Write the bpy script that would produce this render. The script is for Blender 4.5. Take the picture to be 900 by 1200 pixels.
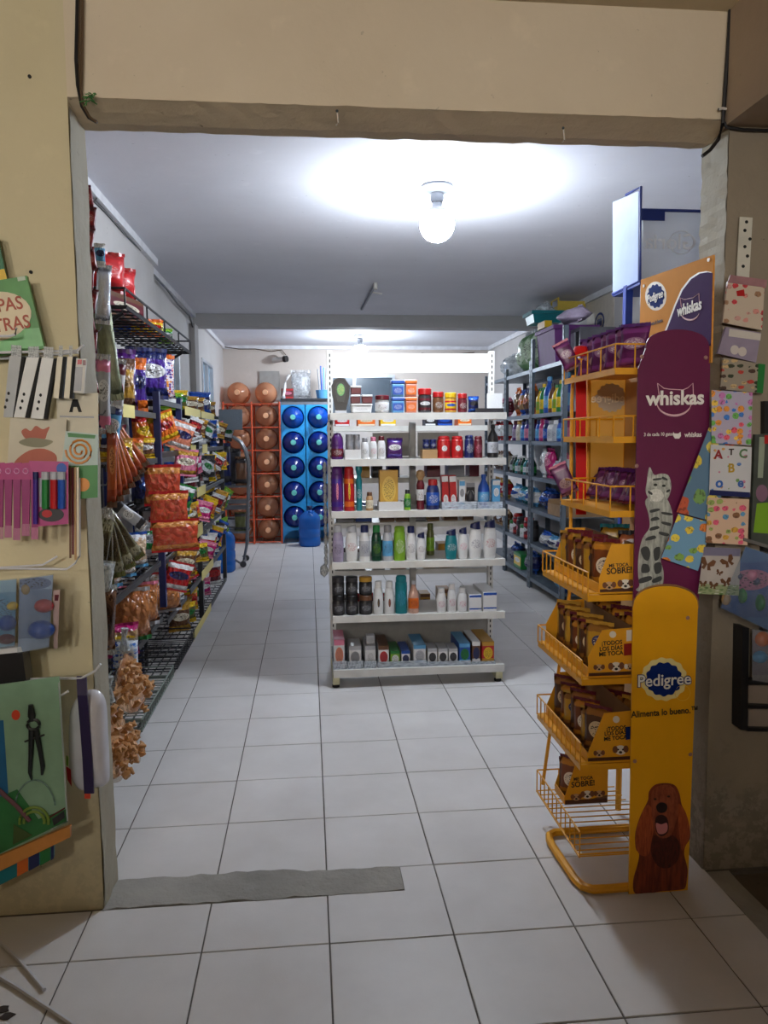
import bpy, bmesh, math, random
from mathutils import Vector, Matrix
random.seed(7)
S = bpy.context.scene
COL = S.collection
PI = math.pi
for o in list(bpy.data.objects):
    bpy.data.objects.remove(o)

# ------------------------------------------------------------------ camera
F = 900.0; CAM_H = 1.34
yaw, pitch, roll = math.radians(5.582), math.radians(5.624), math.radians(0.4)
f_ = Vector((math.sin(yaw) * math.cos(pitch), math.cos(yaw) * math.cos(pitch), -math.sin(pitch)))
r0 = Vector((math.cos(yaw), -math.sin(yaw), 0)); u0 = r0.cross(f_)
R_ = math.cos(roll) * r0 - math.sin(roll) * u0
U_ = math.sin(roll) * r0 + math.cos(roll) * u0
CP = Vector((0, 0, CAM_H))
cd = bpy.data.cameras.new('camera'); cd.sensor_fit = 'HORIZONTAL'; cd.sensor_width = 36; cd.lens = 36.0 * F / 900.0
cd.clip_start = 0.02; cd.clip_end = 60
co = bpy.data.objects.new('camera', cd); COL.objects.link(co)
m = Matrix.Identity(4)
for i in range(3):
    m[i][0] = R_[i]; m[i][1] = U_[i]; m[i][2] = -f_[i]; m[i][3] = CP[i]
co.matrix_world = m
S.camera = co

# ------------------------------------------------------------------ world, exposure
w = bpy.data.worlds.new('world'); S.world = w; w.use_nodes = True
w.node_tree.nodes['Background'].inputs[0].default_value = (0.55, 0.6, 0.7, 1)
w.node_tree.nodes['Background'].inputs[1].default_value = 0.035
vs = S.view_settings
vs.view_transform = 'Standard'; vs.look = 'None'; vs.gamma = 1; vs.use_curve_mapping = False
vs.exposure = 0.0
BULB = 325.0          # ceiling bulbs of the back room
FRONT_BULB = 450.0    # front room globe and two added unseen ones, behind the camera
BULB_TINT = (0.81, 0.90, 1.0)
FRONT_TINT = (1.0, 0.96, 0.91)

def P(px, py, X=None, Y=None, Z=None):
    d = f_ + R_ * ((px - 450) / F) - U_ * ((py - 600) / F)
    if X is not None: t = (X - CP.x) / d.x
    elif Y is not None: t = (Y - CP.y) / d.y
    else: t = (Z - CP.z) / d.z
    return CP + d * t

# ------------------------------------------------------------------ materials
def lin(c):
    out = []
    for v in c[:3]:
        v = v / 255.0
        out.append(v / 12.92 if v <= 0.04045 else ((v + 0.055) / 1.055) ** 2.4)
    return (out[0], out[1], out[2], 1.0)

MATS = {}
class NT:
    def __init__(s, name):
        s.m = bpy.data.materials.new(name); s.m.use_nodes = True
        s.t = s.m.node_tree; s.b = s.t.nodes['Principled BSDF']; s.out = s.t.nodes['Material Output']
    def n(s, typ, **kw):
        nd = s.t.nodes.new(typ)
        for k, v in kw.items(): setattr(nd, k, v)
        return nd
    def l(s, a, b): s.t.links.new(a, b)
    def math(s, op, a, b=None):
        nd = s.n('ShaderNodeMath', operation=op)
        for i, v in enumerate((a, b)):
            if v is None: continue
            if isinstance(v, (int, float)): nd.inputs[i].default_value = v
            else: s.l(v, nd.inputs[i])
        return nd.outputs[0]
    def mix(s, fac, a, b):
        nd = s.n('ShaderNodeMix', data_type='RGBA')
        for i, v in ((0, fac), (6, a), (7, b)):
            if isinstance(v, (int, float)): nd.inputs[i].default_value = v
            elif isinstance(v, tuple): nd.inputs[i].default_value = v
            else: s.l(v, nd.inputs[i])
        return nd.outputs[2]
    def noise(s, vec, scale, detail=3, rough=0.5):
        nd = s.n('ShaderNodeTexNoise'); nd.inputs['Scale'].default_value = scale
        nd.inputs['Detail'].default_value = detail; nd.inputs['Roughness'].default_value = rough
        if vec is not None: s.l(vec, nd.inputs['Vector'])
        return nd.outputs['Fac']
    def ramp(s, fac, stops, interp='LINEAR'):
        nd = s.n('ShaderNodeValToRGB'); cr = nd.color_ramp; cr.interpolation = interp
        while len(cr.elements) > 1: cr.elements.remove(cr.elements[-1])
        cr.elements[0].position = stops[0][0]; cr.elements[0].color = stops[0][1]
        for p, c in stops[1:]:
            e = cr.elements.new(p); e.color = c
        s.l(fac, nd.inputs[0]); return nd.outputs[0]
    def bump(s, h, strength, dist=0.01):
        nd = s.n('ShaderNodeBump'); nd.inputs['Strength'].default_value = strength
        nd.inputs['Distance'].default_value = dist; s.l(h, nd.inputs['Height']); s.l(nd.outputs[0], s.b.inputs['Normal'])

def plain(name, c, rough=0.45, metal=0.0, var=0.06, bump=0.0, nscale=14):
    if name in MATS: return MATS[name]
    k = NT(name); tc = k.n('ShaderNodeTexCoord')
    n = k.noise(tc.outputs['Object'], nscale)
    a = lin(c); d = tuple(x * (1 - var * 2) for x in a[:3]) + (1,)
    e = tuple(min(1, x * (1 + var)) for x in a[:3]) + (1,)
    k.l(k.ramp(n, [(0.3, d), (0.7, e)]), k.b.inputs['Base Color'])
    k.b.inputs['Roughness'].default_value = rough; k.b.inputs['Metallic'].default_value = metal
    if bump: k.bump(k.noise(tc.outputs['Object'], nscale * 6, 5), bump, 0.004)
    MATS[name] = k.m; return k.m

def plaster(name, c, stain, stain_amt=0.35, rough=0.75, low=None, bump=0.25, low_amt=0.4):
    """painted plaster: mottled paint, scuffs with a shape of their own, small pits"""
    if name in MATS: return MATS[name]
    k = NT(name); g = k.n('ShaderNodeNewGeometry'); pos = g.outputs['Position']
    a = lin(c); s_ = lin(stain)
    n1 = k.noise(pos, 1.6, 6, 0.62); n2 = k.noise(pos, 9, 5, 0.6); n3 = k.noise(pos, 34, 3, 0.6)
    m1 = k.ramp(n1, [(0.42, (0, 0, 0, 1)), (0.72, (1, 1, 1, 1))])
    col = k.mix(k.math('MULTIPLY', m1, stain_amt), a, s_)
    pit = k.ramp(n3, [(0.24, (1, 1, 1, 1)), (0.30, (0, 0, 0, 1))])
    col = k.mix(k.math('MULTIPLY', pit, 0.55), col, lin(tuple(v * 0.45 for v in stain)))
    sc = k.ramp(n2, [(0.62, (0, 0, 0, 1)), (0.75, (1, 1, 1, 1))])
    col = k.mix(k.math('MULTIPLY', sc, 0.22), col, lin(tuple(min(255, v * 1.12) for v in c)))
    if low:     # flaking, dirty plaster near the ground (wear with its own ragged edge)
        sep = k.n('ShaderNodeSeparateXYZ'); k.l(pos, sep.inputs[0])
        h = k.math('ADD', sep.outputs[2], k.math('MULTIPLY', k.math('SUBTRACT', n2, 0.5), 0.9))
        lm = k.ramp(h, [(0.16, (1, 1, 1, 1)), (0.34, (0, 0, 0, 1))])
        fl = k.ramp(k.noise(pos, 30, 6, 0.7), [(0.47, lin(low)), (0.55, lin(tuple(min(255, v * 1.7) for v in low)))])
        col = k.mix(k.math('MULTIPLY', lm, low_amt), col, fl)
    k.l(col, k.b.inputs['Base Color']); k.b.inputs['Roughness'].default_value = rough
    k.bump(k.math('ADD', k.math('MULTIPLY', n2, 0.6), n3), bump, 0.006)
    MATS[name] = k.m; return k.m

def pack(name, main, band=None, logo=None, lc=0.55, lr=(0.38, 0.16), bands=((0.0, 0), (0.18, 1), (0.82, 0)), blotch=None, rough=0.33, ink=None, crinkle=0.0):
    """printed packaging: colour bands, an oval panel, squiggles of small print"""
    if name in MATS: return MATS[name]
    k = NT(name); tc = k.n('ShaderNodeTexCoord'); gen = tc.outputs['Generated']
    sep = k.n('ShaderNodeSeparateXYZ'); k.l(gen, sep.inputs[0])
    x, z = sep.outputs[0], sep.outputs[2]
    cols = [lin(main), lin(band or main)]
    n0 = k.noise(gen, 5, 4)
    zz = k.math('ADD', z, k.math('MULTIPLY', k.math('SUBTRACT', n0, 0.5), 0.05))
    st = [(p, cols[1 - i]) for p, i in bands]
    col = k.ramp(zz, st, 'CONSTANT')
    if blotch:
        v = k.n('ShaderNodeTexVoronoi'); v.inputs['Scale'].default_value = 7; k.l(gen, v.inputs['Vector'])
        bm_ = k.ramp(v.outputs['Distance'], [(0.30, (1, 1, 1, 1)), (0.36, (0, 0, 0, 1))])
        col = k.mix(k.math('MULTIPLY', bm_, 0.9), col, lin(blotch))
    if logo:
        dx = k.math('DIVIDE', k.math('SUBTRACT', x, 0.5), lr[0]); dz = k.math('DIVIDE', k.math('SUBTRACT', z, lc), lr[1])
        r2 = k.math('ADD', k.math('MULTIPLY', dx, dx), k.math('MULTIPLY', dz, dz))
        inside = k.math('LESS_THAN', r2, 1.0)
        col = k.mix(inside, col, lin(logo))
        mp = k.n('ShaderNodeMapping'); mp.inputs['Scale'].default_value = (15, 9, 46); k.l(gen, mp.inputs[0])
        nn = k.noise(mp.outputs[0], 1.0, 2)
        txt = k.math('MULTIPLY', k.math('GREATER_THAN', nn, 0.56), k.math('LESS_THAN', r2, 0.62))
        col = k.mix(txt, col, lin(ink or tuple(v * 0.35 for v in main)))
    k.l(col, k.b.inputs['Base Color']); k.b.inputs['Roughness'].default_value = rough
    if crinkle:
        v2 = k.n('ShaderNodeTexVoronoi'); v2.inputs['Scale'].default_value = 5.5; v2.feature = 'F1'
        mp2 = k.n('ShaderNodeMapping'); mp2.inputs['Scale'].default_value = (1.6, .3, 1); k.l(gen, mp2.inputs[0])
        wv = k.n('ShaderNodeMix', data_type='VECTOR'); wv.inputs[0].default_value = .18
        k.l(mp2.outputs[0], wv.inputs[4]); nz = k.n('ShaderNodeTexNoise'); nz.inputs['Scale'].default_value = 4; k.l(gen, nz.inputs['Vector']); k.l(nz.outputs['Color'], wv.inputs[5])
        k.l(wv.outputs[1], v2.inputs['Vector']); k.bump(v2.outputs['Distance'], crinkle, .03)
    MATS[name] = k.m; return k.m

def dots(name, bg, palette, scale=6, thr=0.36, rough=0.3):
    """sheet of small printed motifs"""
    if name in MATS: return MATS[name]
    k = NT(name); tc = k.n('ShaderNodeTexCoord')
    mp = k.n('ShaderNodeMapping'); mp.inputs['Scale'].default_value = (0.8, 0.01, 1.15); k.l(tc.outputs['Generated'], mp.inputs[0])
    v = k.n('ShaderNodeTexVoronoi'); v.inputs['Scale'].default_value = scale; v.inputs['Randomness'].default_value = 0.55
    k.l(mp.outputs[0], v.inputs['Vector'])
    sep = k.n('ShaderNodeSeparateColor'); k.l(v.outputs['Color'], sep.inputs[0])
    stops = [(i / len(palette), lin(c)) for i, c in enumerate(palette)]
    cc = k.ramp(sep.outputs[0], stops, 'CONSTANT')
    nz = k.noise(tc.outputs['Generated'], 18, 2)
    cc = k.mix(k.math('MULTIPLY', k.math('GREATER_THAN', nz, 0.57), 0.55), cc, lin((60, 40, 40)))
    e = k.math('ADD', v.outputs['Distance'], k.math('MULTIPLY', k.math('SUBTRACT', nz, 0.5), 0.25))
    col = k.mix(k.math('LESS_THAN', e, thr), lin(bg), cc)
    k.l(col, k.b.inputs['Base Color']); k.b.inputs['Roughness'].default_value = rough
    MATS[name] = k.m; return k.m

def clear(name, c=(235, 240, 245), op=0.28, rough=0.12):
    """thin clear plastic film"""
    if name in MATS: return MATS[name]
    k = NT(name); tc = k.n('ShaderNodeTexCoord')
    k.b.inputs['Base Color'].default_value = lin(c); k.b.inputs['Roughness'].default_value = rough
    tr = k.n('ShaderNodeBsdfTransparent'); tr.inputs[0].default_value = tuple(0.4 + 0.6 * v for v in lin(c)[:3]) + (1,)
    mx = k.n('ShaderNodeMixShader')
    nz = k.noise(tc.outputs['Generated'], 6, 4)
    k.l(k.ramp(nz, [(0.35, (op * 0.5,) * 3 + (1,)), (0.7, (min(1, op * 1.6),) * 3 + (1,))]), mx.inputs[0])
    k.l(tr.outputs[0], mx.inputs[1]); k.l(k.b.outputs[0], mx.inputs[2]); k.l(mx.outputs[0], k.out.inputs[0])
    k.bump(nz, 0.6, 0.01)
    MATS[name] = k.m; return k.m

def plastic(name, c, op=0.55, rough=0.12):
    """tinted translucent bottle plastic"""
    if name in MATS: return MATS[name]
    k = NT(name); tc = k.n('ShaderNodeTexCoord')
    nz = k.noise(tc.outputs['Object'], 5, 3); a = lin(c)
    k.l(k.ramp(nz, [(0.3, tuple(v * 0.8 for v in a[:3]) + (1,)), (0.7, a)]), k.b.inputs['Base Color'])
    k.b.inputs['Roughness'].default_value = rough
    tr = k.n('ShaderNodeBsdfTransparent'); tr.inputs[0].default_value = tuple(v ** 0.6 for v in a[:3]) + (1,)
    mx = k.n('ShaderNodeMixShader'); mx.inputs[0].default_value = op
    k.l(tr.outputs[0], mx.inputs[1]); k.l(k.b.outputs[0], mx.inputs[2]); k.l(mx.outputs[0], k.out.inputs[0])
    MATS[name] = k.m; return k.m

def translucent(name, c, see=0.2, rough=0.4):
    """thin milky sheet that passes light from behind"""
    if name in MATS: return MATS[name]
    k = NT(name); tc = k.n('ShaderNodeTexCoord'); a = lin(c)
    nz = k.noise(tc.outputs['Object'], 3, 3)
    col = k.ramp(nz, [(0.3, tuple(v * .9 for v in a[:3]) + (1,)), (0.7, a)])
    k.l(col, k.b.inputs['Base Color']); k.b.inputs['Roughness'].default_value = rough
    tl_ = k.n('ShaderNodeBsdfTranslucent'); k.l(col, tl_.inputs[0])
    tr = k.n('ShaderNodeBsdfTransparent')
    m1 = k.n('ShaderNodeMixShader'); m1.inputs[0].default_value = .6; k.l(k.b.outputs[0], m1.inputs[1]); k.l(tl_.outputs[0], m1.inputs[2])
    m2 = k.n('ShaderNodeMixShader'); m2.inputs[0].default_value = see; k.l(m1.outputs[0], m2.inputs[1]); k.l(tr.outputs[0], m2.inputs[2]); k.l(m2.outputs[0], k.out.inputs[0])
    MATS[name] = k.m; return k.m

def emit(name, tint, strength):
    k = NT(name); k.b.inputs['Base Color'].default_value = (0.9, 0.9, 0.9, 1)
    k.b.inputs['Emission Color'].default_value = tint + (1,); k.b.inputs['Emission Strength'].default_value = strength
    return k.m

# ------------------------------------------------------------------ mesh kit
class MB:
    def __init__(s): s.v = []; s.f = []
    def add(s, vs, fs):
        o = len(s.v); s.v += [tuple(v) for v in vs]; s.f += [tuple(i + o for i in f) for f in fs]; return s
    def box(s, a, b):
        x0, y0, z0 = a; x1, y1, z1 = b
        return s.add([(x0, y0, z0), (x1, y0, z0), (x1, y1, z0), (x0, y1, z0), (x0, y0, z1), (x1, y0, z1), (x1, y1, z1), (x0, y1, z1)],
                     [(0, 3, 2, 1), (4, 5, 6, 7), (0, 1, 5, 4), (1, 2, 6, 5), (2, 3, 7, 6), (3, 0, 4, 7)])
    def tube(s, pts, r, n=6, cap=True):
        pts = [Vector(p) for p in pts]; rings = []
        for i, p in enumerate(pts):
            d = (pts[min(i + 1, len(pts) - 1)] - pts[max(i - 1, 0)])
            if d.length < 1e-9: d = Vector((0, 0, 1))
            d.normalize(); ref = Vector((0, 0, 1)) if abs(d.z) < 0.9 else Vector((1, 0, 0))
            a = d.cross(ref).normalized(); b = d.cross(a).normalized()
            rr = r[i] if isinstance(r, (list, tuple)) else r
            rings.append([p + a * (rr * math.cos(2 * PI * k / n)) + b * (rr * math.sin(2 * PI * k / n)) for k in range(n)])
        vs = [v for rg in rings for v in rg]; fs = []
        for i in range(len(rings) - 1):
            for k in range(n):
                fs.append((i * n + k, i * n + (k + 1) % n, (i + 1) * n + (k + 1) % n, (i + 1) * n + k))
        if cap:
            fs.append(tuple(range(n - 1, -1, -1))); fs.append(tuple((len(rings) - 1) * n + k for k in range(n)))
        return s.add(vs, fs)
    def lathe(s, prof, n=20, flat=1.0, axis='Z', loc=(0, 0, 0)):
        vs = []; fs = []
        for r, z in prof:
            for k in range(n):
                x = r * math.cos(2 * PI * k / n); y = r * flat * math.sin(2 * PI * k / n)
                p = (x, y, z) if axis == 'Z' else (x, -z, y)
                vs.append((p[0] + loc[0], p[1] + loc[1], p[2] + loc[2]))
        for i in range(len(prof) - 1):
            for k in range(n):
                fs.append((i * n + k, i * n + (k + 1) % n, (i + 1) * n + (k + 1) % n, (i + 1) * n + k))
        fs.append(tuple(range(n - 1, -1, -1))); fs.append(tuple((len(prof) - 1) * n + k for k in range(n)))
        return s.add(vs, fs)
    def slab(s, pts, off):
        """planar outline (3D points) given thickness by the vector off"""
        n = len(pts); off = Vector(off)
        vs = [Vector(p) for p in pts] + [Vector(p) + off for p in pts]
        fs = [tuple(range(n)), tuple(range(2 * n - 1, n - 1, -1))]
        fs += [(i, n + i, n + (i + 1) % n, (i + 1) % n) for i in range(n)]
        return s.add(vs, fs)
    def mesh(s, name, smooth=False, ang=35, bevel=0):
        me = bpy.data.meshes.new(name); me.from_pydata(s.v, [], s.f)
        bm = bmesh.new(); bm.from_mesh(me)
        bmesh.ops.recalc_face_normals(bm, faces=bm.faces)
        if bevel: bmesh.ops.bevel(bm, geom=list(bm.edges), offset=bevel, segments=1, affect='EDGES')
        bm.to_mesh(me); bm.free()
        if smooth:
            me.shade_smooth(); me.set_sharp_from_angle(angle=math.radians(ang))
        me.update(); return me

def obj(name, me, mat=None, parent=None, loc=(0, 0, 0), rot=(0, 0, 0), scale=(1, 1, 1)):
    o = bpy.data.objects.new(name, me); COL.objects.link(o)
    if me is not None and mat is not None:
        if not me.materials: me.materials.append(None)
        o.material_slots[0].link = 'OBJECT'; o.material_slots[0].material = mat
    o.parent = parent; o.location = loc; o.rotation_euler = rot; o.scale = scale
    return o
def wloc(o):
    v = Vector((0, 0, 0))
    while o is not None: v = v + Vector(o.location); o = o.parent
    return v
def tag(o, label, cat, group=None):
    o['label'] = label; o['category'] = cat
    if group: o['group'] = group
    return o
def thing(name, label, cat, loc=(0, 0, 0), rot=(0, 0, 0), scale=(1, 1, 1), group=None):
    return tag(obj(name, None, None, None, loc, rot, scale), label, cat, group)
def put(name, mb, mat, parent=None, smooth=False, bevel=0, base=None):
    """mesh given in world coordinates; origin goes to its base centre (parents are unrotated, unscaled)"""
    xs = [v[0] for v in mb.v]; ys = [v[1] for v in mb.v]; zs = [v[2] for v in mb.v]
    c = Vector(base) if base else Vector(((min(xs) + max(xs)) / 2, (min(ys) + max(ys)) / 2, min(zs)))
    mb.v = [(v[0] - c.x, v[1] - c.y, v[2] - c.z) for v in mb.v]
    o = obj(name, mb.mesh(name, smooth, bevel=bevel), mat, parent)
    o.location = c - (wloc(parent) if parent else Vector((0, 0, 0)))
    return o
def struct(name, mb, mat, parent=None, **k):
    o = put(name, mb, mat, parent, **k)
    if parent is None: o['kind'] = 'structure'
    return o
def px_slab(px, Y, th):
    return MB().slab([P(x, y, Y=Y) for x, y in px], (0, th, 0))

FONT_CACHE = {}
def lettering(s, size, mat, parent, loc, rot=(PI / 2, 0, 0), bold=0.0, mirror=False, name='lettering', sx=1.0, depth=0.0005, align='CENTER', wloc_given=True):
    key = (s, round(size, 4), bold, align, depth)
    me = FONT_CACHE.get(key)
    if me is None:
        cu = bpy.data.curves.new('txt', 'FONT'); cu.body = s; cu.size = size; cu.extrude = depth; cu.offset = bold * size
        cu.align_x = align; cu.align_y = 'CENTER'; cu.resolution_u = 3
        t = bpy.data.objects.new('txt', cu); COL.objects.link(t)
        me = bpy.data.meshes.new_from_object(t.evaluated_get(bpy.context.evaluated_depsgraph_get()))
        bpy.data.objects.remove(t); bpy.data.curves.remove(cu); me.name = 'lettering'; me.materials.clear(); FONT_CACHE[key] = me
    o = obj(name, me, mat, parent)
    o.location = Vector(loc) - (wloc(parent) if parent and wloc_given else Vector((0, 0, 0)))
    o.rotation_euler = rot; o.scale = (-sx if mirror else sx, 1, 1)
    return o

# ================================================================== STRUCTURE
CEIL = 2.53; BACK = 10.3; WY0, WY1 = 2.15, 2.29; OX0, OX1, OZ = -0.605, 1.195, 2.195
LW, LW2, RW = -1.01, -1.085, 2.45
white_wall = plaster('white_paint', (196, 192, 190), (160, 152, 146), 0.3, 0.7, bump=0.12)
ceil_m = plaster('ceiling_paint', (224, 224, 231), (204, 204, 211), 0.35, 0.8, bump=0.1)
beige = plaster('beige_paint', (208, 193, 168), (184, 166, 138), 0.4, 0.72, low=(120, 108, 84), low_amt=0.15)
beam_edge = plaster('beam_edge_plaster', (196, 178, 148), (140, 122, 98), 0.6, 0.85, bump=0.6)
cement_shaded = plaster('cement_pillar_shaded', (142, 130, 112), (108, 98, 84), 0.45, 0.85, low=(84, 80, 74), bump=0.5)  # bare cement grey kept dark, painting in the right pillar's shade
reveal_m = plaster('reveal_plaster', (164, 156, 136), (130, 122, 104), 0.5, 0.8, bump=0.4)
dark_cement = plaster('raw_cement', (96, 86, 74), (58, 52, 46), 0.6, 0.9, bump=0.9)
patch_m = plaster('cement_patch', (158, 154, 146), (92, 90, 86), 0.8, 0.85, bump=0.8)

def tile_mat():
    k = NT('ceramic_tile'); g = k.n('ShaderNodeNewGeometry'); pos = g.outputs['Position']
    oi = k.n('ShaderNodeObjectInfo')
    n1 = k.noise(pos, 3.2, 5, 0.6); n2 = k.noise(pos, 70, 3, 0.5); n3 = k.noise(pos, 230, 2, 0.5)
    col = k.ramp(n1, [(0.3, lin((203, 199, 196))), (0.7, lin((217, 214, 212)))])
    col = k.mix(k.math('MULTIPLY', oi.outputs['Random'], 0.10), col, lin((186, 182, 178)))
    k.l(col, k.b.inputs['Base Color'])
    k.l(k.ramp(n1, [(0.3, (0.40,) * 3 + (1,)), (0.7, (0.46,) * 3 + (1,))]), k.b.inputs['Roughness'])
    k.b.inputs['Specular IOR Level'].default_value = 0.35
    k.bump(k.math('ADD', k.math('MULTIPLY', n2, 0.5), n3), 0.10, 0.002)
    return k.m
tile_m = tile_mat()
grout = plain('grout', (98, 92, 86), 0.9)

# floor slabs + tiles
TP = 0.335; G = 0.0022
floor_b = struct('floor', MB().box((-1.2, 2.13, -0.12), (2.6, BACK + 0.1, -0.0035)), grout)
floor_f = struct('floor', MB().box((-3.2, -4.2, -0.12), (1.205, 2.13, -0.0035)), grout)
struct('floor', MB().box((1.205, -4.2, -0.12), (3.2, 2.13, -0.012)), dark_cement)
tile_cache = {}
def tile(x0, x1, y0, y1, par):
    wx, wy = round(x1 - x0 - 2 * G, 4), round(y1 - y0 - 2 * G, 4)
    if (wx, wy) not in tile_cache:
        a, b = wx / 2, wy / 2; c = 0.0012
        mb = MB().add([(-a, -b, -0.006), (a, -b, -0.006), (a, b, -0.006), (-a, b, -0.006), (-a, -b, -c), (a, -b, -c), (a, b, -c), (-a, b, -c),
                       (-a + c, -b + c, 0), (a - c, -b + c, 0), (a - c, b - c, 0), (-a + c, b - c, 0)],
                      [(8, 9, 10, 11), (4, 5, 9, 8), (5, 6, 10, 9), (6, 7, 11, 10), (7, 4, 8, 11), (0, 1, 5, 4), (1, 2, 6, 5), (2, 3, 7, 6), (3, 0, 4, 7)])
        tile_cache[(wx, wy)] = mb.mesh('tile')
    o = obj('tile', tile_cache[(wx, wy)], tile_m, par)
    o.location = Vector(((x0 + x1) / 2, (y0 + y1) / 2, random.uniform(-0.0006, 0.0003))) - wloc(par)
    o.rotation_euler = (random.uniform(-.0016, .0016), random.uniform(-.0016, .0016), random.uniform(-.002, .002))
XC = [0.035 + TP * k for k in range(-4, 9)]
def cols(lo, hi):
    e = [lo] + [x for x in XC if lo + 0.03 < x < hi - 0.03] + [hi]
    return list(zip(e[:-1], e[1:]))
rows = [2.268 + TP * k for k in range(0, 24)] + [BACK]
for y0, y1 in zip(rows[:-1], rows[1:]):
    for x0, x1 in cols(LW2, RW): tile(x0, x1, y0, y1, floor_b)
fr = [1.925 - TP * k for k in range(0, 7)][::-1]
for y0, y1 in zip(fr[:-1], fr[1:]):
    for x0, x1 in cols(-1.64, 1.2): tile(x0, x1, y0, y1, floor_f)
for x0, x1 in cols(-1.64, 0.035): tile(x0, x1, 1.925, 2.14, floor_f)
for x0, x1 in cols(0.37, 1.2): tile(x0, x1, 1.925, 2.268, floor_f)
put('tile', MB().slab([(0.037, 1.927, 0), (0.368, 1.927, 0), (0.368, 2.266, 0), (0.264, 2.266, 0), (0.264, 2.14, 0), (0.037, 2.14, 0)], (0, 0, -.006)), tile_m, floor_f)
# cement patch where a doorway sill was
rr = random.Random(3)
top = [(-0.605 + 0.867 * i / 24, 2.268 + rr.uniform(-0.006, 0.008) + (0.02 if i < 16 else 0)) for i in range(25)]
bot = [(-0.605 + 0.867 * i / 24, 2.142 + rr.uniform(-0.008, 0.006)) for i in range(25)][::-1]
mb = MB().slab([(x, y, 0.0015) for x, y in top + bot], (0, 0, -0.01))
struct('trim_1', mb, patch_m)
# ragged mortar edge right of the tiles
e1 = [(1.198 + rr.uniform(-0.004, 0.006), 0.4 + 1.74 * i / 26) for i in range(27)]
e2 = [(1.262 + rr.uniform(-0.022, 0.03), 0.4 + 1.74 * i / 26) for i in range(27)][::-1]
struct('trim_2', MB().slab([(x, y, -0.003) for x, y in e1 + e2], (0, 0, -0.015)), patch_m)

# dividing wall: left pier, right pier, lintel
def grid_face_wall(name, x0, x1, z0, z1, mat):
    return struct(name, MB().box((x0, WY0, z0), (x1, WY1, z1)), mat)
grid_face_wall('wall_divider_left', -3.2, OX0, -0.05, CEIL, plaster('olive_beige_paint', (202, 190, 154), (178, 164, 128), 0.4, 0.72, low=(120, 108, 84), low_amt=0.15))
grid_face_wall('wall_divider_right', OX1, 3.2, -0.05, CEIL, cement_shaded)
lin_o = grid_face_wall('wall_lintel', OX0, OX1, OZ + .024, CEIL, beige)
# rough plaster arris under the lintel and on the reveals (slightly uneven strips)
def rough_strip(name, axis, a, b, fixed, mat, parent):
    mb = MB(); n = 40; vs = []; fs = []
    for i in range(n + 1):
        t = a + (b - a) * i / n
        for y in (WY0 - 0.003 + rr.uniform(-0.0015, 0.0015), WY0 + 0.045, WY0 + 0.095, WY1 + 0.003):
            d = rr.uniform(-0.002, 0.003)
            if axis == 'X': d += .026 if y < WY0 + .02 else .012 if y < WY0 + .06 else 0
            vs.append((t, y, fixed - 0.004 + d) if axis == 'X' else (fixed + d, y, t))
    for i in range(n):
        for j in range(3): fs.append((i * 4 + j, i * 4 + j + 1, (i + 1) * 4 + j + 1, (i + 1) * 4 + j))
    mb.add(vs, fs); return struct(name, mb, mat, parent)
rough_strip('trim_3', 'X', OX0, OX1, OZ, beam_edge, None)
rough_strip('trim_4', 'Z', 0.0, OZ, OX0 + 0.004, reveal_m, None)
rough_strip('trim_5', 'Z', 1.42, OZ, OX1 - 0.004, reveal_m, None)
rough_strip('trim_5', 'Z', 0.0, 1.42, OX1 - 0.004, cement_shaded, None)  # darker material low down paints in the shade of the yellow stand
# walls of the back room
struct('wall_left', MB().box((LW - 0.3, WY1, -0.1), (LW, 5.4, CEIL)), white_wall)
WINS = [(5.55, 6.75, 1.25, 2.11), (8.2, 9.1, 1.25, 2.165)]
mb = MB(); ys = [5.4]
for a, b, c, d in WINS:
    mb.box((LW2 - 0.2, ys[-1], -0.1), (LW2, a, CEIL)); mb.box((LW2 - 0.2, a, -0.1), (LW2, b, c)); mb.box((LW2 - 0.2, a, d), (LW2, b, CEIL)); ys.append(b)
mb.box((LW2 - 0.2, ys[-1], -0.1), (LW2, BACK, CEIL))
struct('wall_left', mb, white_wall)
struct('wall_left', MB().box((LW2, 7.42, 0), (LW2 + 0.05, 7.66, CEIL - 0.13)), plaster('grey_pilaster', (150, 146, 144), (110, 106, 104), 0.5))
struct('wall_right', MB().box((RW, WY1, -0.1), (RW + 0.2, BACK, CEIL)), white_wall)
BW = (0.30, 1.16, 1.60, 2.15)
mb = MB().box((LW2 - 0.2, BACK, -0.1), (BW[0], BACK + 0.2, CEIL)).box((BW[1], BACK, -0.1), (RW + 0.2, BACK + 0.2, CEIL))
mb.box((BW[0], BACK, -0.1), (BW[1], BACK + 0.2, BW[2])).box((BW[0], BACK, BW[3]), (BW[1], BACK + 0.2, CEIL))
struct('wall_back', mb, plaster('back_wall_paint', (200, 190, 182), (170, 158, 148), 0.3, bump=0.1))
struct('ceiling', MB().box((LW - 0.3, WY1, CEIL), (RW + 0.2, BACK + 0.2, CEIL + 0.12)), ceil_m)
struct('trim_6', MB().box((LW2 - 0.01, 7.68, CEIL - 0.12), (RW, 7.88, CEIL)), plaster('grey_beam', (176, 174, 172), (146, 142, 140), 0.4))
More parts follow.
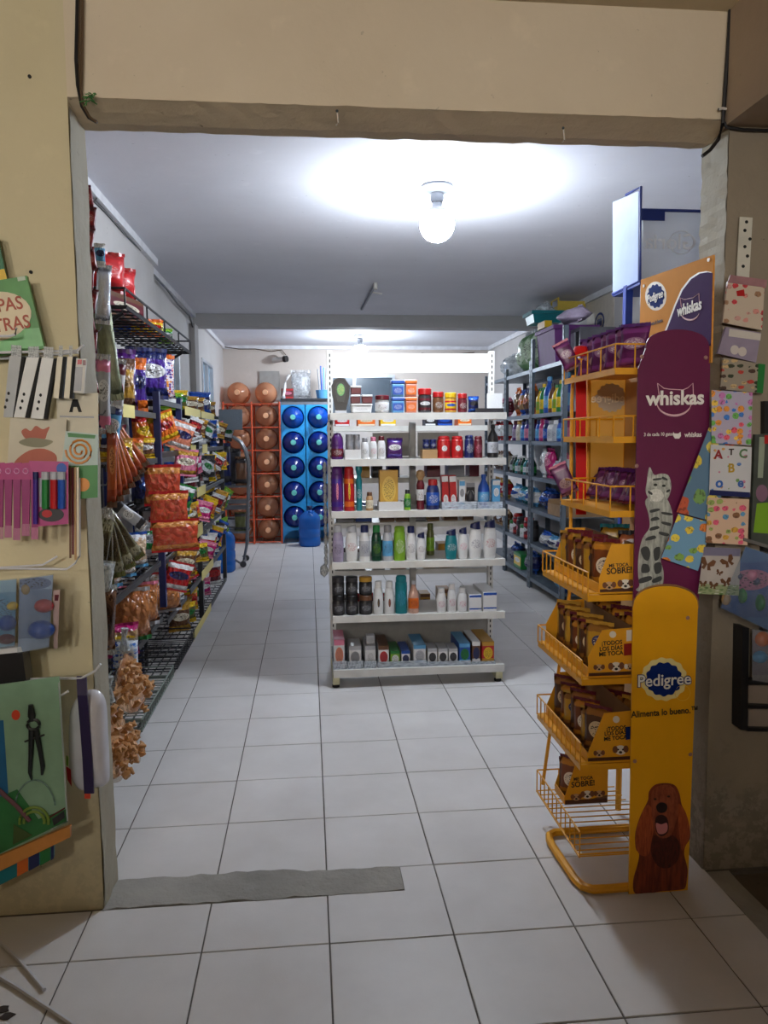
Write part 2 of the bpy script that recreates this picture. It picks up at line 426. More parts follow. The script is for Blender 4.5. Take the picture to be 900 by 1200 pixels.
# ceiling mouldings
mould = plain('moulding', (222, 222, 226), 0.6)
struct('trim_7', MB().box((LW, WY1, CEIL - 0.045), (LW + 0.03, 5.4, CEIL)), mould)
struct('trim_8', MB().box((LW2, 5.4, CEIL - 0.045), (LW2 + 0.03, 7.68, CEIL)), mould)
struct('trim_9', MB().box((LW2, 7.88, CEIL - 0.045), (LW2 + 0.03, BACK, CEIL)), mould)
struct('trim_10', MB().box((LW2, BACK - 0.03, CEIL - 0.045), (RW, BACK, CEIL)), mould)
struct('trim_11', MB().box((RW - 0.03, WY1, CEIL - 0.05), (RW, BACK, CEIL)), mould)
# front room shell
struct('ceiling', MB().box((-3.2, -4.2, 2.505), (1.18, WY0, 2.62)), plaster('front_ceiling', (205, 190, 160), (180, 160, 128), 0.3))
struct('wall_box_beam', MB().box((1.178, -4.2, 2.2), (3.2, WY0, 2.62)), plaster('box_beam_paint', (176, 156, 134), (148, 128, 108), 0.4))
struct('wall_left', MB().box((-3.4, -4.2, -0.1), (-3.2, WY1, 2.6)), plaster('front_side_wall', (104, 94, 78), (80, 70, 56), 0.4))
struct('wall_right', MB().box((3.2, -4.2, -0.1), (3.4, WY1, 2.6)), cement_shaded)
struct('wall_behind', MB().box((-3.4, -4.4, -0.1), (3.4, -4.2, 2.6)), plaster('front_room_wall', (84, 76, 64), (64, 56, 46), 0.4))

# windows
alu = plain('aluminium', (196, 202, 210), 0.35, 0.7)
glass = plain('window_glass', (128, 156, 180), 0.25); glass_d = plain('dark_window_glass', (62, 76, 88), 0.3)
def window(name, n_, axis, a, b, c, d, at, mull, glass=glass):
    root = obj(name, None, None, None, loc=(at, (a + b) / 2, c) if axis == 'Y' else ((a + b) / 2, at, c)); root['kind'] = 'structure'
    def bx(n, p, q, z0, z1, t0, t1, m_):
        mb = MB().box((at + t0, p, z0), (at + t1, q, z1)) if axis == 'Y' else MB().box((p, at + t0, z0), (q, at + t1, z1))
        put(n, mb, m_, root)
    e = 0.035
    bx('window_frame', a, a + e, c, d, -0.05, 0.012, alu); bx('window_frame', b - e, b, c, d, -0.05, 0.012, alu)
    bx('window_frame', a + e, b - e, c, c + e, -0.05, 0.012, alu); bx('window_frame', a + e, b - e, d - e, d, -0.05, 0.012, alu)
    edges = [a + e] + mull + [b - e]
    for i, mm in enumerate(mull): bx('mullion', mm - 0.018, mm + 0.018, c + e, d - e, -0.05, 0.008, alu)
    for p, q in zip(edges[:-1], edges[1:]): bx('pane', p + (0.018 if p in mull else 0), q - (0.018 if q in mull else 0), c + e, d - e, -0.03, -0.024, glass)
window('window_1', 1, 'Y', *WINS[0], LW2, [6.15])
window('window_2', 2, 'Y', *WINS[1], LW2, [8.65])
window('window_3', 3, 'X', BW[0], BW[1], BW[2], BW[3], BACK, [0.62], glass_d)

# ------------------------------------------------------------------ lamps
hold_m = plain('porcelain_socket', (150, 154, 160), 0.4)
def bulb(label, x, y, zc, r, S_, tint):
    t = thing('ceiling_bulb', label, 'light bulb', (x, y, zc))
    k = 0
    put('ceiling_rose', MB().lathe([(0.0, zc), (0.075, zc), (0.078, zc - 0.012), (0.06, zc - 0.03), (0.035, zc - 0.036), (0, zc - 0.036)], 24, loc=(x, y, 0)), hold_m, t, True)
    put('socket', MB().lathe([(0.0, zc - 0.034), (0.03, zc - 0.036), (0.034, zc - 0.06), (0.028, zc - 0.078), (0, zc - 0.078)], 20, loc=(x, y, 0)), hold_m, t, True)
    zt = zc - 0.076
    put('neck', MB().lathe([(0.0, zt), (0.022, zt), (0.026, zt - 0.03), (0.0, zt - 0.03)], 16, loc=(x, y, 0)), hold_m, t, True)
    cz = zt - 0.02 - r; a0 = 0.95
    arc = lambda a: (r * math.sin(a), cz + r * math.cos(a))
    col_ = [(0.0, zt - 0.028), (0.027, zt - 0.029)] + [arc(.42 + (a0 - .42) * i / 5) for i in range(6)] + [(0, arc(a0)[1])]
    put('collar', MB().lathe(col_, 28, loc=(x, y, 0)), plain('bulb collar', (225, 225, 228), .4), t, True)
    prof = [(0.0, arc(a0)[1] - .0005)] + [(q[0], q[1] - .0005) for q in [arc(a0 + (PI - a0) * i / 12) for i in range(13)]]
    prof[-1] = (0.0, prof[-1][1])
    put('glass_globe', MB().lathe(prof, 28, loc=(x, y, 0)), emit('bulb_glow', tint, S_), t, True)
    return t
bulb('lit white bulb on the ceiling in front of the grey beam', 0.633, 3.76, CEIL, 0.083, BULB, BULB_TINT)
bulb('lit white bulb on the ceiling beyond the grey beam', 0.63, 9.2, CEIL, 0.083, BULB, BULB_TINT)
bulb('added unseen warm globe near the front room light blocker', -0.8, -2.2, 2.505, 0.12, FRONT_BULB * .33, FRONT_TINT)  # added, as is the pendant, so the front wall dims downwards
bulb('lit warm globe on the front room ceiling by the rear wall', -1.8, -4.0, 2.505, 0.12, FRONT_BULB, FRONT_TINT)
t = bulb('added unseen warm pendant globe by the front room rear wall', 0.5, -4.0, 2.18, 0.12, FRONT_BULB, FRONT_TINT)
put('cord', MB().tube([(0.5, -4.0, 2.18), (0.5, -4.0, 2.505)], .006, 8), hold_m, t)
# added unseen counter-high block that shades the front floor and lower wall
t = thing('shade_blocker', 'added unseen counter-shaped light blocker in the front room', 'counter', (-0.3, -0.57, 0))
woodm = plain('blocker_wood', (112, 84, 58), 0.5, bump=0.2)
put('blocker_body', MB().box((-2.6, -0.85, 0), (1.9, -0.32, 1.27)), woodm, t)
put('blocker_top', MB().box((-2.65, -0.9, 1.27), (1.94, -0.28, 1.30)), plain('blocker_top_wood', (150, 130, 104), 0.4), t)
# ================================================================== KIT OF SHOP GOODS (unit size: 1 wide, 1 deep, 1 high, base at z = 0, front = -Y)
def lm(prof, n=18, name='part', ang=40): return MB().lathe(prof, n).mesh(name, True, ang)
def ubox(a, b, bev=0.0): return MB().box(a, b).mesh('part', bevel=bev)
def bag_mesh(seed, n=8, mrows=9, flat=1.0):
    r = random.Random(seed); ph = [r.uniform(0, 6.28) for _ in range(6)]
    mb = MB(); vs = []; fs = []
    z0, z1 = 0.07, 0.93
    for side in (-1, 1):
        for j in range(mrows + 1):
            v = j / mrows; z = z0 + (z1 - z0) * v
            for i in range(n + 1):
                u = i / n - 0.5
                th = 0.5 * max(0, 1 - abs(2 * u) ** 2.6) ** 0.6 * max(0.0, math.sin(PI * v)) ** 0.55
                wr = 0.05 * math.sin(9 * v + 7 * u + ph[0] + side) + 0.05 * math.sin(17 * u - 6 * v + ph[1]) + 0.03 * math.sin(23 * v + ph[2] + 4 * u)
                x = u * (1 - 0.07 * math.sin(PI * v) + 0.02 * math.sin(11 * v + ph[3]))
                vs.append((x, side * th * (0.92 + wr * 2.0), z))
    st = (n + 1) * (mrows + 1)
    for sd in (0, 1):
        for j in range(mrows):
            for i in range(n):
                a = sd * st + j * (n + 1) + i
                fs.append((a, a + 1, a + n + 2, a + n + 1))
    mb.add(vs, fs)
    me = mb.mesh('bag'); bm = bmesh.new(); bm.from_mesh(me)
    bmesh.ops.remove_doubles(bm, verts=bm.verts, dist=1e-4); bmesh.ops.recalc_face_normals(bm, faces=bm.faces)
    bm.to_mesh(me); bm.free(); me.shade_smooth(); return me
def seal_mesh(z0, z1):
    vs = []; fs = []; n = 14
    for i in range(n + 1):
        u = i / n - 0.5; y = 0.02 * (1 if i % 2 else -1) + 0.05 * math.sin(i * 0.9)
        zz = (0.008 if i % 2 else 0)
        vs += [(u, y, z0 + (zz if z0 < 0.5 else 0)), (u, y, z1 - (zz if z0 > 0.5 else 0))]
    for i in range(n): fs.append((2 * i, 2 * i + 2, 2 * i + 3, 2 * i + 1))
    return MB().add(vs, fs).mesh('seal')
SEAL_B, SEAL_T = seal_mesh(0.0, 0.085), seal_mesh(0.915, 1.0)
BAGS = [bag_mesh(i) for i in range(5)]
def shampoo_cap_slant():
    mb = MB(); n = 18; vs = []
    for zf in (0, 1):
        for k_ in range(n):
            a = 2 * PI * k_ / n; x = 0.40 * math.cos(a) * (1 - 0.12 * zf); y = 0.40 * math.sin(a) * (1 - 0.1 * zf)
            vs.append((x, y, 0.79 - 0.08 * x if zf == 0 else 0.955 + 0.1 * x))
    fs = [tuple(range(n - 1, -1, -1)), tuple(range(n, 2 * n))] + [(k_, (k_ + 1) % n, n + (k_ + 1) % n, n + k_) for k_ in range(n)]
    return mb.add(vs, fs).mesh('cap', True, 50)
def bubble(seed=1):
    vs = []; fs = []; n = 14
    for j in range(5):
        t = j / 4; r = math.cos(t * PI / 2 * 0.94)
        for k_ in range(n): vs.append((0.38 * r ** 0.7 * math.cos(2 * PI * k_ / n), -0.1 - 0.4 * math.sin(t * PI / 2), 0.42 + 0.30 * r ** 0.7 * math.sin(2 * PI * k_ / n)))
    for j in range(4):
        for k_ in range(n): fs.append((j * n + k_, j * n + (k_ + 1) % n, (j + 1) * n + (k_ + 1) % n, (j + 1) * n + k_))
    fs.append(tuple(4 * n + k_ for k_ in range(n)))
    return MB().add(vs, fs).mesh('bubble', True, 60)
KIT = {
 'shampoo': [('body', lm([(0, 0), (.44, 0), (.49, .025), (.5, .5), (.47, .66), (.38, .78), (.30, .81), (0, .81)])), ('cap', lm([(0, .80), (.33, .80), (.36, .82), (.35, .97), (.31, 1), (0, 1)])), ('label', lm([(.502, .14), (.506, .15), (.504, .56), (.499, .57)]))],
 'slant': [('body', lm([(0, 0), (.36, 0), (.42, .04), (.5, .34), (.48, .58), (.40, .78), (0, .80)])), ('cap', shampoo_cap_slant()), ('label', lm([(.473, .22), (.505, .36), (.494, .52), (.482, .58)]))],
 'can': [('body', lm([(0, 0), (.47, 0), (.5, .015), (.5, .80), (.46, .83), (0, .83)])), ('cap', lm([(0, .82), (.44, .82), (.45, .95), (.36, .995), (0, 1)])), ('label', lm([(.502, .1), (.506, .11), (.506, .72), (.502, .73)]))],
 'jar': [('body', lm([(0, 0), (.45, 0), (.5, .05), (.5, .66), (.44, .74), (0, .76)])), ('lid', lm([(0, .74), (.48, .74), (.5, .76), (.5, .97), (.46, 1), (0, 1)], 22)), ('label', lm([(.502, .12), (.507, .13), (.507, .58), (.502, .59)]))],
 'flask': [('body', lm([(0, 0), (.46, 0), (.5, .03), (.5, .52), (.44, .64), (.24, .78), (.17, .84), (.17, .9), (0, .9)])), ('cap', lm([(0, .88), (.2, .88), (.21, .9), (.2, .99), (0, 1)])), ('label', lm([(.502, .15), (.506, .16), (.506, .46), (.502, .47)]))],
 'roller': [('body', lm([(0, 0), (.38, 0), (.44, .03), (.4, .3), (.46, .62), (.3, .74), (0, .76)])), ('cap', lm([(0, .72), (.22, .72), (.3, .76), (.5, .86), (.42, .96), (.2, 1), (0, 1)])), ('label', lm([(.405, .2), (.415, .3), (.44, .5), (.44, .52)]))],
 'dome': [('body', lm([(0, 0), (.42, 0), (.48, .03), (.5, .25), (.47, .48), (0, .5)])), ('cap', lm([(0, .48), (.47, .48), (.5, .56), (.45, .8), (.28, .96), (0, 1)])), ('label', lm([(.492, .1), (.504, .14), (.505, .36), (.495, .4)]))],
 'carton': [('box', ubox((-.5, -.5, 0), (.5, .5, 1), 0.012)), ('front_print', ubox((-.47, -.506, .03), (.47, -.498, .97))), ('side_print', ubox((-.506, -.46, .04), (-.498, .46, .96)))],
 'tub': [('body', MB().add([(-.44, -.44, 0), (.44, -.44, 0), (.44, .44, 0), (-.44, .44, 0), (-.48, -.48, .76), (.48, -.48, .76), (.48, .48, .76), (-.48, .48, .76)], [(0, 3, 2, 1), (4, 5, 6, 7), (0, 1, 5, 4), (1, 2, 6, 5), (2, 3, 7, 6), (3, 0, 4, 7)]).mesh('body', bevel=.04)), ('lid', ubox((-.5, -.5, .76), (.5, .5, 1), .05)), ('label', ubox((-.40, -.487, .14), (.40, -.462, .62)))],
 'bag': None,
 'pouch': None,
 'blister': [('card', ubox((-.5, -.08, 0), (.5, .08, 1))), ('bubble', bubble())],
 'tray': [('tray', MB().box((-.5, -.5, 0), (.5, .5, .08)).box((-.5, -.5, .08), (.5, -.488, 1)).box((-.5, .488, .08), (.5, .5, 1)).box((-.5, -.488, .08), (-.49, .488, 1)).box((.49, -.488, .08), (.5, .488, 1)).mesh('tray'))],
}
ITEMS = []
def item(kind, name, label, cat, loc, dims, mats, rot=(0, 0, 0), group=None, seed=None):
    """one packaged product: an empty at its base, parts below it"""
    rot = rot if isinstance(rot, (tuple, list)) else (0, 0, rot)
    seed = len(ITEMS) if seed is None else seed
    mats = list(mats) if isinstance(mats, (list, tuple)) else [mats]
    if kind in ('bag', 'pouch'):
        parts = [('body', BAGS[seed % 5]), ('top_seal', SEAL_T), ('bottom_seal', SEAL_B)]
    else: parts = KIT[kind]
    if len(parts) == 1:
        t = tag(obj(name, parts[0][1], mats[0], None, loc, rot, dims), label, cat, group)
    else:
        t = thing(name, label, cat, loc, rot, dims, group)
        for i, (pn, me) in enumerate(parts):
            mt = mats[i] if i < len(mats) else mats[0]
            if mt is None: continue
            obj(pn, me, mt, t)
    ITEMS.append(t); return t
CN = {'white': (236, 236, 236), 'cream': (232, 222, 196), 'grey': (150, 150, 154), 'lavender': (168, 156, 182), 'silver': (190, 192, 198), 'black': (26, 24, 26), 'charcoal': (52, 50, 54),
      'red': (190, 26, 30), 'maroon': (104, 22, 36), 'orange': (232, 112, 30), 'yellow': (240, 196, 30), 'gold': (200, 150, 50), 'brown': (110, 70, 42), 'tan': (186, 146, 98), 'pink': (228, 130, 160), 'magenta': (190, 30, 110),
      'purple': (88, 36, 118), 'violet': (70, 36, 140), 'navy': (24, 34, 92), 'blue': (28, 82, 178), 'sky': (96, 170, 220), 'teal': (16, 128, 138), 'green': (34, 128, 58), 'dark green': (18, 62, 42), 'lime': (128, 176, 40), 'olive': (96, 100, 50), 'salmon': (232, 140, 110)}
for _k in CN: CN[_k] = tuple(v * .92 for v in CN[_k])
def cm(c, rough=0.35): return plain('plain ' + c, CN[c], rough, var=0.03)
def pm(main, band, logo, **k):
    key = 'print %s %s %s %s' % (main, band, logo, sorted(k.items()))
    return pack(key, CN[main], CN[band], CN[logo] if logo else None, **k)
def lab(bg, ink): return pack('label %s %s' % (bg, ink), CN[bg], CN[bg], CN[bg], 0.5, (0.46, 0.42), ink=CN[ink])

# ================================================================== WHITE GONDOLA
steel = plain('white_steel', (214, 212, 206), 0.4, 0.0, 0.05)
steel_y = plain('worn_cream_steel', (206, 200, 160), 0.5, 0.0, 0.15)
slot_m = plain('dark_slot', (24, 24, 24), 0.8)
GX0, GX1, GF, GB = 0.115, 1.045, 4.0, 4.36
gz = [1.462, 1.222, 0.950, 0.680, 0.392, 0.098]
gon = thing('gondola_shelving', 'white steel gondola shelving full of toiletries standing on the tiles', 'shelving', ((GX0 + GX1) / 2, 4.2, 0))
def upright(x):
    u = put('upright', MB().box((x - .014, GB, 0), (x + .014, GB + .04, 1.82)), steel, gon)
    mb = MB()
    for k in range(54):
        z = 0.12 + k * 0.0314
        mb.box((x - .003, GB - .0012, z), (x + .003, GB - .0002, z + .017))
    put('slots', mb, slot_m, u)['kind'] = 'stuff'
upright(GX0 + .012); upright(GX1 + .006)
for i, z in enumerate(gz):
    th = 0.036 if i < 5 else 0.04
    mb = MB().box((GX0 + (.03 if i else .03) - .03, GF, z - th), (GX1, GF + .004, z)).box((GX0, GF + .004, z - .006), (GX1, GB - .002, z))
    mb.box((GX0, GF + .004, z - th), (GX0 + .003, GB - .002, z - .006)).box((GX1 - .003, GF + .004, z - th), (GX1, GB - .002, z - .006))
    sh = put('shelf' if i < 5 else 'base_deck', mb, steel, gon)
put('header_board', MB().box((GX0 + .028, GB + .012, 1.70), (GX1 - .010, GB + .028, 1.805)), plain('header_white', (240, 242, 246), 0.5, var=0.01), gon)
put('back_panel', MB().box((GX0 + .028, GB + .012, .10), (GX1 - .010, GB + .022, .33)), plain('grey_panel', (150, 148, 144), 0.5), gon)
put('back_panel', MB().box((GX0 + .25, GB + .012, 1.228), (0.575, GB + .022, 1.36)), plain('grey_panel', (150, 148, 144), 0.5), gon)
put('back_panel', MB().box((0.625, GB + .012, 1.228), (0.86, GB + .022, 1.36)), plain('grey_panel', (150, 148, 144), 0.5), gon)
put('centre_post', MB().box((.58, GB + .03, .1), (.615, GB + .065, 1.42)), plain('post_grey', (170, 168, 164), 0.45), gon)
for x in (GX0 + .012, GX1 - .03):
    put('base_foot', MB().box((x - .016, GF + .003, 0.02), (x + .02, GB, .058)), steel_y, gon)
    put('levelling_foot', MB().lathe([(0, 0), (.02, 0), (.02, .012), (.008, .016), (.008, .022), (0, .022)], 12, loc=(x, GF + .03, 0)), slot_m, gon, True)
# rear half of the gondola
rz = [1.40, 1.10, 0.84, 0.56, 0.30]
for z in rz:
    put('rear_shelf', MB().box((GX0, GB + .07, z - .03), (GX1, 4.74, z)), steel, gon)
put('end_panel', MB().box((GX0 - .004, 4.44, 0.0), (GX0, 4.46, 1.42)), steel, gon)
ORD = ['top', 'second', 'third', 'fourth', 'fifth', 'lowest']
def g_item(row, x0, x1, yt, kind, name, desc, cat, mats, d=None, dy=0.0, zoff=0.0, rot=0, group=None, where=None, yb=None):
    z = gz[row]; Y = GF + 0.012 + dy
    a, b = P(x0, 600, Y=Y).x, P(x1, 600, Y=Y).x
    wd = (b - a) * (0.97 if kind != 'tray' else 1.0); dd = d if d else min(wd, 0.09)
    h = P((x0 + x1) / 2, yt, Y=Y).z - z - zoff
    lb = '%s on the gondola\'s %s shelf' % (desc, ORD[row]) if where is None else desc + ' ' + where
    return item(kind, name, lb, cat, ((a + b) / 2, Y + dd / 2, z + zoff + 0.0004), (wd, dd, h), mats, rot, group)
# --- top shelf
grn = pack('green insert', (40, 44, 40), (40, 44, 40), (96, 160, 90), 0.6, (0.34, 0.30), ink=(220, 200, 120))
cpx = [(397, 442.5), (404, 443.5), (410, 452), (409.5, 463), (405.5, 481), (393.5, 481), (389.5, 463), (388.5, 452), (391.5, 445)]
c = P(399.5, 484, Y=4.03)
t = thing('toy_pack', 'black coffin-shaped pack with a green insert on the gondola\'s top shelf', 'toy pack', (c.x, 4.04, gz[0]))
put('case', px_slab(cpx, 4.03, .045), cm('black'), t)
put('insert', px_slab([(399.5 + (x - 399.5) * .62, 458 + (y - 460) * .62) for x, y in cpx], 4.028, .002), pack('green insert', (70, 120, 70), (96, 160, 90), (150, 110, 60), .4, (.3, .2), ink=(220, 200, 120)), t)
put('base', MB().box((c.x - .03, 4.03, gz[0] + .0004), (c.x + .03, 4.075, P(399, 480.5, Y=4.03).z)), cm('silver'), t)
for i, (x0, x1, yt, yb) in enumerate([(412, 438, 473, 484), (412, 424, 462.5, 473), (425, 438, 462.5, 473), (412, 425, 452, 462.5)]):
    z = P(420, yb, Y=4.02).z - gz[0]
    g_item(0, x0, x1, yt, 'tub', 'tub', ['wide white tub under the small lidded tubs', 'small dark tub with a white lid', 'small dark tub with a white lid', 'single dark tub topping the white tubs'][i], 'tub',
           [cm('white') if i == 0 else cm('maroon'), cm('white'), lab('white', 'grey') if i == 0 else cm('maroon')], zoff=max(0, z), d=0.10 if i == 0 else .055)
g_item(0, 441, 458, 463, 'jar', 'jar', 'clear jar with a maroon lid and a white label', 'jar', [plastic('clear jar', (220, 215, 210), .5), cm('maroon'), lab('white', 'maroon')])
zb = P(465, 465.5, Y=4.02).z - gz[0]
for i, (c, x0, x1) in enumerate((('blue', 459.5, 475), ('orange', 475.5, 489.5))):
    for k in range(2):
        g_item(0, x0, x1, 465.5 if k == 0 else 445, 'tub', 'tub', '%s square tub %s' % (c, 'at the bottom of its stack of two' if k == 0 else 'on top of its stack of two'), 'tub', [cm('sky' if i == 0 else 'salmon'), cm(c), lab(c, 'white')], zoff=0 if k == 0 else zb, d=.07)
g_item(0, 491, 507, 455, 'jar', 'jar', 'tall dark jar with a red lid', 'jar', [cm('charcoal'), cm('red'), pm('charcoal', 'maroon', 'white')])
g_item(0, 508, 521, 459, 'jar', 'jar', 'brown jar with a red lid', 'jar', [cm('brown'), cm('red'), lab('brown', 'white')])
g_item(0, 522, 536, 460, 'jar', 'jar', 'amber jar with a yellow lid', 'jar', [cm('gold'), cm('yellow'), pm('yellow', 'red', 'blue')])
g_item(0, 537, 548, 461, 'jar', 'jar', 'narrow red jar with a dark label', 'jar', [cm('maroon'), cm('red'), lab('maroon', 'white')])
g_item(0, 549, 562, 464, 'pouch', 'sachet_pack', 'blue gathered pack like a bow', 'pack', [pm('navy', 'blue', 'black'), cm('blue'), cm('navy')])
g_item(0, 557, 589, 478.5, 'tray', 'display_tray', 'low black display tray', 'tray', [cm('charcoal')], d=.16)
g_item(0, 570, 588, 461, 'carton', 'price_card', 'blank white card standing at the end', 'card', [cm('white'), cm('white'), cm('white')], d=.01, dy=0.2)
# --- second shelf
g_item(1, 389, 404, 507, 'dome', 'bottle', 'shiny purple domed bottle', 'bottle', [cm('purple'), cm('purple', .2), lab('maroon', 'white')])
g_item(1, 405, 424, 527, 'tray', 'display_tray', 'white display tray of grey jars', 'tray', [cm('white')], d=.10)
for k, (a, b) in enumerate(((406, 415), (415, 423))):
    g_item(1, a, b, 509, 'jar', 'jar', 'squat grey jar in the white display tray', 'jar', [cm('grey'), cm('grey'), lab('grey', 'brown')], zoff=.008, dy=.01, d=.04)
g_item(1, 424, 433, 513, 'shampoo', 'bottle', 'slim white bottle with a grey cap', 'bottle', [cm('white'), cm('grey'), lab('white', 'charcoal')])
g_item(1, 434, 443, 512, 'shampoo', 'bottle', 'slim white bottle with a pink cap', 'bottle', [cm('white'), cm('pink'), lab('white', 'pink')])
g_item(1, 443, 453, 511, 'shampoo', 'bottle', 'slim white bottle with a maroon cap', 'bottle', [cm('white'), cm('maroon'), lab('white', 'maroon')])
g_item(1, 454, 473, 513, 'pouch', 'sachet_pack', 'purple and white stand-up pouch', 'pouch', [pm('purple', 'violet', 'white'), cm('purple'), cm('purple')], d=.05)
g_item(1, 495, 513, 527, 'carton', 'carton', 'brown open carton under navy jars', 'carton', [cm('tan'), cm('tan'), cm('tan')], d=.08)
zc = P(504, 526, Y=4.02).z - gz[1]
for k, (a, b) in enumerate(((496, 504), (504, 512))):
    g_item(1, a, b, 515, 'jar', 'jar', 'small navy jar on the brown carton', 'jar', [cm('navy'), cm('navy'), lab('navy', 'white')], zoff=zc + .002, d=.04)
for k, (a, b) in enumerate(((513, 529), (529.5, 544))):
    g_item(1, a, b, 511, 'can', 'canister', 'red canister with a round white badge', 'canister', [cm('red'), cm('red'), pm('red', 'red', 'white', lr=(0.2, 0.2))], d=.06)
g_item(1, 545, 556, 510, 'can', 'canister', 'navy can with a white badge', 'can', [cm('navy'), cm('navy'), lab('navy', 'white')])
g_item(1, 556, 566, 511, 'can', 'canister', 'maroon can with a pale badge', 'can', [cm('maroon'), cm('maroon'), lab('maroon', 'pink')])
g_item(1, 572, 585, 497, 'flask', 'bottle', 'tall black bottle with a white label', 'bottle', [cm('black'), cm('black'), lab('silver', 'charcoal')])
# --- third shelf
g_item(2, 388.5, 403, 547, 'can', 'spray_can', 'tall purple spray can', 'spray can', [cm('purple'), cm('purple', .2), pm('purple', 'violet', 'pink', lr=(.1, .3))])
g_item(2, 403.5, 416, 547, 'can', 'spray_can', 'tall red-orange spray can', 'spray can', [cm('red'), cm('red', .2), pm('red', 'orange', 'yellow', lr=(.1, .3))])
g_item(2, 417, 425.5, 543, 'roller', 'spray_bottle', 'slim teal spray bottle', 'bottle', [cm('teal'), cm('teal'), lab('teal', 'white')])
g_item(2, 429, 438, 577, 'shampoo', 'bottle', 'small tan bottle with a cream label', 'bottle', [cm('tan'), cm('brown'), lab('cream', 'brown')])
g_item(2, 444, 473, 588, 'tray', 'display_tray', 'short white plastic tray under the yellow box', 'tray', [cm('white')], d=.09)
g_item(2, 445, 467, 551, 'carton', 'carton', 'yellow box with a black drawing', 'box', [cm('gold'), pack('yellow box print', (196, 150, 50), (196, 150, 50), (214, 176, 76), .5, (.4, .36), ink=(50, 36, 20)), cm('gold')], zoff=.008, dy=.01, d=.07)
g_item(2, 474, 482, 574, 'shampoo', 'bottle', 'small green bottle with a dark cap', 'bottle', [cm('lime'), cm('charcoal'), lab('green', 'white')])
g_item(2, 488, 499, 551, 'roller', 'bottle', 'waisted white and maroon bottle with a round tan cap', 'bottle', [cm('maroon'), cm('tan'), lab('white', 'maroon')])
g_item(2, 500, 516, 562, 'shampoo', 'bottle', 'navy mouthwash bottle with a red cap', 'bottle', [cm('navy', .15), cm('red'), lab('blue', 'white')], d=.05)
for k, x in enumerate((519, 528)):
    g_item(2, x, x + 8, 557, 'carton', 'carton', 'upright red and white toothpaste box', 'box', [cm('red'), pm('red', 'white', 'white', lc=.25), cm('red')], zoff=.006, d=.05, dy=.015, rot=(0.0, -.05, 0))
g_item(2, 538, 545, 563, 'carton', 'carton', 'upright white toothpaste box', 'box', [cm('white'), pm('white', 'sky', 'grey'), cm('white')], zoff=.006, d=.05, dy=.015)
g_item(2, 547, 557, 566, 'blister', 'blister_pack', 'dark blister pack with a white strip', 'pack', [pm('charcoal', 'grey', 'white'), cm('charcoal')], zoff=.006, d=.03, dy=.02)
g_item(2, 518, 558.5, 588, 'tray', 'display_tray', 'clear plastic tray of toothpaste boxes', 'tray', [clear('clear tray', (220, 228, 236), .45)], d=.09)
g_item(2, 561, 575, 556, 'flask', 'bottle', 'bright blue bottle with a blue cap', 'bottle', [cm('blue', .15), cm('blue'), lab('sky', 'white')], zoff=.006, dy=.012, d=.06)
g_item(2, 577, 586, 562, 'carton', 'carton', 'upright pale blue box', 'box', [cm('sky'), pm('sky', 'white', 'white'), cm('sky')], zoff=.006, d=.04, dy=.012)
g_item(2, 559.5, 589, 588, 'tray', 'display_tray', 'clear plastic tray of blue bottles', 'tray', [clear('clear tray', (220, 228, 236), .45)], d=.09)
# --- fourth shelf: shampoos
for x0, x1, yt, kind, c, cap, lb_, ink, desc in [
    (389, 402.5, 616, 'shampoo', 'lavender', 'silver', 'lavender', 'charcoal', 'lavender-grey shampoo bottle with a pale cap'),
    (404, 419.5, 615, 'slant', 'white', 'silver', 'white', 'red', 'white shampoo bottle with a silver cap and red print'),
    (420.5, 434, 616, 'shampoo', 'white', 'navy', 'silver', 'navy', 'white shampoo bottle with a navy cap and navy label'),
    (435, 447.5, 616, 'shampoo', 'dark green', 'green', 'dark green', 'lime', 'dark green shampoo bottle'),
    (448, 461, 616, 'shampoo', 'silver', 'grey', 'sky', 'charcoal', 'silver shampoo bottle with a blue-grey label'),
    (461.5, 475.5, 617, 'can', 'lime', 'lime', 'lime', 'white', 'lime green shampoo bottle'),
    (476, 488, 617, 'shampoo', 'white', 'navy', 'white', 'charcoal', 'slim white shampoo bottle with a wide navy cap'),
    (488.5, 499.5, 624, 'slant', 'white', 'navy', 'white', 'maroon', 'short white shampoo bottle with a navy cap'),
    (522, 537, 620, 'slant', 'teal', 'navy', 'teal', 'white', 'teal shampoo bottle with a navy cap'),
    (537.5, 549.5, 618, 'slant', 'white', 'navy', 'white', 'pink', 'white shampoo bottle with a navy cap and pink print'),
    (550, 566, 611, 'slant', 'white', 'navy', 'white', 'navy', 'large white shampoo bottle with a navy cap and navy print'),
    (567, 583.5, 609, 'slant', 'white', 'navy', 'white', 'red', 'large white shampoo bottle with a navy cap and red print')]:
    g_item(3, x0, x1, yt, kind, 'shampoo_bottle', desc, 'bottle', [cm(c, .25), cm(cap), lab(lb_, ink)], d=.042)
g_item(3, 500, 510, 614, 'shampoo', 'shampoo_bottle', 'olive green bottle set back', 'bottle', [cm('olive'), cm('olive'), lab('lime', 'dark green')], dy=.16)
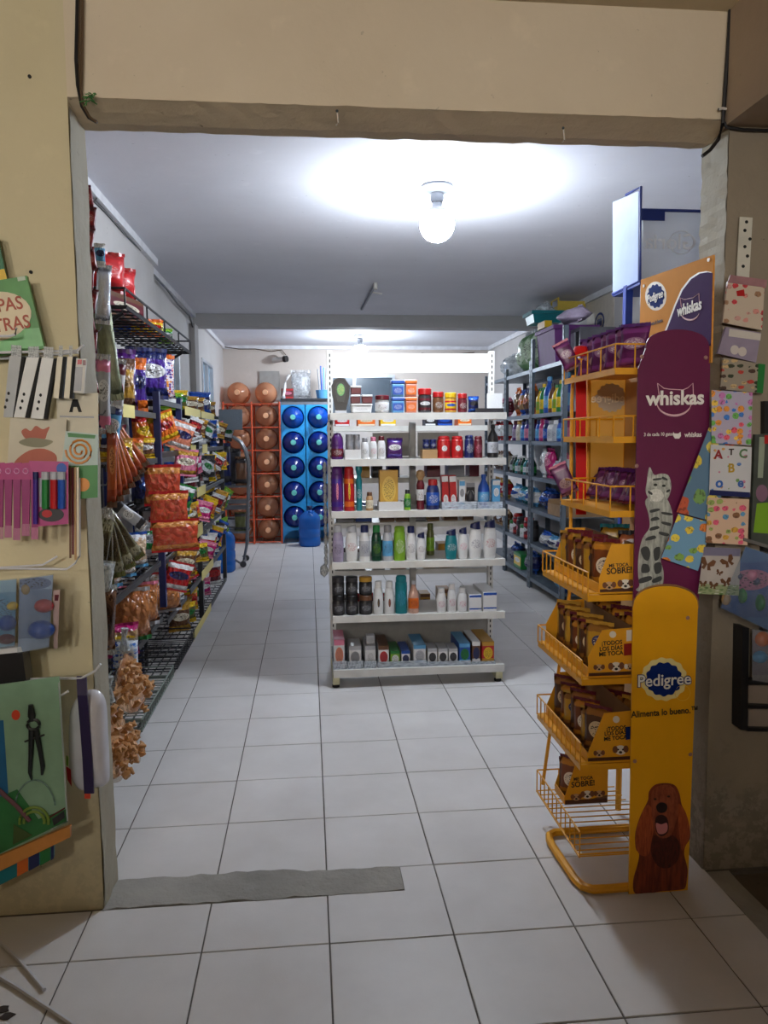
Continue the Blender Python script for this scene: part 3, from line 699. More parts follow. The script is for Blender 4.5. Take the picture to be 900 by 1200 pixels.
# --- fifth shelf
z2 = P(400, 698, Y=4.03).z - gz[4]
for k, (a, b) in enumerate(((388, 403), (404, 419), (420, 436))):
    brn = k == 2
    g_item(4, a, b, 698.5, 'jar', 'cream_jar', 'black cream jar %s' % ('with a brown lid below another' if brn else 'under another black jar'), 'jar', [cm('black', .15), cm('brown' if brn else 'black', .2), lab('charcoal', 'silver')], d=.066)
    g_item(4, a, b, 677, 'jar', 'cream_jar', 'black cream jar %s' % ('with an amber lid on its stack' if brn else 'on top of another black jar'), 'jar', [cm('black', .15), cm('gold' if brn else 'charcoal', .2), lab('charcoal', 'silver')], zoff=z2 + .001, d=.066)
for k, (a, b, ink) in enumerate(((437, 449, 'charcoal'), (450, 462, 'maroon'))):
    g_item(4, a, b, 682, 'shampoo', 'shampoo_bottle', 'white conditioner bottle with a %s drop mark' % ('dark' if k == 0 else 'red'), 'bottle', [cm('white'), cm('white'), pack('drop ' + ink, CN['white'], CN['white'], CN[ink], .5, (.12, .3), ink=CN['gold'])], d=.045)
g_item(4, 463, 477.5, 675, 'can', 'shampoo_bottle', 'teal bottle taller than its neighbours', 'bottle', [cm('teal', .2), cm('teal'), lab('teal', 'sky')], d=.05)
g_item(4, 478.5, 491.5, 681, 'flask', 'bottle', 'clear peach bottle with an orange label', 'bottle', [plastic('peach bottle', (236, 190, 170), .7), cm('silver'), lab('orange', 'maroon')], d=.05)
for k, (a, b, yt) in enumerate(((512, 524, 690), (525, 536, 685), (537, 549, 690))):
    g_item(4, a, b, yt, 'shampoo', 'deodorant_bottle', 'short white bottle with dark flower print', 'bottle', [cm('white'), cm('white'), lab('white', ('green', 'magenta', 'charcoal')[1])], d=.05)
for k, (a, b, yt) in enumerate(((550, 565.5, 697), (566.5, 583.5, 694))):
    g_item(4, a, b, yt, 'carton', 'soap_box', 'long white box with a blue wave', 'box', [cm('white'), pack('blue wave', CN['white'], CN['blue'], None, bands=((0, 1), (.12, 0), (.2, 1), (.86, 0))), cm('white')], d=.26)
# --- lowest shelf: soap boxes in clear trays
for a, b, yt, c, band, lg, desc, d in [
    (389, 402, 750, 'white', 'pink', 'salmon', 'pink and white soap box row', .22), (407, 422, 757, 'white', 'silver', 'grey', 'white and silver soap box row', .16), (426, 439, 757, 'white', 'silver', 'white', 'plain white soap box row', .2),
    (442, 455, 757, 'white', 'brown', 'red', 'white and brown soap box row', .24), (456.5, 468, 763, 'lime', 'green', 'white', 'lime green soap box row', .2), (469.5, 480, 763, 'white', 'blue', 'navy', 'white and blue soap box row', .2),
    (484, 499, 756, 'white', 'sky', 'silver', 'white and pale blue soap box row', .24), (501, 512.5, 760, 'white', 'silver', 'charcoal', 'white soap carton with dark lettering', .12), (513.5, 525, 760, 'white', 'silver', 'charcoal', 'white soap carton with dark lettering', .12), (526, 537, 760, 'white', 'silver', 'charcoal', 'white soap carton with dark lettering', .12),
    (538.5, 552, 754, 'blue', 'sky', 'green', 'blue soap box row with a green spot', .26), (554, 564, 752, 'brown', 'white', 'navy', 'brown and white soap box row', .26), (565.5, 580.5, 752, 'red', 'gold', 'yellow', 'red and gold soap box row', .28)]:
    g_item(5, a, b, yt, 'carton', 'soap_box', desc, 'box', [pm(c, band, lg, lc=.5), pm(c, band, lg, lc=.45, lr=(.4, .3)), cm(c)], d=d, dy=.02, zoff=.006)
g_item(5, 428, 438, 745.5, 'carton', 'soap_box', 'small silver box standing on the plain white soap boxes', 'box', [cm('silver'), lab('silver', 'grey'), cm('silver')], d=.06, dy=.05, zoff=P(430, 757, Y=4.03).z - gz[5] + .001)
for a, b in ((388, 404.5), (405.5, 424), (425, 440), (441, 500), (500.5, 552.8), (553.3, 582)):
    g_item(5, a, b, 775, 'tray', 'display_tray', 'clear plastic tray holding soap boxes', 'tray', [clear('clear tray', (220, 228, 236), .45)], d=.30, dy=.008)
# --- goods on the rear shelves seen through the gaps
rr = random.Random(11)
for zi, z in enumerate(rz):
    x = GX0 + .04
    while x < GX1 - .1:
        wd = rr.uniform(.06, .12); c = rr.choice([('gold', 'brown'), ('navy', 'blue'), ('grey', 'white'), ('charcoal', 'grey'), ('maroon', 'red'), ('tan', 'brown')] if zi > 0 else [('navy', 'blue'), ('yellow', 'white'), ('charcoal', 'white'), ('orange', 'cream'), ('red', 'white')])
        if not (0.78 < x < 1.0 and zi in (3, 4)) and abs(x + wd / 2 - .6) > .03:
            item('carton', 'carton', '%s carton with %s print on a rear gondola shelf' % c, 'box', (x + wd / 2, GB + .17, z + .0005), (wd * .95, .12, rr.uniform(.10, .17) if zi else .055), [cm(c[0]), pm(c[0], c[1], c[1]), cm(c[0])], rot=PI if zi % 2 else 0)
        x += wd + rr.uniform(.0, .05)
# strip of small sachets clipped to the side of the gondola
t = thing('clip_strip', 'hanging strip of small clear sachets clipped to the gondola side', 'clip strip', (GX0 - .025, 4.45, .5))
put('strip', MB().box((GX0 - .0075, 4.44, .48), (GX0 - .0055, 4.47, 1.2)), steel, t)
sm = clear('sachet film', (200, 200, 196), .7)
for k in range(11):
    z = .52 + k * .06
    o = obj('sachet', BAGS[k % 5], sm, t, loc=Vector((GX0 - .022 - (.012 if k == 0 else 0), 4.45, z)) - wloc(t), rot=(0, rr.uniform(-.1, .2), PI / 2), scale=(.055, .024 if k else .05, .085))
# ================================================================== GREY STEEL RACKS ON THE RIGHT WALL
gsteel = plain('grey_steel', (104, 116, 128), 0.42, 0.35, 0.1)
RX0, RX1 = 1.92, 2.38
RZ = [0.10, 0.40, 0.705, 0.985, 1.29, 1.52, 1.905]
def grey_rack(y0, y1, label, top):
    t = thing('steel_rack', label, 'shelving', ((RX0 + RX1) / 2, (y0 + y1) / 2, 0))
    for x, y, sx, sy in ((RX0, y0, 1, 1), (RX0, y1, 1, -1), (RX1, y0, -1, 1), (RX1, y1, -1, -1)):
        mb = MB().box((min(x, x + sx * .036), min(y, y + sy * .003), 0), (max(x, x + sx * .036), max(y, y + sy * .003), top))
        mb.box((min(x, x + sx * .003), min(y, y + sy * .036), 0), (max(x, x + sx * .003), max(y, y + sy * .036), top))
        p_ = put('post', mb, gsteel, t)
        if x == RX0:
            hs = MB()
            for k in range(int(top / .05)): hs.box((x - .0008, y + sy * .014, .03 + k * .05), (x - .0001, y + sy * .022, .05 + k * .05))
            put('bolt_holes', hs, slot_m, p_)['kind'] = 'stuff'
    for z in RZ:
        mb = MB().box((RX0 + .004, y0 + .004, z - .004), (RX1 - .004, y1 - .004, z)).box((RX0 + .004, y0 + .037, z - .032), (RX0 + .007, y1 - .037, z - .004))
        mb.box((RX1 - .007, y0 + .037, z - .032), (RX1 - .004, y1 - .037, z - .004))
        put('shelf', mb, gsteel, t)
    return t
grey_rack(5.69, 6.55, 'grey slotted steel rack carrying the purple storage bin on top', 2.16)
grey_rack(6.56, 7.42, 'grey slotted steel rack with green clear bags on top', 1.98)
grey_rack(7.43, 8.29, 'grey slotted steel rack at the far end of its row', 1.98)
def r_item(lv, ya, yb, h, kind, name, desc, cat, mats, d=.12, dx=0.0, zoff=0.0, where=None, group=None, tilt=0):
    z = RZ[lv] + zoff
    lb = desc + ' ' + (where or 'on the steel rack')
    return item(kind, name, lb, cat, (RX0 + .02 + dx + d / 2, (ya + yb) / 2, z + .0005), (abs(yb - ya) * .96, d, h), mats, (tilt, 0, -PI / 2), group)
def fill(lv, y0, y1, where, specs):
    """specs: (kind, name, desc, cat, mats, width, height, depth)"""
    y = y0 + .045; i = 0
    while y < y1 - .05:
        k_, nm, ds, ct, ms, wd, hh, dd = specs[i % len(specs)]; i += 1
        if y + wd > y1 - .03: break
        r_item(lv, y, y + wd, hh, k_, nm, ds, ct, ms, dd, where=where); y += wd + .012
bot = lambda c, cap, l, ink: [cm(c), cm(cap), lab(l, ink)]
bg = lambda a, b, c: [pm(a, b, c, crinkle=.55, rough=.24), cm(b), cm(b)]
near, far, end_, bh = 'on the rack below the purple bin', 'on the rack below the green bags', 'on the farthest steel rack', 'on the rack behind the yellow stand'
NY, FY, EY, BY = (5.69, 6.55), (6.56, 7.42), (7.43, 8.29), (4.82, 5.68)
for (a, b), wh in ((NY, near),):
    fill(5, a, b, wh, [('flask', 'cleaner_bottle', 'blue cleaner bottle with a blue cap', 'bottle', bot('blue', 'sky', 'sky', 'white'), .12, .30, .10), ('flask', 'cleaner_bottle', 'green bottle with a yellow label', 'bottle', bot('green', 'yellow', 'yellow', 'green'), .09, .25, .08), ('flask', 'cleaner_bottle', 'yellow bottle with a green cap', 'bottle', bot('yellow', 'green', 'lime', 'red'), .09, .22, .08), ('flask', 'cleaner_bottle', 'brown bottle with a yellow label', 'bottle', bot('brown', 'charcoal', 'yellow', 'brown'), .09, .24, .08)])
    fill(4, a, b, wh, [('shampoo', 'softener_bottle', 'magenta softener bottle', 'bottle', bot('magenta', 'magenta', 'pink', 'maroon'), .09, .19, .08), ('shampoo', 'softener_bottle', 'blue softener bottle', 'bottle', bot('blue', 'navy', 'sky', 'navy'), .10, .18, .08), ('shampoo', 'softener_bottle', 'silver softener bottle', 'bottle', bot('silver', 'white', 'silver', 'navy'), .11, .17, .09), ('shampoo', 'softener_bottle', 'pale grey softener bottle', 'bottle', bot('white', 'grey', 'silver', 'charcoal'), .11, .17, .09), ('shampoo', 'softener_bottle', 'navy softener bottle', 'bottle', bot('navy', 'purple', 'blue', 'white'), .10, .18, .08)])
    fill(3, a, b, wh, [('bag', 'detergent_bag', 'white and pink detergent bag', 'bag', bg('white', 'pink', 'magenta'), .17, .22, .10), ('bag', 'detergent_bag', 'low white detergent bag', 'bag', bg('white', 'silver', 'magenta'), .15, .15, .10), ('bag', 'detergent_bag', 'magenta detergent bag', 'bag', bg('magenta', 'magenta', 'pink'), .19, .25, .10), ('bag', 'detergent_bag', 'plain white detergent bag', 'bag', bg('white', 'white', 'grey'), .10, .24, .09)])
    fill(1, a, b, wh, [('bag', 'napkin_pack', 'white and purple napkin pack', 'pack', bg('white', 'lavender', 'purple'), .22, .15, .14), ('bag', 'napkin_pack', 'white and navy napkin pack', 'pack', bg('white', 'sky', 'navy'), .22, .12, .14), ('bag', 'napkin_pack', 'silver and blue napkin pack', 'pack', bg('silver', 'blue', 'white'), .2, .13, .14)])
fill(5, *FY, far, [('bag', 'coffee_bag', 'brown and orange bag', 'bag', bg('brown', 'orange', 'tan'), .15, .27, .10), ('bag', 'coffee_bag', 'brown and navy bag', 'bag', bg('brown', 'navy', 'salmon'), .15, .25, .1), ('bag', 'coffee_bag', 'tan bag with a blue band', 'bag', bg('tan', 'blue', 'orange'), .15, .24, .1)])
fill(4, *FY, far, [('shampoo', 'softener_bottle', 'purple softener bottle', 'bottle', bot('purple', 'maroon', 'lavender', 'maroon'), .12, .19, .09), ('shampoo', 'softener_bottle', 'violet softener bottle', 'bottle', bot('violet', 'navy', 'pink', 'navy'), .12, .19, .09), ('shampoo', 'softener_bottle', 'blue softener bottle', 'bottle', bot('blue', 'navy', 'sky', 'navy'), .12, .18, .09), ('shampoo', 'softener_bottle', 'cream softener bottle', 'bottle', bot('cream', 'gold', 'cream', 'olive'), .14, .19, .09)])
fill(3, *FY, far, [('flask', 'small_bottle', 'dark green small bottle', 'bottle', bot('dark green', 'white', 'green', 'white'), .08, .17, .07), ('flask', 'small_bottle', 'charcoal small bottle', 'bottle', bot('charcoal', 'white', 'silver', 'green'), .08, .16, .07), ('flask', 'small_bottle', 'teal small bottle', 'bottle', bot('teal', 'white', 'white', 'teal'), .08, .15, .07)])
fill(2, *FY, far, [('bag', 'diaper_pack', 'white and pale blue pack', 'pack', bg('white', 'sky', 'blue'), .24, .17, .16), ('bag', 'diaper_pack', 'pale blue and teal pack', 'pack', bg('sky', 'teal', 'white'), .24, .16, .16)])
fill(1, *FY, far, [('can', 'tin', 'black tin with a pink badge', 'tin', [cm('black'), cm('charcoal'), pm('charcoal', 'black', 'pink', lr=(.2, .2))], .11, .18, .10), ('can', 'tin', 'maroon tin with a white badge', 'tin', [cm('maroon'), cm('red'), pm('maroon', 'red', 'white')], .11, .2, .10), ('jar', 'jar', 'white jar with a green lid', 'jar', [cm('white'), cm('green'), lab('white', 'green')], .11, .12, .10)])
fill(0, *FY, far, [('bag', 'detergent_bag', 'blue net bag', 'bag', bg('navy', 'blue', 'grey'), .25, .2, .16), ('carton', 'crate_box', 'green and yellow box', 'box', [cm('green'), pm('yellow', 'green', 'white'), cm('green')], .25, .14, .2)])
for lv in (1, 2, 3, 4, 5):
    fill(lv, *EY, end_, [('bag', 'grocery_bag', ('brown', 'red', 'cream', 'white', 'maroon')[lv - 1] + ' grocery bag', 'bag', bg(('brown', 'red', 'cream', 'white', 'maroon')[lv - 1], ('tan', 'gold', 'brown', 'red', 'pink')[lv - 1], 'white'), .2, .2, .12)])
fill(2, 6.12, 6.55, near, [('bag', 'sack', 'crumpled blue sack', 'bag', bg('navy', 'blue', 'blue'), .30, .19, .2)])
# open brown carton with small goods (third shelf up, near rack)
t = thing('open_carton', 'open brown cardboard tray on the rack below the purple bin', 'box', (RX0 + .19, 5.9, RZ[2]))
cb = plain('cardboard', (150, 118, 84), .8, var=.1)
x0, x1, y0, y1, z0 = RX0 + .01, RX0 + .36, 5.74, 6.06, RZ[2] + .001
for nm, a, b in (('bottom', (x0, y0, z0), (x1, y1, z0 + .004)), ('side', (x0, y0, z0 + .004), (x0 + .004, y1, z0 + .09)), ('side', (x1 - .004, y0, z0 + .004), (x1, y1, z0 + .09)), ('side', (x0 + .004, y0, z0 + .004), (x1 - .004, y0 + .004, z0 + .12)), ('side', (x0 + .004, y1 - .004, z0 + .004), (x1 - .004, y1, z0 + .12))):
    put(nm, MB().box(a, b), cb, t)
r_item(0, 5.78, 6.0, .16, 'bag', 'detergent_bag', 'pale blue detergent bag', 'bag', bg('sky', 'blue', 'white'), .14, where=near)
# white and blue bag leaning at the end of the near rack
# top of the racks
tz = RZ[6]
def bin_(label, x0, x1, y0, y1, z0, h, mat, rim):
    t = thing('storage_bin', label, 'bin', ((x0 + x1) / 2, (y0 + y1) / 2, z0)); e = .02
    mb = MB().add([(x0 + e, y0 + e, z0), (x1 - e, y0 + e, z0), (x1 - e, y1 - e, z0), (x0 + e, y1 - e, z0), (x0, y0, z0 + h), (x1, y0, z0 + h), (x1, y1, z0 + h), (x0, y1, z0 + h)], [(0, 3, 2, 1), (0, 1, 5, 4), (1, 2, 6, 5), (2, 3, 7, 6), (3, 0, 4, 7)])
    b = put('body', mb, mat, t)
    put('rim', MB().box((x0 - .012, y0 - .012, z0 + h - .03), (x0, y1 + .012, z0 + h)).box((x1, y0 - .012, z0 + h - .03), (x1 + .012, y1 + .012, z0 + h)).box((x0, y0 - .012, z0 + h - .03), (x1, y0, z0 + h)).box((x0, y1, z0 + h - .03), (x1, y1 + .012, z0 + h)), rim, t)
    put('handle', MB().box((x0 + .1, y0 - .02, z0 + h * .72), (x1 - .1, y0 - .002, z0 + h * .8)), rim, t)
    return t
bin_('purple plastic storage bin on top of the grey steel rack', 1.945, 2.30, 6.0, 6.48, tz + .001, .30, plain('purple plastic', (98, 42, 110), .6), plain('purple plastic', (98, 42, 110), .6))
crumple = clear('crumpled film', (215, 222, 226), .6, .2)
item('bag', 'plastic_bag', 'large silver plastic bag sitting in the purple bin', 'bag', (2.12, 6.24, tz + .02), (.32, .24, .27), [crumple, crumple, crumple], (0, 0, -PI / 2))
item('bag', 'plastic_bag', 'lilac plastic bag piled on the purple bin', 'bag', (2.10, 6.0, tz + .31), (.40, .24, .12), [plain('lilac film', (196, 180, 206), .4)] * 3, (0, 0, -PI / 2))
item('carton', 'carton', 'small yellow open box lying on the bags over the bin', 'box', (1.965, 6.32, tz + .312), (.20, .06, .055), [cm('yellow'), cm('gold'), cm('yellow')], (0, 0, -PI / 2))
grb = pack('green clear bag', (150, 176, 140), (110, 150, 104), (196, 214, 186), .5, (.4, .3), blotch=(90, 130, 84))
for i, y in enumerate((6.68, 6.92, 7.16)):
    item('bag', 'plastic_bag', 'tall green patterned bag of goods on top of the far steel rack', 'bag', (2.08, y, tz + .001), (.22, .24, .40), [grb, cm('silver'), cm('silver')], (0, 0, -PI / 2))
bin_('teal plastic basket piled on the green bags', 1.94, 2.22, 6.58, 6.84, tz + .405, .10, cm('teal'), cm('teal'))
item('bag', 'plastic_bag', 'grey plastic sack lying in the teal basket', 'bag', (2.08, 6.71, tz + .412), (.20, .20, .18), [crumple] * 3, (0, 0, -PI / 2))
item('bag', 'plastic_bag', 'clear sack slumped on the farthest rack', 'bag', (2.10, 7.7, tz + .001), (.5, .3, .26), [crumple] * 3, (0, 0, -PI / 2))
# yellow open crate high up by the ceiling
t = thing('wall_crate', 'small yellow crate sitting high on the wall bracket under the ceiling', 'crate', (2.30, 6.6, 2.38))
c0 = P(652, 359, X=2.2)
ym = plain('yellow plastic', (210, 180, 70), .5)
y0, y1, z0, z1 = c0.y - .10, c0.y + .10, c0.z - .07, c0.z + .06
t.location = (2.3, c0.y, z0)
put('base', MB().box((2.18, y0, z0), (2.43, y1, z0 + .012)), ym, t)
put('side', MB().box((2.18, y0, z0 + .012), (2.192, y1, z0 + .06)), ym, t)
for y in (y0, y1 - .012):
    put('post', MB().box((2.18, y, z0 + .06), (2.192, y + .012, z1)), ym, t)
put('top_rail', MB().box((2.18, y0 + .012, z1 - .012), (2.192, y1 - .012, z1)), ym, t)
put('end_panel', MB().box((2.192, y0, z0 + .012), (2.43, y0 + .01, z1 - .03)), ym, t)
put('bracket', MB().box((2.25, c0.y - .015, z0 - .03), (2.45, c0.y + .015, z0)), gsteel, t)
# grey metal box on the near rack's top
t = thing('metal_cabinet', 'grey metal appliance box beside the purple bin on the rack', 'box', (2.2, 5.83, tz))
put('body', MB().box((2.06, 5.74, tz + .001), (2.34, 5.95, tz + .25)), plain('dark grey metal', (92, 92, 98), .4, .3), t)
put('front_slot', MB().box((2.058, 5.76, tz + .06), (2.06, 5.82, tz + .22)), slot_m, t)
put('front_panel', MB().box((2.054, 5.84, tz + .03), (2.06, 5.93, tz + .22)), plain('pale metal', (170, 176, 184), .4, .3), t)
# poster with a ring logo on the right wall
c = P(702, 378, X=2.44)
t = thing('wall_poster', 'pale poster with a blue ring emblem on the right wall', 'poster', (2.446, c.y, c.z - .2))
put('sheet', MB().box((2.444, c.y - .3, c.z - .35), (2.449, c.y + .3, c.z + .22)), plain('pale poster', (206, 196, 182), .5), t)
ring = MB(); n = 28
vs = []; 
for k in range(n):
    a = 2 * PI * k / n
    for rad in (.11, .085): vs.append((2.443, c.y + rad * math.cos(a), c.z + .75 * rad * math.sin(a)))
ring.add(vs, [(2 * k, 2 * ((k + 1) % n), 2 * ((k + 1) % n) + 1, 2 * k + 1) for k in range(n)])
put('emblem_ring', ring, plain('emblem blue', (44, 62, 130), .5), t)
put('emblem_centre', MB().box((2.442, c.y - .05, c.z - .03), (2.4435, c.y + .05, c.z + .03)), plain('emblem blue', (44, 62, 130), .5), t)

# ================================================================== WATER BOTTLE RACKS
peach = plastic('peach bottle plastic', (240, 178, 138), .4, .14); peach_cap = plain('peach cap', (236, 176, 132), .4)
navy_p = plastic('blue bottle plastic', (10, 40, 128), .86, .08); navy_lit = plastic('bright blue bottle plastic', (18, 84, 190), .8, .08)  # second blue is a lighter copy, painting the top jugs as lit
mint = plain('mint cap', (110, 206, 196), .4)
JUG = [(0, 0), (.118, 0), (.134, .02), (.135, .10), (.129, .112), (.129, .125), (.135, .137), (.135, .20), (.129, .212), (.129, .225), (.135, .237), (.135, .33), (.128, .36), (.10, .395), (.06, .425), (.033, .44), (.029, .47), (0, .47)]
JUG_ME = MB().lathe(JUG, 28).mesh('jug', True, 60)
CAP_ME = MB().lathe([(0, .445), (.033, .445), (.035, .45), (.034, .49), (.03, .495), (0, .495)], 16).mesh('cap', True)
HANDLE_ME = MB().tube([(.02, -.05, .42), (.03, -.09, .44), (0, -.115, .415), (-.03, -.09, .44), (-.02, -.05, .42)], .009, 6).mesh('handle', True)
def jug(label, loc, rot, mat, cap, group=None, handle=False):
    t = thing('water_jug', label, 'water jug', loc, rot, (1, 1, 1), group)
    obj('bottle', JUG_ME, mat, t); obj('cap', CAP_ME, cap, t)
    if handle: obj('handle', HANDLE_ME, mat, t)
    return t
orange = plain('orange paint', (206, 84, 48), .45)
OY = 9.72
ORK = thing('jug_rack', 'orange tube rack of clear water jugs against the back wall', 'rack', (-.70, 9.95, 0))
xs = [-1.04, -.695, -.35]; pitch_ = .288; z_base = .03
for x in xs:
    for y in (OY, 10.24): put('post', MB().tube([(x, y, 0), (x, y, 1.78)], .012, 8), orange, ORK, True)
for k in range(7):
    z = z_base + k * pitch_ - .008
    for y in (OY, 10.24): put('rail', MB().tube([(xs[0], y, z), (xs[2], y, z)], .008, 6), orange, ORK, True)
    for x in xs: put('side_rail', MB().tube([(x, OY, z), (x, 10.24, z)], .008, 6), orange, ORK, True)
    for x in (-.93, -.80, -.59, -.46): put('support', MB().tube([(x, OY, z), (x, 10.24, z)], .006, 6), orange, ORK, True)
for k in range(7):
    for j, x in enumerate((-.867, -.522)):
        jug('clear peach water jug, %s of the orange rack, %s' % (('floor row', 'second row up', 'third row up', 'fourth row up', 'fifth row up', 'sixth row up', 'on top')[k], ('wall-side column', 'column beside the blue rack')[j]), (x, 10.22, z_base + k * pitch_ + .138), (PI / 2, 0, 0), peach, peach_cap, 'jugs on top of the orange rack' if k == 6 else 'jugs in the orange rack')
bluem = plain('blue rack panel', (30, 160, 232), .4)
BRK = thing('jug_rack', 'bright blue panel rack of dark blue water jugs', 'rack', (-.02, 9.95, 0))
bx = [-.185, .135]; bzs = [1.585 - .3135 * k for k in range(6)]; br = .142
for x in bx:
    for k, z in enumerate(bzs):
        hx = .148 if x < 0 else .16; zt = z + .157 if k else 1.66 + .08; zb_ = max(z - .157, 0.002); n = 32; vs = []; fs = []
        zc_ = max(z, 0.15) if k == 5 else z
        for i in range(n):
            a = 2 * PI * i / n; ca, sa = math.cos(a), math.sin(a)
            q = max(abs(ca), abs(sa)); ex, ez = ca / q, sa / q
            X_ = x + ex * hx; Z_ = z + (ez * (zt - z) if ez > 0 else ez * (z - zb_))
            cx_, cz_ = x + br * ca, z + br * sa
            cz_ = max(cz_, zb_ + .001)
            for yy in (9.76, 9.775): vs += [(cx_, yy, cz_), (X_, yy, Z_)]
        for i in range(n):
            j = (i + 1) % n
            fs += [(4 * i, 4 * i + 1, 4 * j + 1, 4 * j), (4 * i + 2, 4 * j + 2, 4 * j + 3, 4 * i + 3), (4 * i, 4 * j, 4 * j + 2, 4 * i + 2), (4 * i + 1, 4 * i + 3, 4 * j + 3, 4 * j + 1)]
        put('front_panel', MB().add(vs, fs), bluem, BRK)
        if k < 5:
            zz = max(z, .139)
            jug('%s blue water jug, row %s of the blue rack, %s column' % ('bright' if k == 0 else 'dark', ('five up', 'four up', 'three up', 'two up', 'one up')[k], 'orange-rack side' if x < 0 else 'gondola side'), (x, 10.13, zz), (PI / 2, 0, 0), navy_lit if k == 0 else navy_p, mint, '%s jugs in the blue rack' % ('bright' if k == 0 else 'dark'))
for x in (-.333, .295): put('side_panel', MB().box((x - .003, 9.762, 0), (x + .003, 10.2, 1.80)), bluem, BRK)
put('top_board', MB().box((-.335, 9.74, 1.80), (.30, 10.22, 1.82)), plain('dark board', (40, 42, 50), .5), BRK)
put('head_panel', MB().box((-.34, 9.764, 1.742), (.29, 9.775, 1.80)), plain('grey head panel', (120, 124, 132), .5), BRK)
put('back_board', MB().box((-.34, 10.195, 0.0), (.29, 10.2, 1.8)), bluem, BRK)
jug('blue water jug standing on the floor before the blue rack', (.0, 9.46, 0), (0, 0, .3), plastic('standing jug blue', (34, 112, 206), .75, .08), cm('navy'), None, True)
jug('blue water jug standing on the floor beside the wheeled wire stand', (-.88, 7.75, 0), (0, 0, .8), plastic('standing jug blue', (34, 112, 206), .75, .08), cm('navy'), None, True)
# things on top of the blue rack
t = thing('leaning_board', 'grey board leaning on the back wall over the orange rack', 'board', (-.5, 10.27, 1.8))
put('board', MB().box((-.62, 10.272, 1.82), (-.36, 10.29, 2.20)), plain('grey_panel', (150, 148, 144), .5), t)
item('carton', 'carton', 'small maroon box on top of the blue rack', 'box', (-.25, 9.95, 1.8205), (.15, .14, .13), [cm('maroon'), pm('maroon', 'red', 'pink'), cm('maroon')])
item('bag', 'plastic_bag', 'clear plastic bag leaning on the wall over the blue rack', 'bag', (-.08, 10.1, 1.8205), (.26, .14, .38), [clear('bag film', (230, 234, 238), .4)] * 3)
t = thing('hose_coil', 'white curved hose on top of the blue rack', 'hose', (-.27, 9.86, 1.82))
put('hose', MB().tube([(-.30, 9.82, 1.83), (-.29, 9.86, 1.90), (-.28, 9.86, 2.0), (-.25, 9.87, 2.08), (-.22, 9.88, 2.12)], .018, 8), cm('white'), t, True)
put('coupling', MB().lathe([(0, 1.8205), (.025, 1.8205), (.025, 1.85), (0, 1.85)], 12, loc=(-.30, 9.82, 0)), cm('silver'), t, True)
t = thing('straw_tub', 'pale blue plastic tub of blue tubes on the blue rack', 'tub', (.2, 9.9, 1.82))
put('tub', MB().lathe([(0, 1.8205), (.08, 1.8205), (.095, 1.93), (.09, 1.93), (.078, 1.83), (0, 1.83)], 18, loc=(.2, 9.9, 0)), plastic('sky tub', (110, 180, 230), .7), t, True)
for k, (dx, hh, c_) in enumerate(((-.05, .36, 'grey'), (-.02, .4, 'blue'), (0.01, .38, 'sky'), (.04, .36, 'silver'), (.06, .33, 'silver'))):
    put('tube', MB().tube([(.2 + dx * .8, 9.9, 1.835), (.2 + dx * 1.3, 9.9 + .01 * k, 1.835 + hh)], .010, 8), cm(c_), t, True)

# ================================================================== WHEELED WIRE STAND by the jug racks
chrome = plain('worn chrome', (120, 122, 126), .35, .6)
t = thing('wire_stand', 'wheeled wire display stand with a curved tube and dark hanging bags', 'stand', (-.86, 7.95, 0))
cy = 7.95
def pt(px, py, y=cy): v = P(px, py, Y=y); return (v.x, v.y, v.z)
arch = [pt(254, 516), pt(262, 511), pt(272, 512), pt(281, 518), pt(287, 528), pt(290.5, 542), pt(291, 560), pt(290, 600), pt(289, 640), pt(286, 655), pt(283, 660)]
put('arched_tube', MB().tube(arch, .014, 8), chrome, t, True)
put('arched_tube', MB().tube([(x - .02, y + .42, z) for x, y, z in arch], .014, 8), chrome, t, True)
for py in (571, 590, 597, 625):
    a, b = pt(243, py), pt(290, py); mb = MB()
    for k in range(8): mb.tube([(a[0], cy + .06 * k, a[2]), (b[0], cy + .06 * k, a[2])], .004, 4)
    mb.tube([(a[0], cy, a[2]), (a[0], cy + .42, a[2])], .008, 6).tube([(b[0], cy, b[2]), (b[0], cy + .42, b[2])], .008, 6).tube([a, (b[0], cy, a[2])], .009, 6)
    put('wire_shelf', mb, chrome, t, True)
put('base_tube', MB().tube([pt(270, 652), pt(283, 661), (pt(286, 660)[0], cy + .2, pt(286, 660)[2]), (pt(283, 660)[0], cy + .42, pt(283, 660)[2])], .012, 8), chrome, t, True)
for yy in (cy, cy + .42):
    x = pt(285, 664)[0]
    put('caster', MB().lathe([(0, -.012), (.03, -.012), (.034, 0), (.03, .012), (0, .012)], 14, axis='Y', loc=(x, yy, .035)), cm('charcoal'), t, True)
    x = pt(245, 664)[0]
    put('leg', MB().tube([(x, yy, .0), (x, yy, 1.25)], .012, 8), chrome, t, True)
for i, (px, py, w_, h_, c_) in enumerate([(250, 571, .14, .40, 'black'), (261, 571, .16, .44, 'navy'), (272, 571, .14, .38, 'charcoal'), (282, 571, .12, .30, 'brown'), (268, 625, .16, .13, 'silver'), (281, 625, .12, .2, 'olive')]):
    v = pt(px, py)
    item('bag', 'dark_bag', '%s bag stacked on the wheeled wire stand' % c_, 'bag', (v[0], cy + (.10 if i % 2 else .30), v[2] + .011), (w_, .11, h_), [pm(c_, 'charcoal', None), cm(c_), cm(c_)], (0, 0, .04 * i - .1))
item('carton', 'sign_plate', 'blank slate-grey sign plate at the end of the long snack rack', 'plate', (-.605, 6.2, 1.40), (.18, .02, .16), [plain('slate grey', (92, 104, 116), .55)] * 3)
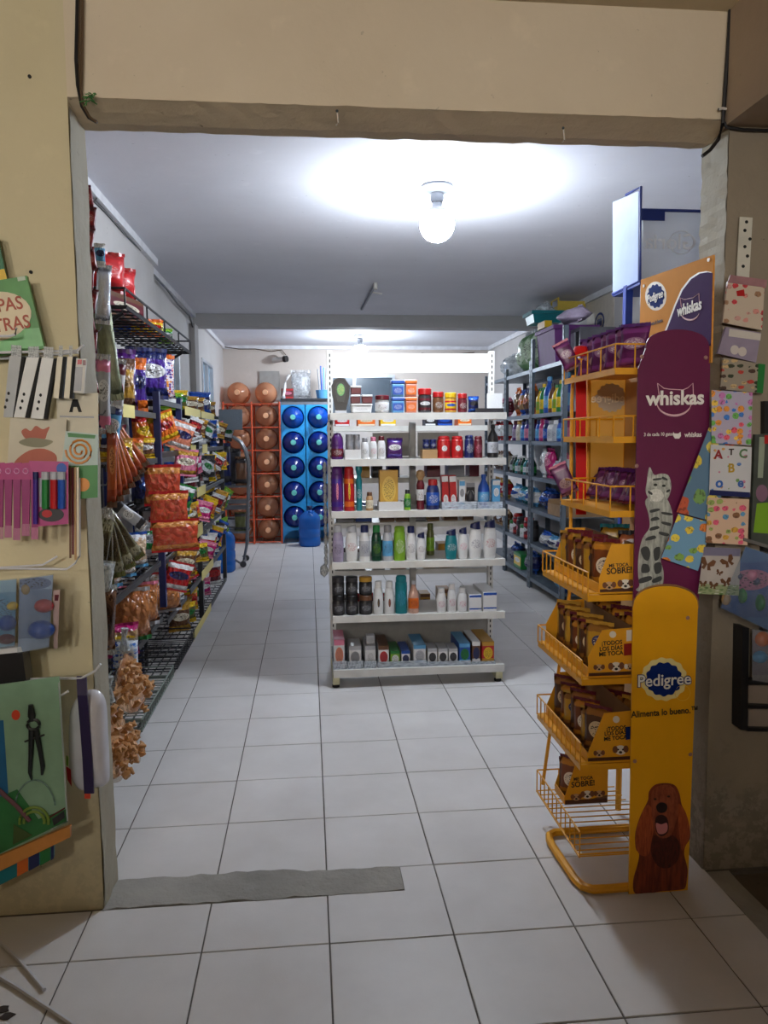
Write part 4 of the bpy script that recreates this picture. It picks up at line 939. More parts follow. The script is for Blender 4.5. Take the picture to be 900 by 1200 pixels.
# ================================================================== YELLOW PET-FOOD STAND
SY0, SY1 = 2.05, 2.53
yel = plain('stand yellow', (226, 158, 22), .42, var=.05)
yel_p = plain('panel yellow', (232, 166, 14), .38, var=.02)
pur_p = plain('panel purple', (98, 20, 66), .38, var=.03)
wht = plain('print white', (238, 234, 226), .45, var=.01); nav = plain('print navy', (22, 44, 110), .8, var=.02); nav.node_tree.nodes['Principled BSDF'].inputs['Specular IOR Level'].default_value = .06
blk = plain('print black', (34, 24, 18), .5, var=.02); pinkw = plain('print blush', (232, 190, 196), .45, var=.02)
stand = thing('pet_food_stand', 'tall yellow wire pet-food stand with purple and yellow side panels', 'display stand', (.95, 2.29, 0))
SOFT = {'dog_picture', 'ear', 'face', 'chest', 'mouth', 'tongue', 'nose', 'cat_picture', 'stripe', 'head', 'tail'}
def outline(px, Y): return [P(x, y, Y=Y) for x, y in px]
def smooth_px(px, k=4):
    n = len(px); out = []
    for i in range(n):
        p0, p1, p2, p3 = px[i - 1], px[i], px[(i + 1) % n], px[(i + 2) % n]
        for j in range(k):
            t = j / k
            out.append(tuple(.5 * (2 * p1[a] + (p2[a] - p0[a]) * t + (2 * p0[a] - 5 * p1[a] + 4 * p2[a] - p3[a]) * t * t + (3 * p1[a] - p0[a] - 3 * p2[a] + p3[a]) * t ** 3) for a in (0, 1)))
    return out
def art(name, px, mat, parent, lift, Y=SY0):
    if name in SOFT: px = smooth_px(px)
    return put(name, MB().slab(outline(px, Y - .0004 - lift), (0, .0003, 0)), mat, parent)
def arc_top(x0, x1, ys, yt, n=14):
    return [((x0 + x1) / 2 - (x1 - x0) / 2 * math.cos(PI * i / n), ys - (ys - yt) * math.sin(PI * i / n) ** .75) for i in range(n + 1)]
yp_px = [(737, 1049), (742, 712)] + arc_top(742.5, 818, 712, 687)[1:-1] + [(818, 712), (806, 1043)]
yp = put('side_panel', MB().slab(outline(yp_px, SY0), (0, .006, 0)), yel_p, stand)
pp_px = [(742, 720), (748, 432), (757, 408)] + arc_top(757, 831, 408, 386)[1:-1] + [(831, 405), (832.5, 415), (831, 505), (818, 716)]
pp = put('side_panel', MB().slab(outline(pp_px, SY0 + .008), (0, .006, 0)), pur_p, stand)
# bead trim along the arch
tr = MB(); ap = arc_top(742.5, 818, 712, 685.5, 22)
tr.tube([P(x, y, Y=SY0 + .003) for x, y in ap], .003, 6)
put('arch_trim', tr, plain('beaded trim', (150, 110, 70), .5, .2), yp, True)
# --- lower logo
def rosette(cx, cy, rx, ry, Y, mat, name, parent, lift, teeth=16, amp=.09, n=96):
    return art(name, [(cx + rx * (1 + amp * math.sin(teeth * a)) * math.cos(a), cy + ry * (1 + amp * math.sin(teeth * a)) * math.sin(a)) for a in [2 * PI * i / n for i in range(n)]], mat, parent, lift, Y)
glow = plain('logo cream', (236, 218, 150), .45, var=.02)
rosette(778, 796, 27, 25, SY0, glow, 'logo_halo', yp, .0, 14, .03)
rosette(778, 796, 21, 19.5, SY0, nav, 'logo_rosette', yp, .0006, 13, .045)
PXW = 2.08 / 900.0
def panel_text(s, cx, cy, hpx, mat, parent, lift, Y=SY0, bold=.02, sx=1.0, rotdeg=0.0, mirror=False, name='lettering'):
    c = P(cx, cy, Y=Y); c.y = Y - .0008 - lift
    return lettering(s, hpx * PXW * 1.35, mat, parent, c, (PI / 2, math.radians(rotdeg), 0), bold, mirror, name, sx)
panel_text('Pedigree', 778, 797, 15.5, nav, yp, .0014, bold=.055, sx=.95, rotdeg=-1)
panel_text('Pedigree', 778, 797, 15.5, wht, yp, .0024, bold=.012, sx=.95, rotdeg=-1)
panel_text('Alimenta lo bueno.\u2122', 779, 834.5, 8.6, blk, yp, .0006, bold=.018, sx=.86, rotdeg=-2)
put('seal_ring', MB().tube([P(800 + 9 * math.cos(a), 812 + 9 * math.sin(a), Y=SY0 - .0006) for a in [2 * PI * i / 20 for i in range(21)]], .0007, 4), plain('seal gold', (240, 196, 70), .5), yp)
# --- red dog picture printed on the yellow panel
def cr(pts, ox=620, oy=800, k=3.913): return [(ox + x / k, oy + y / k) for x, y in pts]
furm = pack('dog fur', (112, 44, 22), (112, 44, 22), None, blotch=None); 
def fur(name, a, b, sx=16):
    if name in MATS: return MATS[name]
    k = NT(name); tc = k.n('ShaderNodeTexCoord'); mp = k.n('ShaderNodeMapping'); mp.inputs['Scale'].default_value = (sx, 1, 4); k.l(tc.outputs['Generated'], mp.inputs[0])
    k.l(k.ramp(k.noise(mp.outputs[0], 1.0, 5, .65), [(.35, lin(a)), (.65, lin(b))]), k.b.inputs['Base Color']); k.b.inputs['Roughness'].default_value = .45
    MATS[name] = k.m; return k.m
dog = art('dog_picture', cr([(485, 966), (478, 905), (497, 835), (505, 785), (490, 762), (486, 700), (500, 640), (520, 590), (545, 540), (550, 500), (575, 470), (610, 461), (645, 462), (672, 474), (690, 510), (700, 560), (720, 600), (735, 660), (738, 712), (716, 752), (712, 790), (726, 850), (725, 890), (716, 940), (690, 950), (600, 958), (545, 968)]), fur('dog coat', (86, 26, 14), (140, 60, 34)), yp, 0)
art('ear', cr([(522, 590), (548, 560), (572, 600), (575, 660), (562, 720), (545, 790), (502, 782), (488, 702)]), fur('dog ear fur', (124, 48, 22), (182, 88, 46)), yp, .0006)
art('ear', cr([(686, 555), (720, 602), (736, 662), (736, 710), (716, 748), (700, 770), (690, 700), (684, 630)]), fur('dog ear fur', (124, 48, 22), (182, 88, 46)), yp, .0006)
art('face', cr([(560, 520), (580, 482), (630, 468), (668, 490), (684, 560), (676, 630), (650, 700), (610, 712), (580, 690), (566, 620)]), fur('dog face fur', (112, 48, 28), (162, 84, 54), 6), yp, .0009)
art('chest', cr([(572, 700), (610, 716), (660, 700), (690, 740), (684, 810), (640, 850), (590, 840), (560, 780)]), fur('dog chest fur', (52, 16, 12), (90, 32, 22)), yp, .0007)
art('mouth', cr([(580, 622), (604, 606), (632, 620), (640, 672), (622, 700), (596, 700), (580, 672)]), plain('dog mouth', (50, 18, 18), .6), yp, .0013)
art('tongue', cr([(582, 645), (606, 650), (632, 644), (634, 678), (614, 694), (590, 688)]), plain('dog tongue', (206, 128, 128), .5), yp, .0017)
art('nose', cr([(583, 566), (600, 550), (622, 552), (634, 566), (628, 590), (606, 598), (588, 588)]), plain('dog nose', (36, 22, 22), .4), yp, .0017)
for ex, ey in ((578, 534), (640, 522)): art('eye', cr([(ex + 7 * math.cos(a), ey + 5 * math.sin(a)) for a in [2 * PI * i / 10 for i in range(10)]]), plain('dog eye', (40, 20, 14), .3), yp, .0015)
# --- grey tabby picture on the purple panel
PY = SY0 + .008
cat_c = fur('cat coat', (116, 118, 112), (188, 190, 180), 8)
catpx = cr([(532, 30), (548, 90), (552, 150), (520, 200), (502, 280), (500, 360), (506, 415), (490, 436), (525, 448), (570, 432), (612, 412), (616, 350), (604, 290), (632, 215), (660, 120), (640, 30), (600, 0), (560, 5)], 620, 580)
cat = art('cat_picture', catpx, cat_c, pp, 0, PY)
art('head', cr([(536, -10), (540, -60), (552, -128), (574, -92), (606, -98), (640, -88), (652, -40), (640, 10), (612, 34), (566, 36)], 620, 580), fur('cat head coat', (132, 134, 126), (206, 208, 198), 8), pp, .0004, PY)
art('head', cr([(556, -20), (600, -24), (618, 6), (600, 28), (566, 26)], 620, 580), fur('cat muzzle', (190, 190, 180), (226, 226, 218), 6), pp, .0007, PY)
stl = [[(556 + 2 * q, 52 + 22 * q), (600, 46 + 22 * q), (652 - q * 3, 62 + 22 * q), (648 - q * 3, 71 + 22 * q), (600, 57 + 22 * q), (558 + q * 2, 62 + 22 * q)] for q in range(0)]
stl += [[(556, 70), (590, 62), (600, 70), (560, 82)], [(610, 78), (654, 84), (652, 94), (612, 88)], [(560, 108), (585, 100), (598, 112), (562, 120)], [(612, 122), (650, 130), (645, 142), (610, 132)], [(558, 150), (590, 142), (596, 154), (556, 164)], [(600, 168), (640, 178), (632, 190), (598, 180)], [(540, 196), (575, 186), (580, 200), (536, 210)]]
stl += [[(512, 250), (540, 236), (556, 262), (548, 300), (526, 292)], [(520, 318), (548, 322), (552, 352), (516, 356)], [(572, 250), (600, 240), (596, 290), (576, 300)], [(574, 318), (604, 310), (606, 350), (580, 362)], [(508, 384), (556, 372), (560, 390), (508, 406)], [(566, 388), (604, 372), (606, 392), (570, 404)], [(570, -74), (604, -78), (606, -70), (572, -66)], [(612, -84), (634, -74), (632, -66), (610, -74)], [(548, -20), (566, -8), (562, 0), (546, -10)], [(630, -20), (644, -26), (646, -18), (632, -10)]]
for st in stl:
    art('stripe', cr(st, 620, 580), plain('cat stripe', (58, 60, 60), .5), pp, .0009, PY)
for ex, ey in ((580, -46), (618, -42)): art('eye', cr([(ex + 9 * math.cos(a), ey + 6 * math.sin(a)) for a in [2 * PI * i / 10 for i in range(10)]], 620, 580), plain('cat eye', (30, 34, 30), .3), pp, .0012, PY)
# --- upper logo: lettering with a cat-head line
def stroke(name, px, w_, mat, parent, lift, Y):
    return put(name, MB().tube([P(x, y, Y=Y - .0008 - lift) for x, y in px], w_, 5), mat, parent, True)
ears = [(774, 474), (770.5, 449), (778, 455), (784, 456), (800, 457), (806, 454.5), (812, 449), (812.5, 462), (811, 474)]
stroke('ear_line', ears, .0012, pinkw, pp, 0, PY)
smile = [(790 + 20 * math.cos(a), 472 + 15 * math.sin(a)) for a in [math.radians(6 + 168 * i / 16) for i in range(17)]]
stroke('chin_line', smile, [.0008 + .0028 * math.sin(PI * i / 16) for i in range(17)], pinkw, pp, 0, PY)
panel_text('whiskas', 791, 467, 17.5, wht, pp, .002, PY, .028, .98, -1)
panel_text('3 de cada 10 gatos', 772, 509, 4.4, wht, pp, .0006, PY, .01, .85, -1)
art('cat_badge', [(789, 506), (790.5, 508), (795, 508), (797.5, 506), (798, 511), (796, 514), (791, 514), (789, 511)], wht, pp, .0006, PY)
panel_text('whiskas', 812, 509.5, 6, wht, pp, .0006, PY, .02, .85, -1)
# fixings
for px, pnl, Y in (((752, 418), pp, PY), ((827, 419), pp, PY), ((746, 546), pp, PY), ((806, 702 + 22), yp, SY0), ((744, 892), yp, SY0), ((809, 884), yp, SY0)):
    c = P(*px, Y=Y)
    put('screw', MB().lathe([(0, 0), (.006, 0), (.005, .002), (0, .0025)], 12, axis='Y', loc=(c.x, Y - .0002, c.z)), plain('screw head', (170, 130, 120), .4, .3), pnl, True)
# --- frame: base loop, rear posts, far panel, rails
base = [(1.06, SY0 + .02, .014), (.86, SY0 + .012, .014), (.81, SY0 + .014, .014), (.785, SY0 + .03, .014), (.775, SY0 + .07, .014), (.768, 2.28, .014), (.768, 2.34, .014), (.778, 2.375, .014), (.80, 2.392, .014), (1.06, 2.396, .014)]
put('base_loop', MB().tube(base, .013, 8), yel, stand, True)
for x, y in ((1.075, SY0 + .03), (1.075, SY1 - .01)):
    put('rear_post', MB().tube([(x, y, .014), (x, y, 1.60)], .011, 8), yel, stand, True)
put('rear_sheet', MB().box((1.062, SY0 + .04, .36), (1.066, SY1 - .02, 1.55)), plain('beige board', (196, 158, 108), .5), stand)
fpx = [(676 + 13, 440), (748, 440), (748, 600), (689, 600)]
far_p = put('far_panel', MB().slab([P(x, y, Y=SY1) for x, y in [(688, 436), (748, 436), (746, 566), (688, 572)]], (0, .006, 0)), translucent('far panel back', (224, 186, 116), .0), stand)
ghost = plain('show-through grey', (206, 198, 182), .6, var=.01)
rosette(716, 466, 17.5, 16.5, SY1, ghost, 'logo_rosette', far_p, .0003, 16, .06)
panel_text('Pedigree', 716, 467, 13.5, plain('show-through pale', (252, 246, 226), .6, var=.01), far_p, .0012, SY1, .02, .95, 0, True)
put('corner_post', MB().tube([P(690, 445, Y=SY1 - .004), P(689, 596, Y=SY1 - .004)], .007, 6), yel, stand, True)
put('price_strip', MB().slab([P(x, y, Y=SY1 - .014) for x, y in [(675, 442), (687, 442), (687, 603), (675, 603)]], (0, .003, 0)), plain('red strip', (206, 20, 22), .35), stand)
put('front_post', MB().tube([P(671.5, 440, Y=SY1 - .006), P(670, 470, Y=SY1 - .006), P(668, 690, Y=SY1 - .006), (.80, SY1 - .006, .12)], .006, 6), yel, stand, True)
# --- wire trays
TX = 1.055
TRAYS = [(.785, .885, .950, 10), (.772, .640, .695, 10), (.772, .385, .450, 10), (.775, .105, .180, 10), (.845, 1.125, 1.195, 4), (.85, 1.335, 1.392, 4), (.85, 1.525, 1.59, 4)]
def tray(x0, z0, z1, nw):
    ya, yb = SY0 + .035, SY1 - .02
    t = put('tray_floor', MB().box((x0, ya, z0 - .018), (x0 + .003, yb, z0)).box((x0 + .003, ya, z0 - .003), (TX, yb, z0)).box((x0 + .003, ya, z0 - .018), (TX, ya + .003, z0 - .003)), yel, stand) if z0 > .2 else None
    mb = MB()
    if t is None:
        for k in range(14):
            y = ya + (yb - ya) * k / 13; mb.tube([(x0, y, z0), (TX, y, z0)], .0022, 5)
        mb.tube([(x0, ya, z0), (x0, yb, z0)], .004, 5)
    low = nw > 5
    mb.tube(([(TX, ya, z0 + .006), (x0, ya, z0 + .006)] if low else [(TX, ya, z1)]) + [(x0, ya, z1), (x0, yb, z1), (TX, yb, z1)], .0028, 5)
    for k in range(nw + 1):
        y = ya + (yb - ya) * k / nw; mb.tube([(x0, y, z0 - .004), (x0, y, z1)], .0022, 5)
    for k in range(1, 4):
        x = x0 + (TX - x0) * k / 3.6
        for y in ((yb,) if low else (ya, yb)): mb.tube([(x, y, z0 - .003), (x, y, z1)], .0022, 5)
    put('wire_fence', mb, yel, stand, True)
for a in TRAYS: tray(*a)
# --- header board at the top, facing into the shop
hx = 1.108
def H(px, py): return P(px, py, X=hx)
hp = [H(751, 328), H(836, 298.5), H(833, 425), H(748, 446)]
MATTE = []
hd = put('header_board', MB().slab(hp, (.005, 0, 0)), plain('header orange', (214, 146, 66), .8, var=.02), stand)
def hart(name, px, mat, lift): return put(name, MB().slab([P(x, y, X=hx - .0004 - lift) for x, y in px], (.0003, 0, 0)), mat, hd)
swp = [(777, 398), (784, 380), (792, 358), (800, 340), (810, 327), (820, 320.5), (829, 319), (835, 320), (833, 405), (777, 424)]
for nm_ in ('header orange',): MATS[nm_].node_tree.nodes['Principled BSDF'].inputs['Specular IOR Level'].default_value = .08
hart('white_edge', [(x - 1.6, y - 1.2) for x, y in swp[:8]] + swp[8:], wht, .0)
hart('purple_field', swp, plain('header purple', (70, 40, 90), .8, var=.02), .0006)
MATS['header purple'].node_tree.nodes['Principled BSDF'].inputs['Specular IOR Level'].default_value = .08
hart('logo_halo', [(768.5 + 12.5 * math.cos(a), 347 + 17 * math.sin(a)) for a in [2 * PI * i / 24 for i in range(24)]], plain('pale halo', (226, 214, 190), .5), .0)
hart('logo_rosette', [(768.5 + 9.6 * (1 + .07 * math.sin(12 * a)) * math.cos(a), 347 + 13.5 * (1 + .07 * math.sin(12 * a)) * math.sin(a)) for a in [2 * PI * i / 60 for i in range(60)]], nav, .0006)
def htext(s, cx, cy, size, mat, bold, lift, sx=1):
    c = P(cx, cy, X=hx); c.x = hx - .0014 - lift
    return lettering(s, size, mat, hd, c, (PI / 2, 0, -PI / 2), bold, sx=sx)
htext('Pedigree', 768.5, 347.5, .037, nav, .05, 0, .85); htext('Pedigree', 768.5, 347.5, .037, wht, .01, .001, .85)
htext('Alimenta lo bueno.', 768, 378, .017, plain('print brown', (96, 60, 36), .5), .01, 0, .85)
htext('whiskas', 808.5, 361, .046, wht, .025, .001, 1.0)
put('ear_line', MB().tube([P(x, y, X=hx - .0016) for x, y in [(798.5, 360), (797, 349), (802, 351), (812, 349), (819, 344), (819.5, 357)]], .0009, 5), pinkw, hd)
put('chin_line', MB().tube([P(808.5 + 11 * math.cos(a), 365 + 10 * math.sin(a), X=hx - .0016) for a in [math.radians(15 + 150 * i / 10) for i in range(11)]], [.0006 + .0022 * math.sin(PI * i / 10) for i in range(11)], 5), pinkw, hd)
for q in ((755, 335), (831, 304.5)):
    c = P(*q, X=hx); put('screw', MB().lathe([(0, 0), (.005, 0), (.004, .002), (0, .002)], 10, loc=(0, 0, 0)).__class__().tube([(hx - .003, c.y, c.z), (hx, c.y, c.z)], .005, 10), wht, hd)
put('header_post', MB().tube([(hx + .012, SY0 + .09, 1.45), (hx + .012, SY0 + .09, 1.80)], .007, 8), yel, stand, True)

# --- boxes and sachets in the trays
ybox = plain('box yellow', (228, 160, 26), .5, var=.03); inner = plain('box inside', (130, 96, 62), .8)
brownp = plain('box brown', (78, 44, 28), .5); furw = plain('puppy white', (232, 224, 210), .6); furb = plain('puppy brown', (120, 72, 44), .6); tanp = plain('puppy tan', (200, 160, 116), .6)
def disp_box(label, px, lines, txt_at, size, x_back, zt, ylen, pups, sticker=None, Yb=None):
    """cardboard display box with a sloping cut side; px = outline of the side that faces the opening"""
    Yb = Yb or SY0 + .045
    c = P(px[0][0], px[0][1], Y=Yb)
    z0 = zt + .001
    pts = [P(x, y, Y=Yb) for x, y in px]
    zmin = min(p.z for p in pts); sh = z0 - zmin
    pts = [Vector((p.x, p.y, p.z + sh)) for p in pts]
    t = thing('display_box', label, 'box', ((pts[0].x + pts[-1].x) / 2, Yb + ylen / 2, z0))
    side = put('side_panel', MB().slab(pts, (0, .002, 0)), ybox, t)
    put('side_panel', MB().slab([p + Vector((0, ylen, 0)) for p in pts], (0, .002, 0)), ybox, t)
    xa = min(p.x for p in pts) ; xb = max(p.x for p in pts)
    put('bottom', MB().box((xa + .003, Yb + .002, z0), (xb, Yb + ylen, z0 + .002)), inner, t)
    put('back', MB().box((xb - .002, Yb + .002, z0 + .002), (xb, Yb + ylen, max(p.z for p in pts))), inner, t)
    lowx = [p for p in pts if p.x < xa + .012]
    put('front_lip', MB().box((xa + .0005, Yb + .002, z0 + .002), (xa + .003, Yb + ylen, z0 + .03)), ybox, t)
    dz = Vector((0, 0, sh))
    for s_, (tx, ty), h_, m_ in lines:
        c = P(tx, ty, Y=Yb) + dz; c.y = Yb - .0009
        lettering(s_, h_ * PXW * 1.35 * Yb / 2.095, m_, side, c, (PI / 2, math.radians(-3), 0), .022, sx=.95)
    def sp(name, q, m_, lift): return put(name, MB().slab([P(x, y, Y=Yb) + dz + Vector((0, -.0005 - lift, 0)) for x, y in q], (0, .0003, 0)), m_, side)
    x0p, x1p = min(q[0] for q in px) + 1, max(q[0] for q in px) - 1; yb_ = max(q[1] for q in px) - .5
    sp('ground_strip', [(x0p, yb_ - 5), (x1p, yb_ - 7.5), (x1p, yb_ - 2.5), (x0p, yb_)], brownp, 0)
    for cx, cy, r_, c1, c2 in pups:
        el = lambda a, b, rx, ry: [(a + rx * math.cos(2 * PI * i / 14), b + ry * math.sin(2 * PI * i / 14)) for i in range(14)]
        sp('puppy_face', el(cx, cy, r_, r_ * .8), c1, .0005)
        sp('puppy_ear', el(cx - r_ * .9, cy - r_ * .1, r_ * .45, r_ * .6), c2, .0008); sp('puppy_ear', el(cx + r_ * .9, cy - r_ * .2, r_ * .45, r_ * .6), c2, .0008)
        sp('puppy_nose', el(cx, cy + r_ * .35, r_ * .28, r_ * .22), blk, .0011)
        for ex in (-.38, .38): sp('puppy_eye', el(cx + ex * r_, cy - r_ * .1, r_ * .14, r_ * .16), blk, .0011)
    if sticker:
        for nm, q, m_ in sticker: sp(nm, q, m_, .0006)
    return t
red_p = plain('print dark red', (150, 30, 24), .5)
rd = lambda x, y, r: [(x + r * math.cos(2 * PI * i / 16), y + r * math.sin(2 * PI * i / 16)) for i in range(16)]
disp_box('yellow display box with two text lines on the topmost of the fenced yellow trays', [(703, 689), (702, 671), (717, 630), (744, 630), (743, 686)], [('ME TOCA', (725, 655), 4.5, blk), ('SOBRE!', (726, 661.5), 8, blk)], None, 1, 1, TRAYS[0][1], .395, [(714, 679, 6, tanp, furb), (733, 677, 7, furw, furb)])
disp_box('yellow display box with three text lines and a red sticker', [(690, 792), (689, 768), (706, 736), (742, 733), (742, 790)], [('\u00a1TODOS', (717, 751), 5.6, blk), ('LOS D\u00cdAS', (716, 757.5), 5.6, blk), ('ME TOCA', (716, 763.5), 5.6, blk)], None, 1, 1, TRAYS[1][1], .395, [(702, 780, 5, tanp, furb), (722, 779, 7, furw, furb), (738, 779, 5, tanp, furw)],
         [('round_mark', rd(718, 741, 4), furw), ('red_sticker', [(731, 752), (742, 751), (742, 765), (731, 766)], red_p), ('white_sticker', [(734, 736), (742, 735.5), (742, 748), (734, 749)], furw)])
disp_box('yellow display box with three text lines and a navy sticker', [(688, 894), (690, 880), (708, 836), (740, 833), (740, 889)], [('\u00a1TODOS', (722, 853.5), 5.4, blk), ('LOS D\u00cdAS', (721, 859), 5.4, blk), ('ME TOCA', (721, 865), 5.4, blk)], None, 1, 1, TRAYS[2][1], .395, [(702, 883, 5, tanp, furb), (727, 879, 7, furw, furb)],
         [('round_mark', rd(722, 843, 4), furw), ('navy_sticker', [(733, 852), (740, 851), (740, 866), (733, 867)], nav)])
disp_box('yellow display box with two text lines on the lowest yellow tray', [(664, 956), (661, 949), (676, 903), (712, 897), (712, 944)], [('ME TOCA', (683, 925), 4.5, blk), ('SOBRE!', (683, 931.5), 7.5, blk)], None, 1, 1, TRAYS[3][1] + .003, .10, [(675, 947, 5, tanp, furb), (688, 944, 6, furw, furb), (702, 943, 5, tanp, furb)],
         [('white_sticker', [(696, 904), (713, 900), (713, 911), (697, 914)], furw)], Yb=2.39)
def sachet_row(tr_i, n, cols_, desc, y0, y1, x, h, tilt, zoff=.004, w_=.085):
    z = TRAYS[tr_i][1]
    for k in range(n):
        y = y0 + (y1 - y0) * (k / max(1, n - 1)); c = cols_[k % len(cols_)]
        item('pouch', 'pet_food_sachet', desc % c[0], 'sachet', (x + .003 * (k % 2), y, z + zoff), (w_, .016, h), c[1], (tilt + .03 * ((k * 7) % 3 - 1), 0, -PI / 2 + .12 * ((k * 5) % 3 - 1)), group=None)
dogs = [('brown and orange', [pack('dog sachet A', (120, 62, 26), (196, 128, 36), (236, 222, 200), .45, (.3, .2), ink=(40, 30, 60)), cm('maroon'), cm('brown')]), ('yellow', [pack('dog sachet B', (196, 146, 40), (150, 100, 40), (60, 60, 110), .6, (.25, .15), ink=(240, 230, 210)), cm('gold'), cm('brown')]), ('dark brown', [pack('dog sachet C', (84, 52, 32), (150, 96, 40), (216, 190, 150), .5, (.3, .2)), cm('maroon'), cm('brown')])]
def sachets(tr_i, lay, x, h, where, w_=.085):
    z = TRAYS[tr_i][1] + (.003 if TRAYS[tr_i][1] < .2 else .0005)
    for k, (y, ty, rz, c, hs) in enumerate(lay):
        item('pouch', 'pet_food_sachet', '%s pet-food sachet %s' % (c[0], where), 'sachet', (x, y, z), (w_, .018, h * hs), c[1], (0.0, ty, -PI / 2 + rz))
def fan(ya, yb, n, cs, lean=.25): return [(ya + (yb - ya) * k / (n - 1), 0, .25 * ((k * 3) % 4 - 1.5) / 2, cs[k % len(cs)], 1 - .06 * ((k * 5) % 3)) for k in range(n)]
for ti, n, wh in ((0, 9, 'on the topmost of the fenced trays'), (1, 10, 'on the tray with the red sticker'), (2, 7, 'on the tray with the navy sticker'), (3, 2, 'on the lowest yellow tray')):
    ya, yb = SY0 + .098, SY1 - .095
    for k in range(n):
        y = ya + (yb - ya) * k / max(1, n - 1) if ti < 3 else 2.428 + .030 * k
        c = dogs[(k * 2 + ti) % 3]; zz = TRAYS[ti][1] + (.0065 if ti == 3 else .0045)
        item('pouch', 'pet_food_sachet', '%s pet-food sachet %s' % (c[0], wh), 'sachet', ((TRAYS[ti][0] + .075 if ti < 3 else .87) + .006 * (k % 2), y, zz), (.085, .016, .15 - .012 * ((k * 5) % 3)), c[1], (0, 0, -.72))
for ti, n, wh in ((1, 9, 'on the tray with the red sticker'), (2, 6, 'on the tray with the navy sticker')):
    for k in range(n):
        c = dogs[(k + ti + 2) % 3]; y = SY0 + .105 + (SY1 - SY0 - .205) * k / (n - 1)
        item('pouch', 'pet_food_sachet', '%s pet-food sachet %s, behind the front row' % (c[0], wh), 'sachet', (TRAYS[ti][0] + .19, y, TRAYS[ti][1] + .0045), (.075, .016, .17 - .01 * (k % 3)), c[1], (0, 0, -.72))
item('pouch', 'pet_food_sachet', 'teal-topped pet-food sachet on the topmost of the fenced trays', 'sachet', (.965, 2.34, TRAYS[0][1] + .0045), (.09, .03, .17), [pm('yellow', 'gold', 'brown'), cm('teal'), cm('gold')], (0, 0, -.3))
item('pouch', 'pet_food_sachet', 'dark sachet with a white word beside the yellow box', 'sachet', (.95, 2.17, TRAYS[0][1] + .0045), (.085, .03, .17), [pack('dark word', (70, 44, 52), (190, 110, 70), (220, 210, 210), .75, (.4, .16)), cm('charcoal'), cm('gold')], (0, 0, -.2))
cats = [pack('cat sachet A', (92, 26, 88), (120, 50, 120), (150, 108, 146), .55, (.36, .16), ink=(226, 216, 220)), pack('cat sachet B', (96, 40, 92), (136, 80, 124), (160, 130, 130), .35, (.36, .18), ink=(80, 30, 76))]
for ti, n, wh in ((6, 7, 'on the top yellow tray'), (4, 9, 'on the yellow tray above the fenced ones')):
    for k in range(n):
        y = SY0 + .10 + (.34 if ti == 6 else .36) * k / (n - 1); low = ti == 4
        item('pouch', 'pet_food_sachet', 'purple cat-food sachet %s %s' % (('lying' if low else 'standing'), wh), 'sachet', ((.95 if low else .93) + .006 * (k % 2), y, TRAYS[ti][1] + (.012 if low else .004)), (.085, .014, .13), [cats[k % 2], cm('purple'), cm('maroon')], ((-.75 if low else -.12), 0, -.72))
item('pouch', 'pet_food_sachet', 'purple sachet leaning out over the top tray fence', 'sachet', (.868, SY1 - .06, TRAYS[6][1] + .03), (.055, .014, .10), [cats[0], cm('pink'), cm('maroon')], (0.0, -.5, -.2))
item('pouch', 'pet_food_sachet', 'magenta sachet leaning out over a lower tray fence', 'sachet', (.865, SY1 - .06, TRAYS[4][1] + .02), (.06, .014, .11), [cats[1], cm('pink'), cm('maroon')], (0.0, -.45, -.2))
put('red_knob', MB().lathe([(0, 0), (.02, .0), (.026, .012), (.02, .03), (0, .034)], 14, loc=(.90, SY1 - .03, 1.60)), plain('red strip', (206, 20, 22), .35), stand, True)

# ================================================================== BLUE RACK WITH CLEAR TOPPER BEHIND THE STAND
blue_p = plain('blue frame paint', (22, 48, 132), .4)
BX = 1.32
def B(px, py): return P(px, py, X=BX)
br_ = thing('blue_rack', 'blue steel rack with a clear topper sign behind the yellow stand', 'rack', (1.5, 3.1, 0))
tl, trr, bl, brr = B(718, 237), B(751, 219), B(718, 345), B(750, 329)
sheet = plain('glossy white sheet', (170, 182, 214), .12, var=.03)
put('sign_sheet', MB().slab([tl, Vector((BX, trr.y + .02, trr.z - .01)), Vector((BX, brr.y + .02, brr.z)), bl], (.004, 0, 0)), sheet, br_)
put('frame', MB().tube([(BX, bl.y, bl.z), (BX, brr.y, brr.z), (BX, trr.y, trr.z), (BX, (tl.y + trr.y) / 2, (tl.z + trr.z) / 2 + .0)], .006, 6), blue_p, br_, True)
yq = trr.y
ztop = P(800, 247, Y=yq).z
put('frame', MB().tube([(BX, yq, ztop), (BX + .38, yq, ztop)], .006, 6), blue_p, br_, True)
put('hinge_plate', MB().box((BX + .004, yq - .004, ztop - .04), (BX + .10, yq + .004, ztop)), blue_p, br_)
clr = put('clear_panel', MB().box((BX + .01, yq, brr.z - .1), (BX + .38, yq + .004, ztop - .006)), translucent('topper film', (236, 240, 244), .2), br_)
c = P(786, 284, Y=yq - .001)
lettering('Gloria', .085, translucent('frosted print', (250, 250, 250), .0), clr, (c.x, yq - .0015, c.z), (PI / 2, 0, 0), .01, True)
put('emblem_ring', MB().tube([(c.x + .045 + .05 * math.cos(a), yq - .001, c.z + .045 * math.sin(a)) for a in [2 * PI * i / 20 for i in range(21)]], .002, 5), translucent('frosted print', (250, 250, 250), .0), clr)
yr = bl.y - .05; yf = brr.y
for x, y in ((BX + .01, (bl.y + brr.y) / 2), (BX + .36, (bl.y + brr.y) / 2)):
    put('post', MB().box((x - .015, y - .015, 0), (x + .015, y + .015, bl.z + .01)), blue_p, br_)
put('top_plate', MB().box((BX, brr.y, brr.z - .014), (BX + .38, bl.y, brr.z - .002)), blue_p, br_)
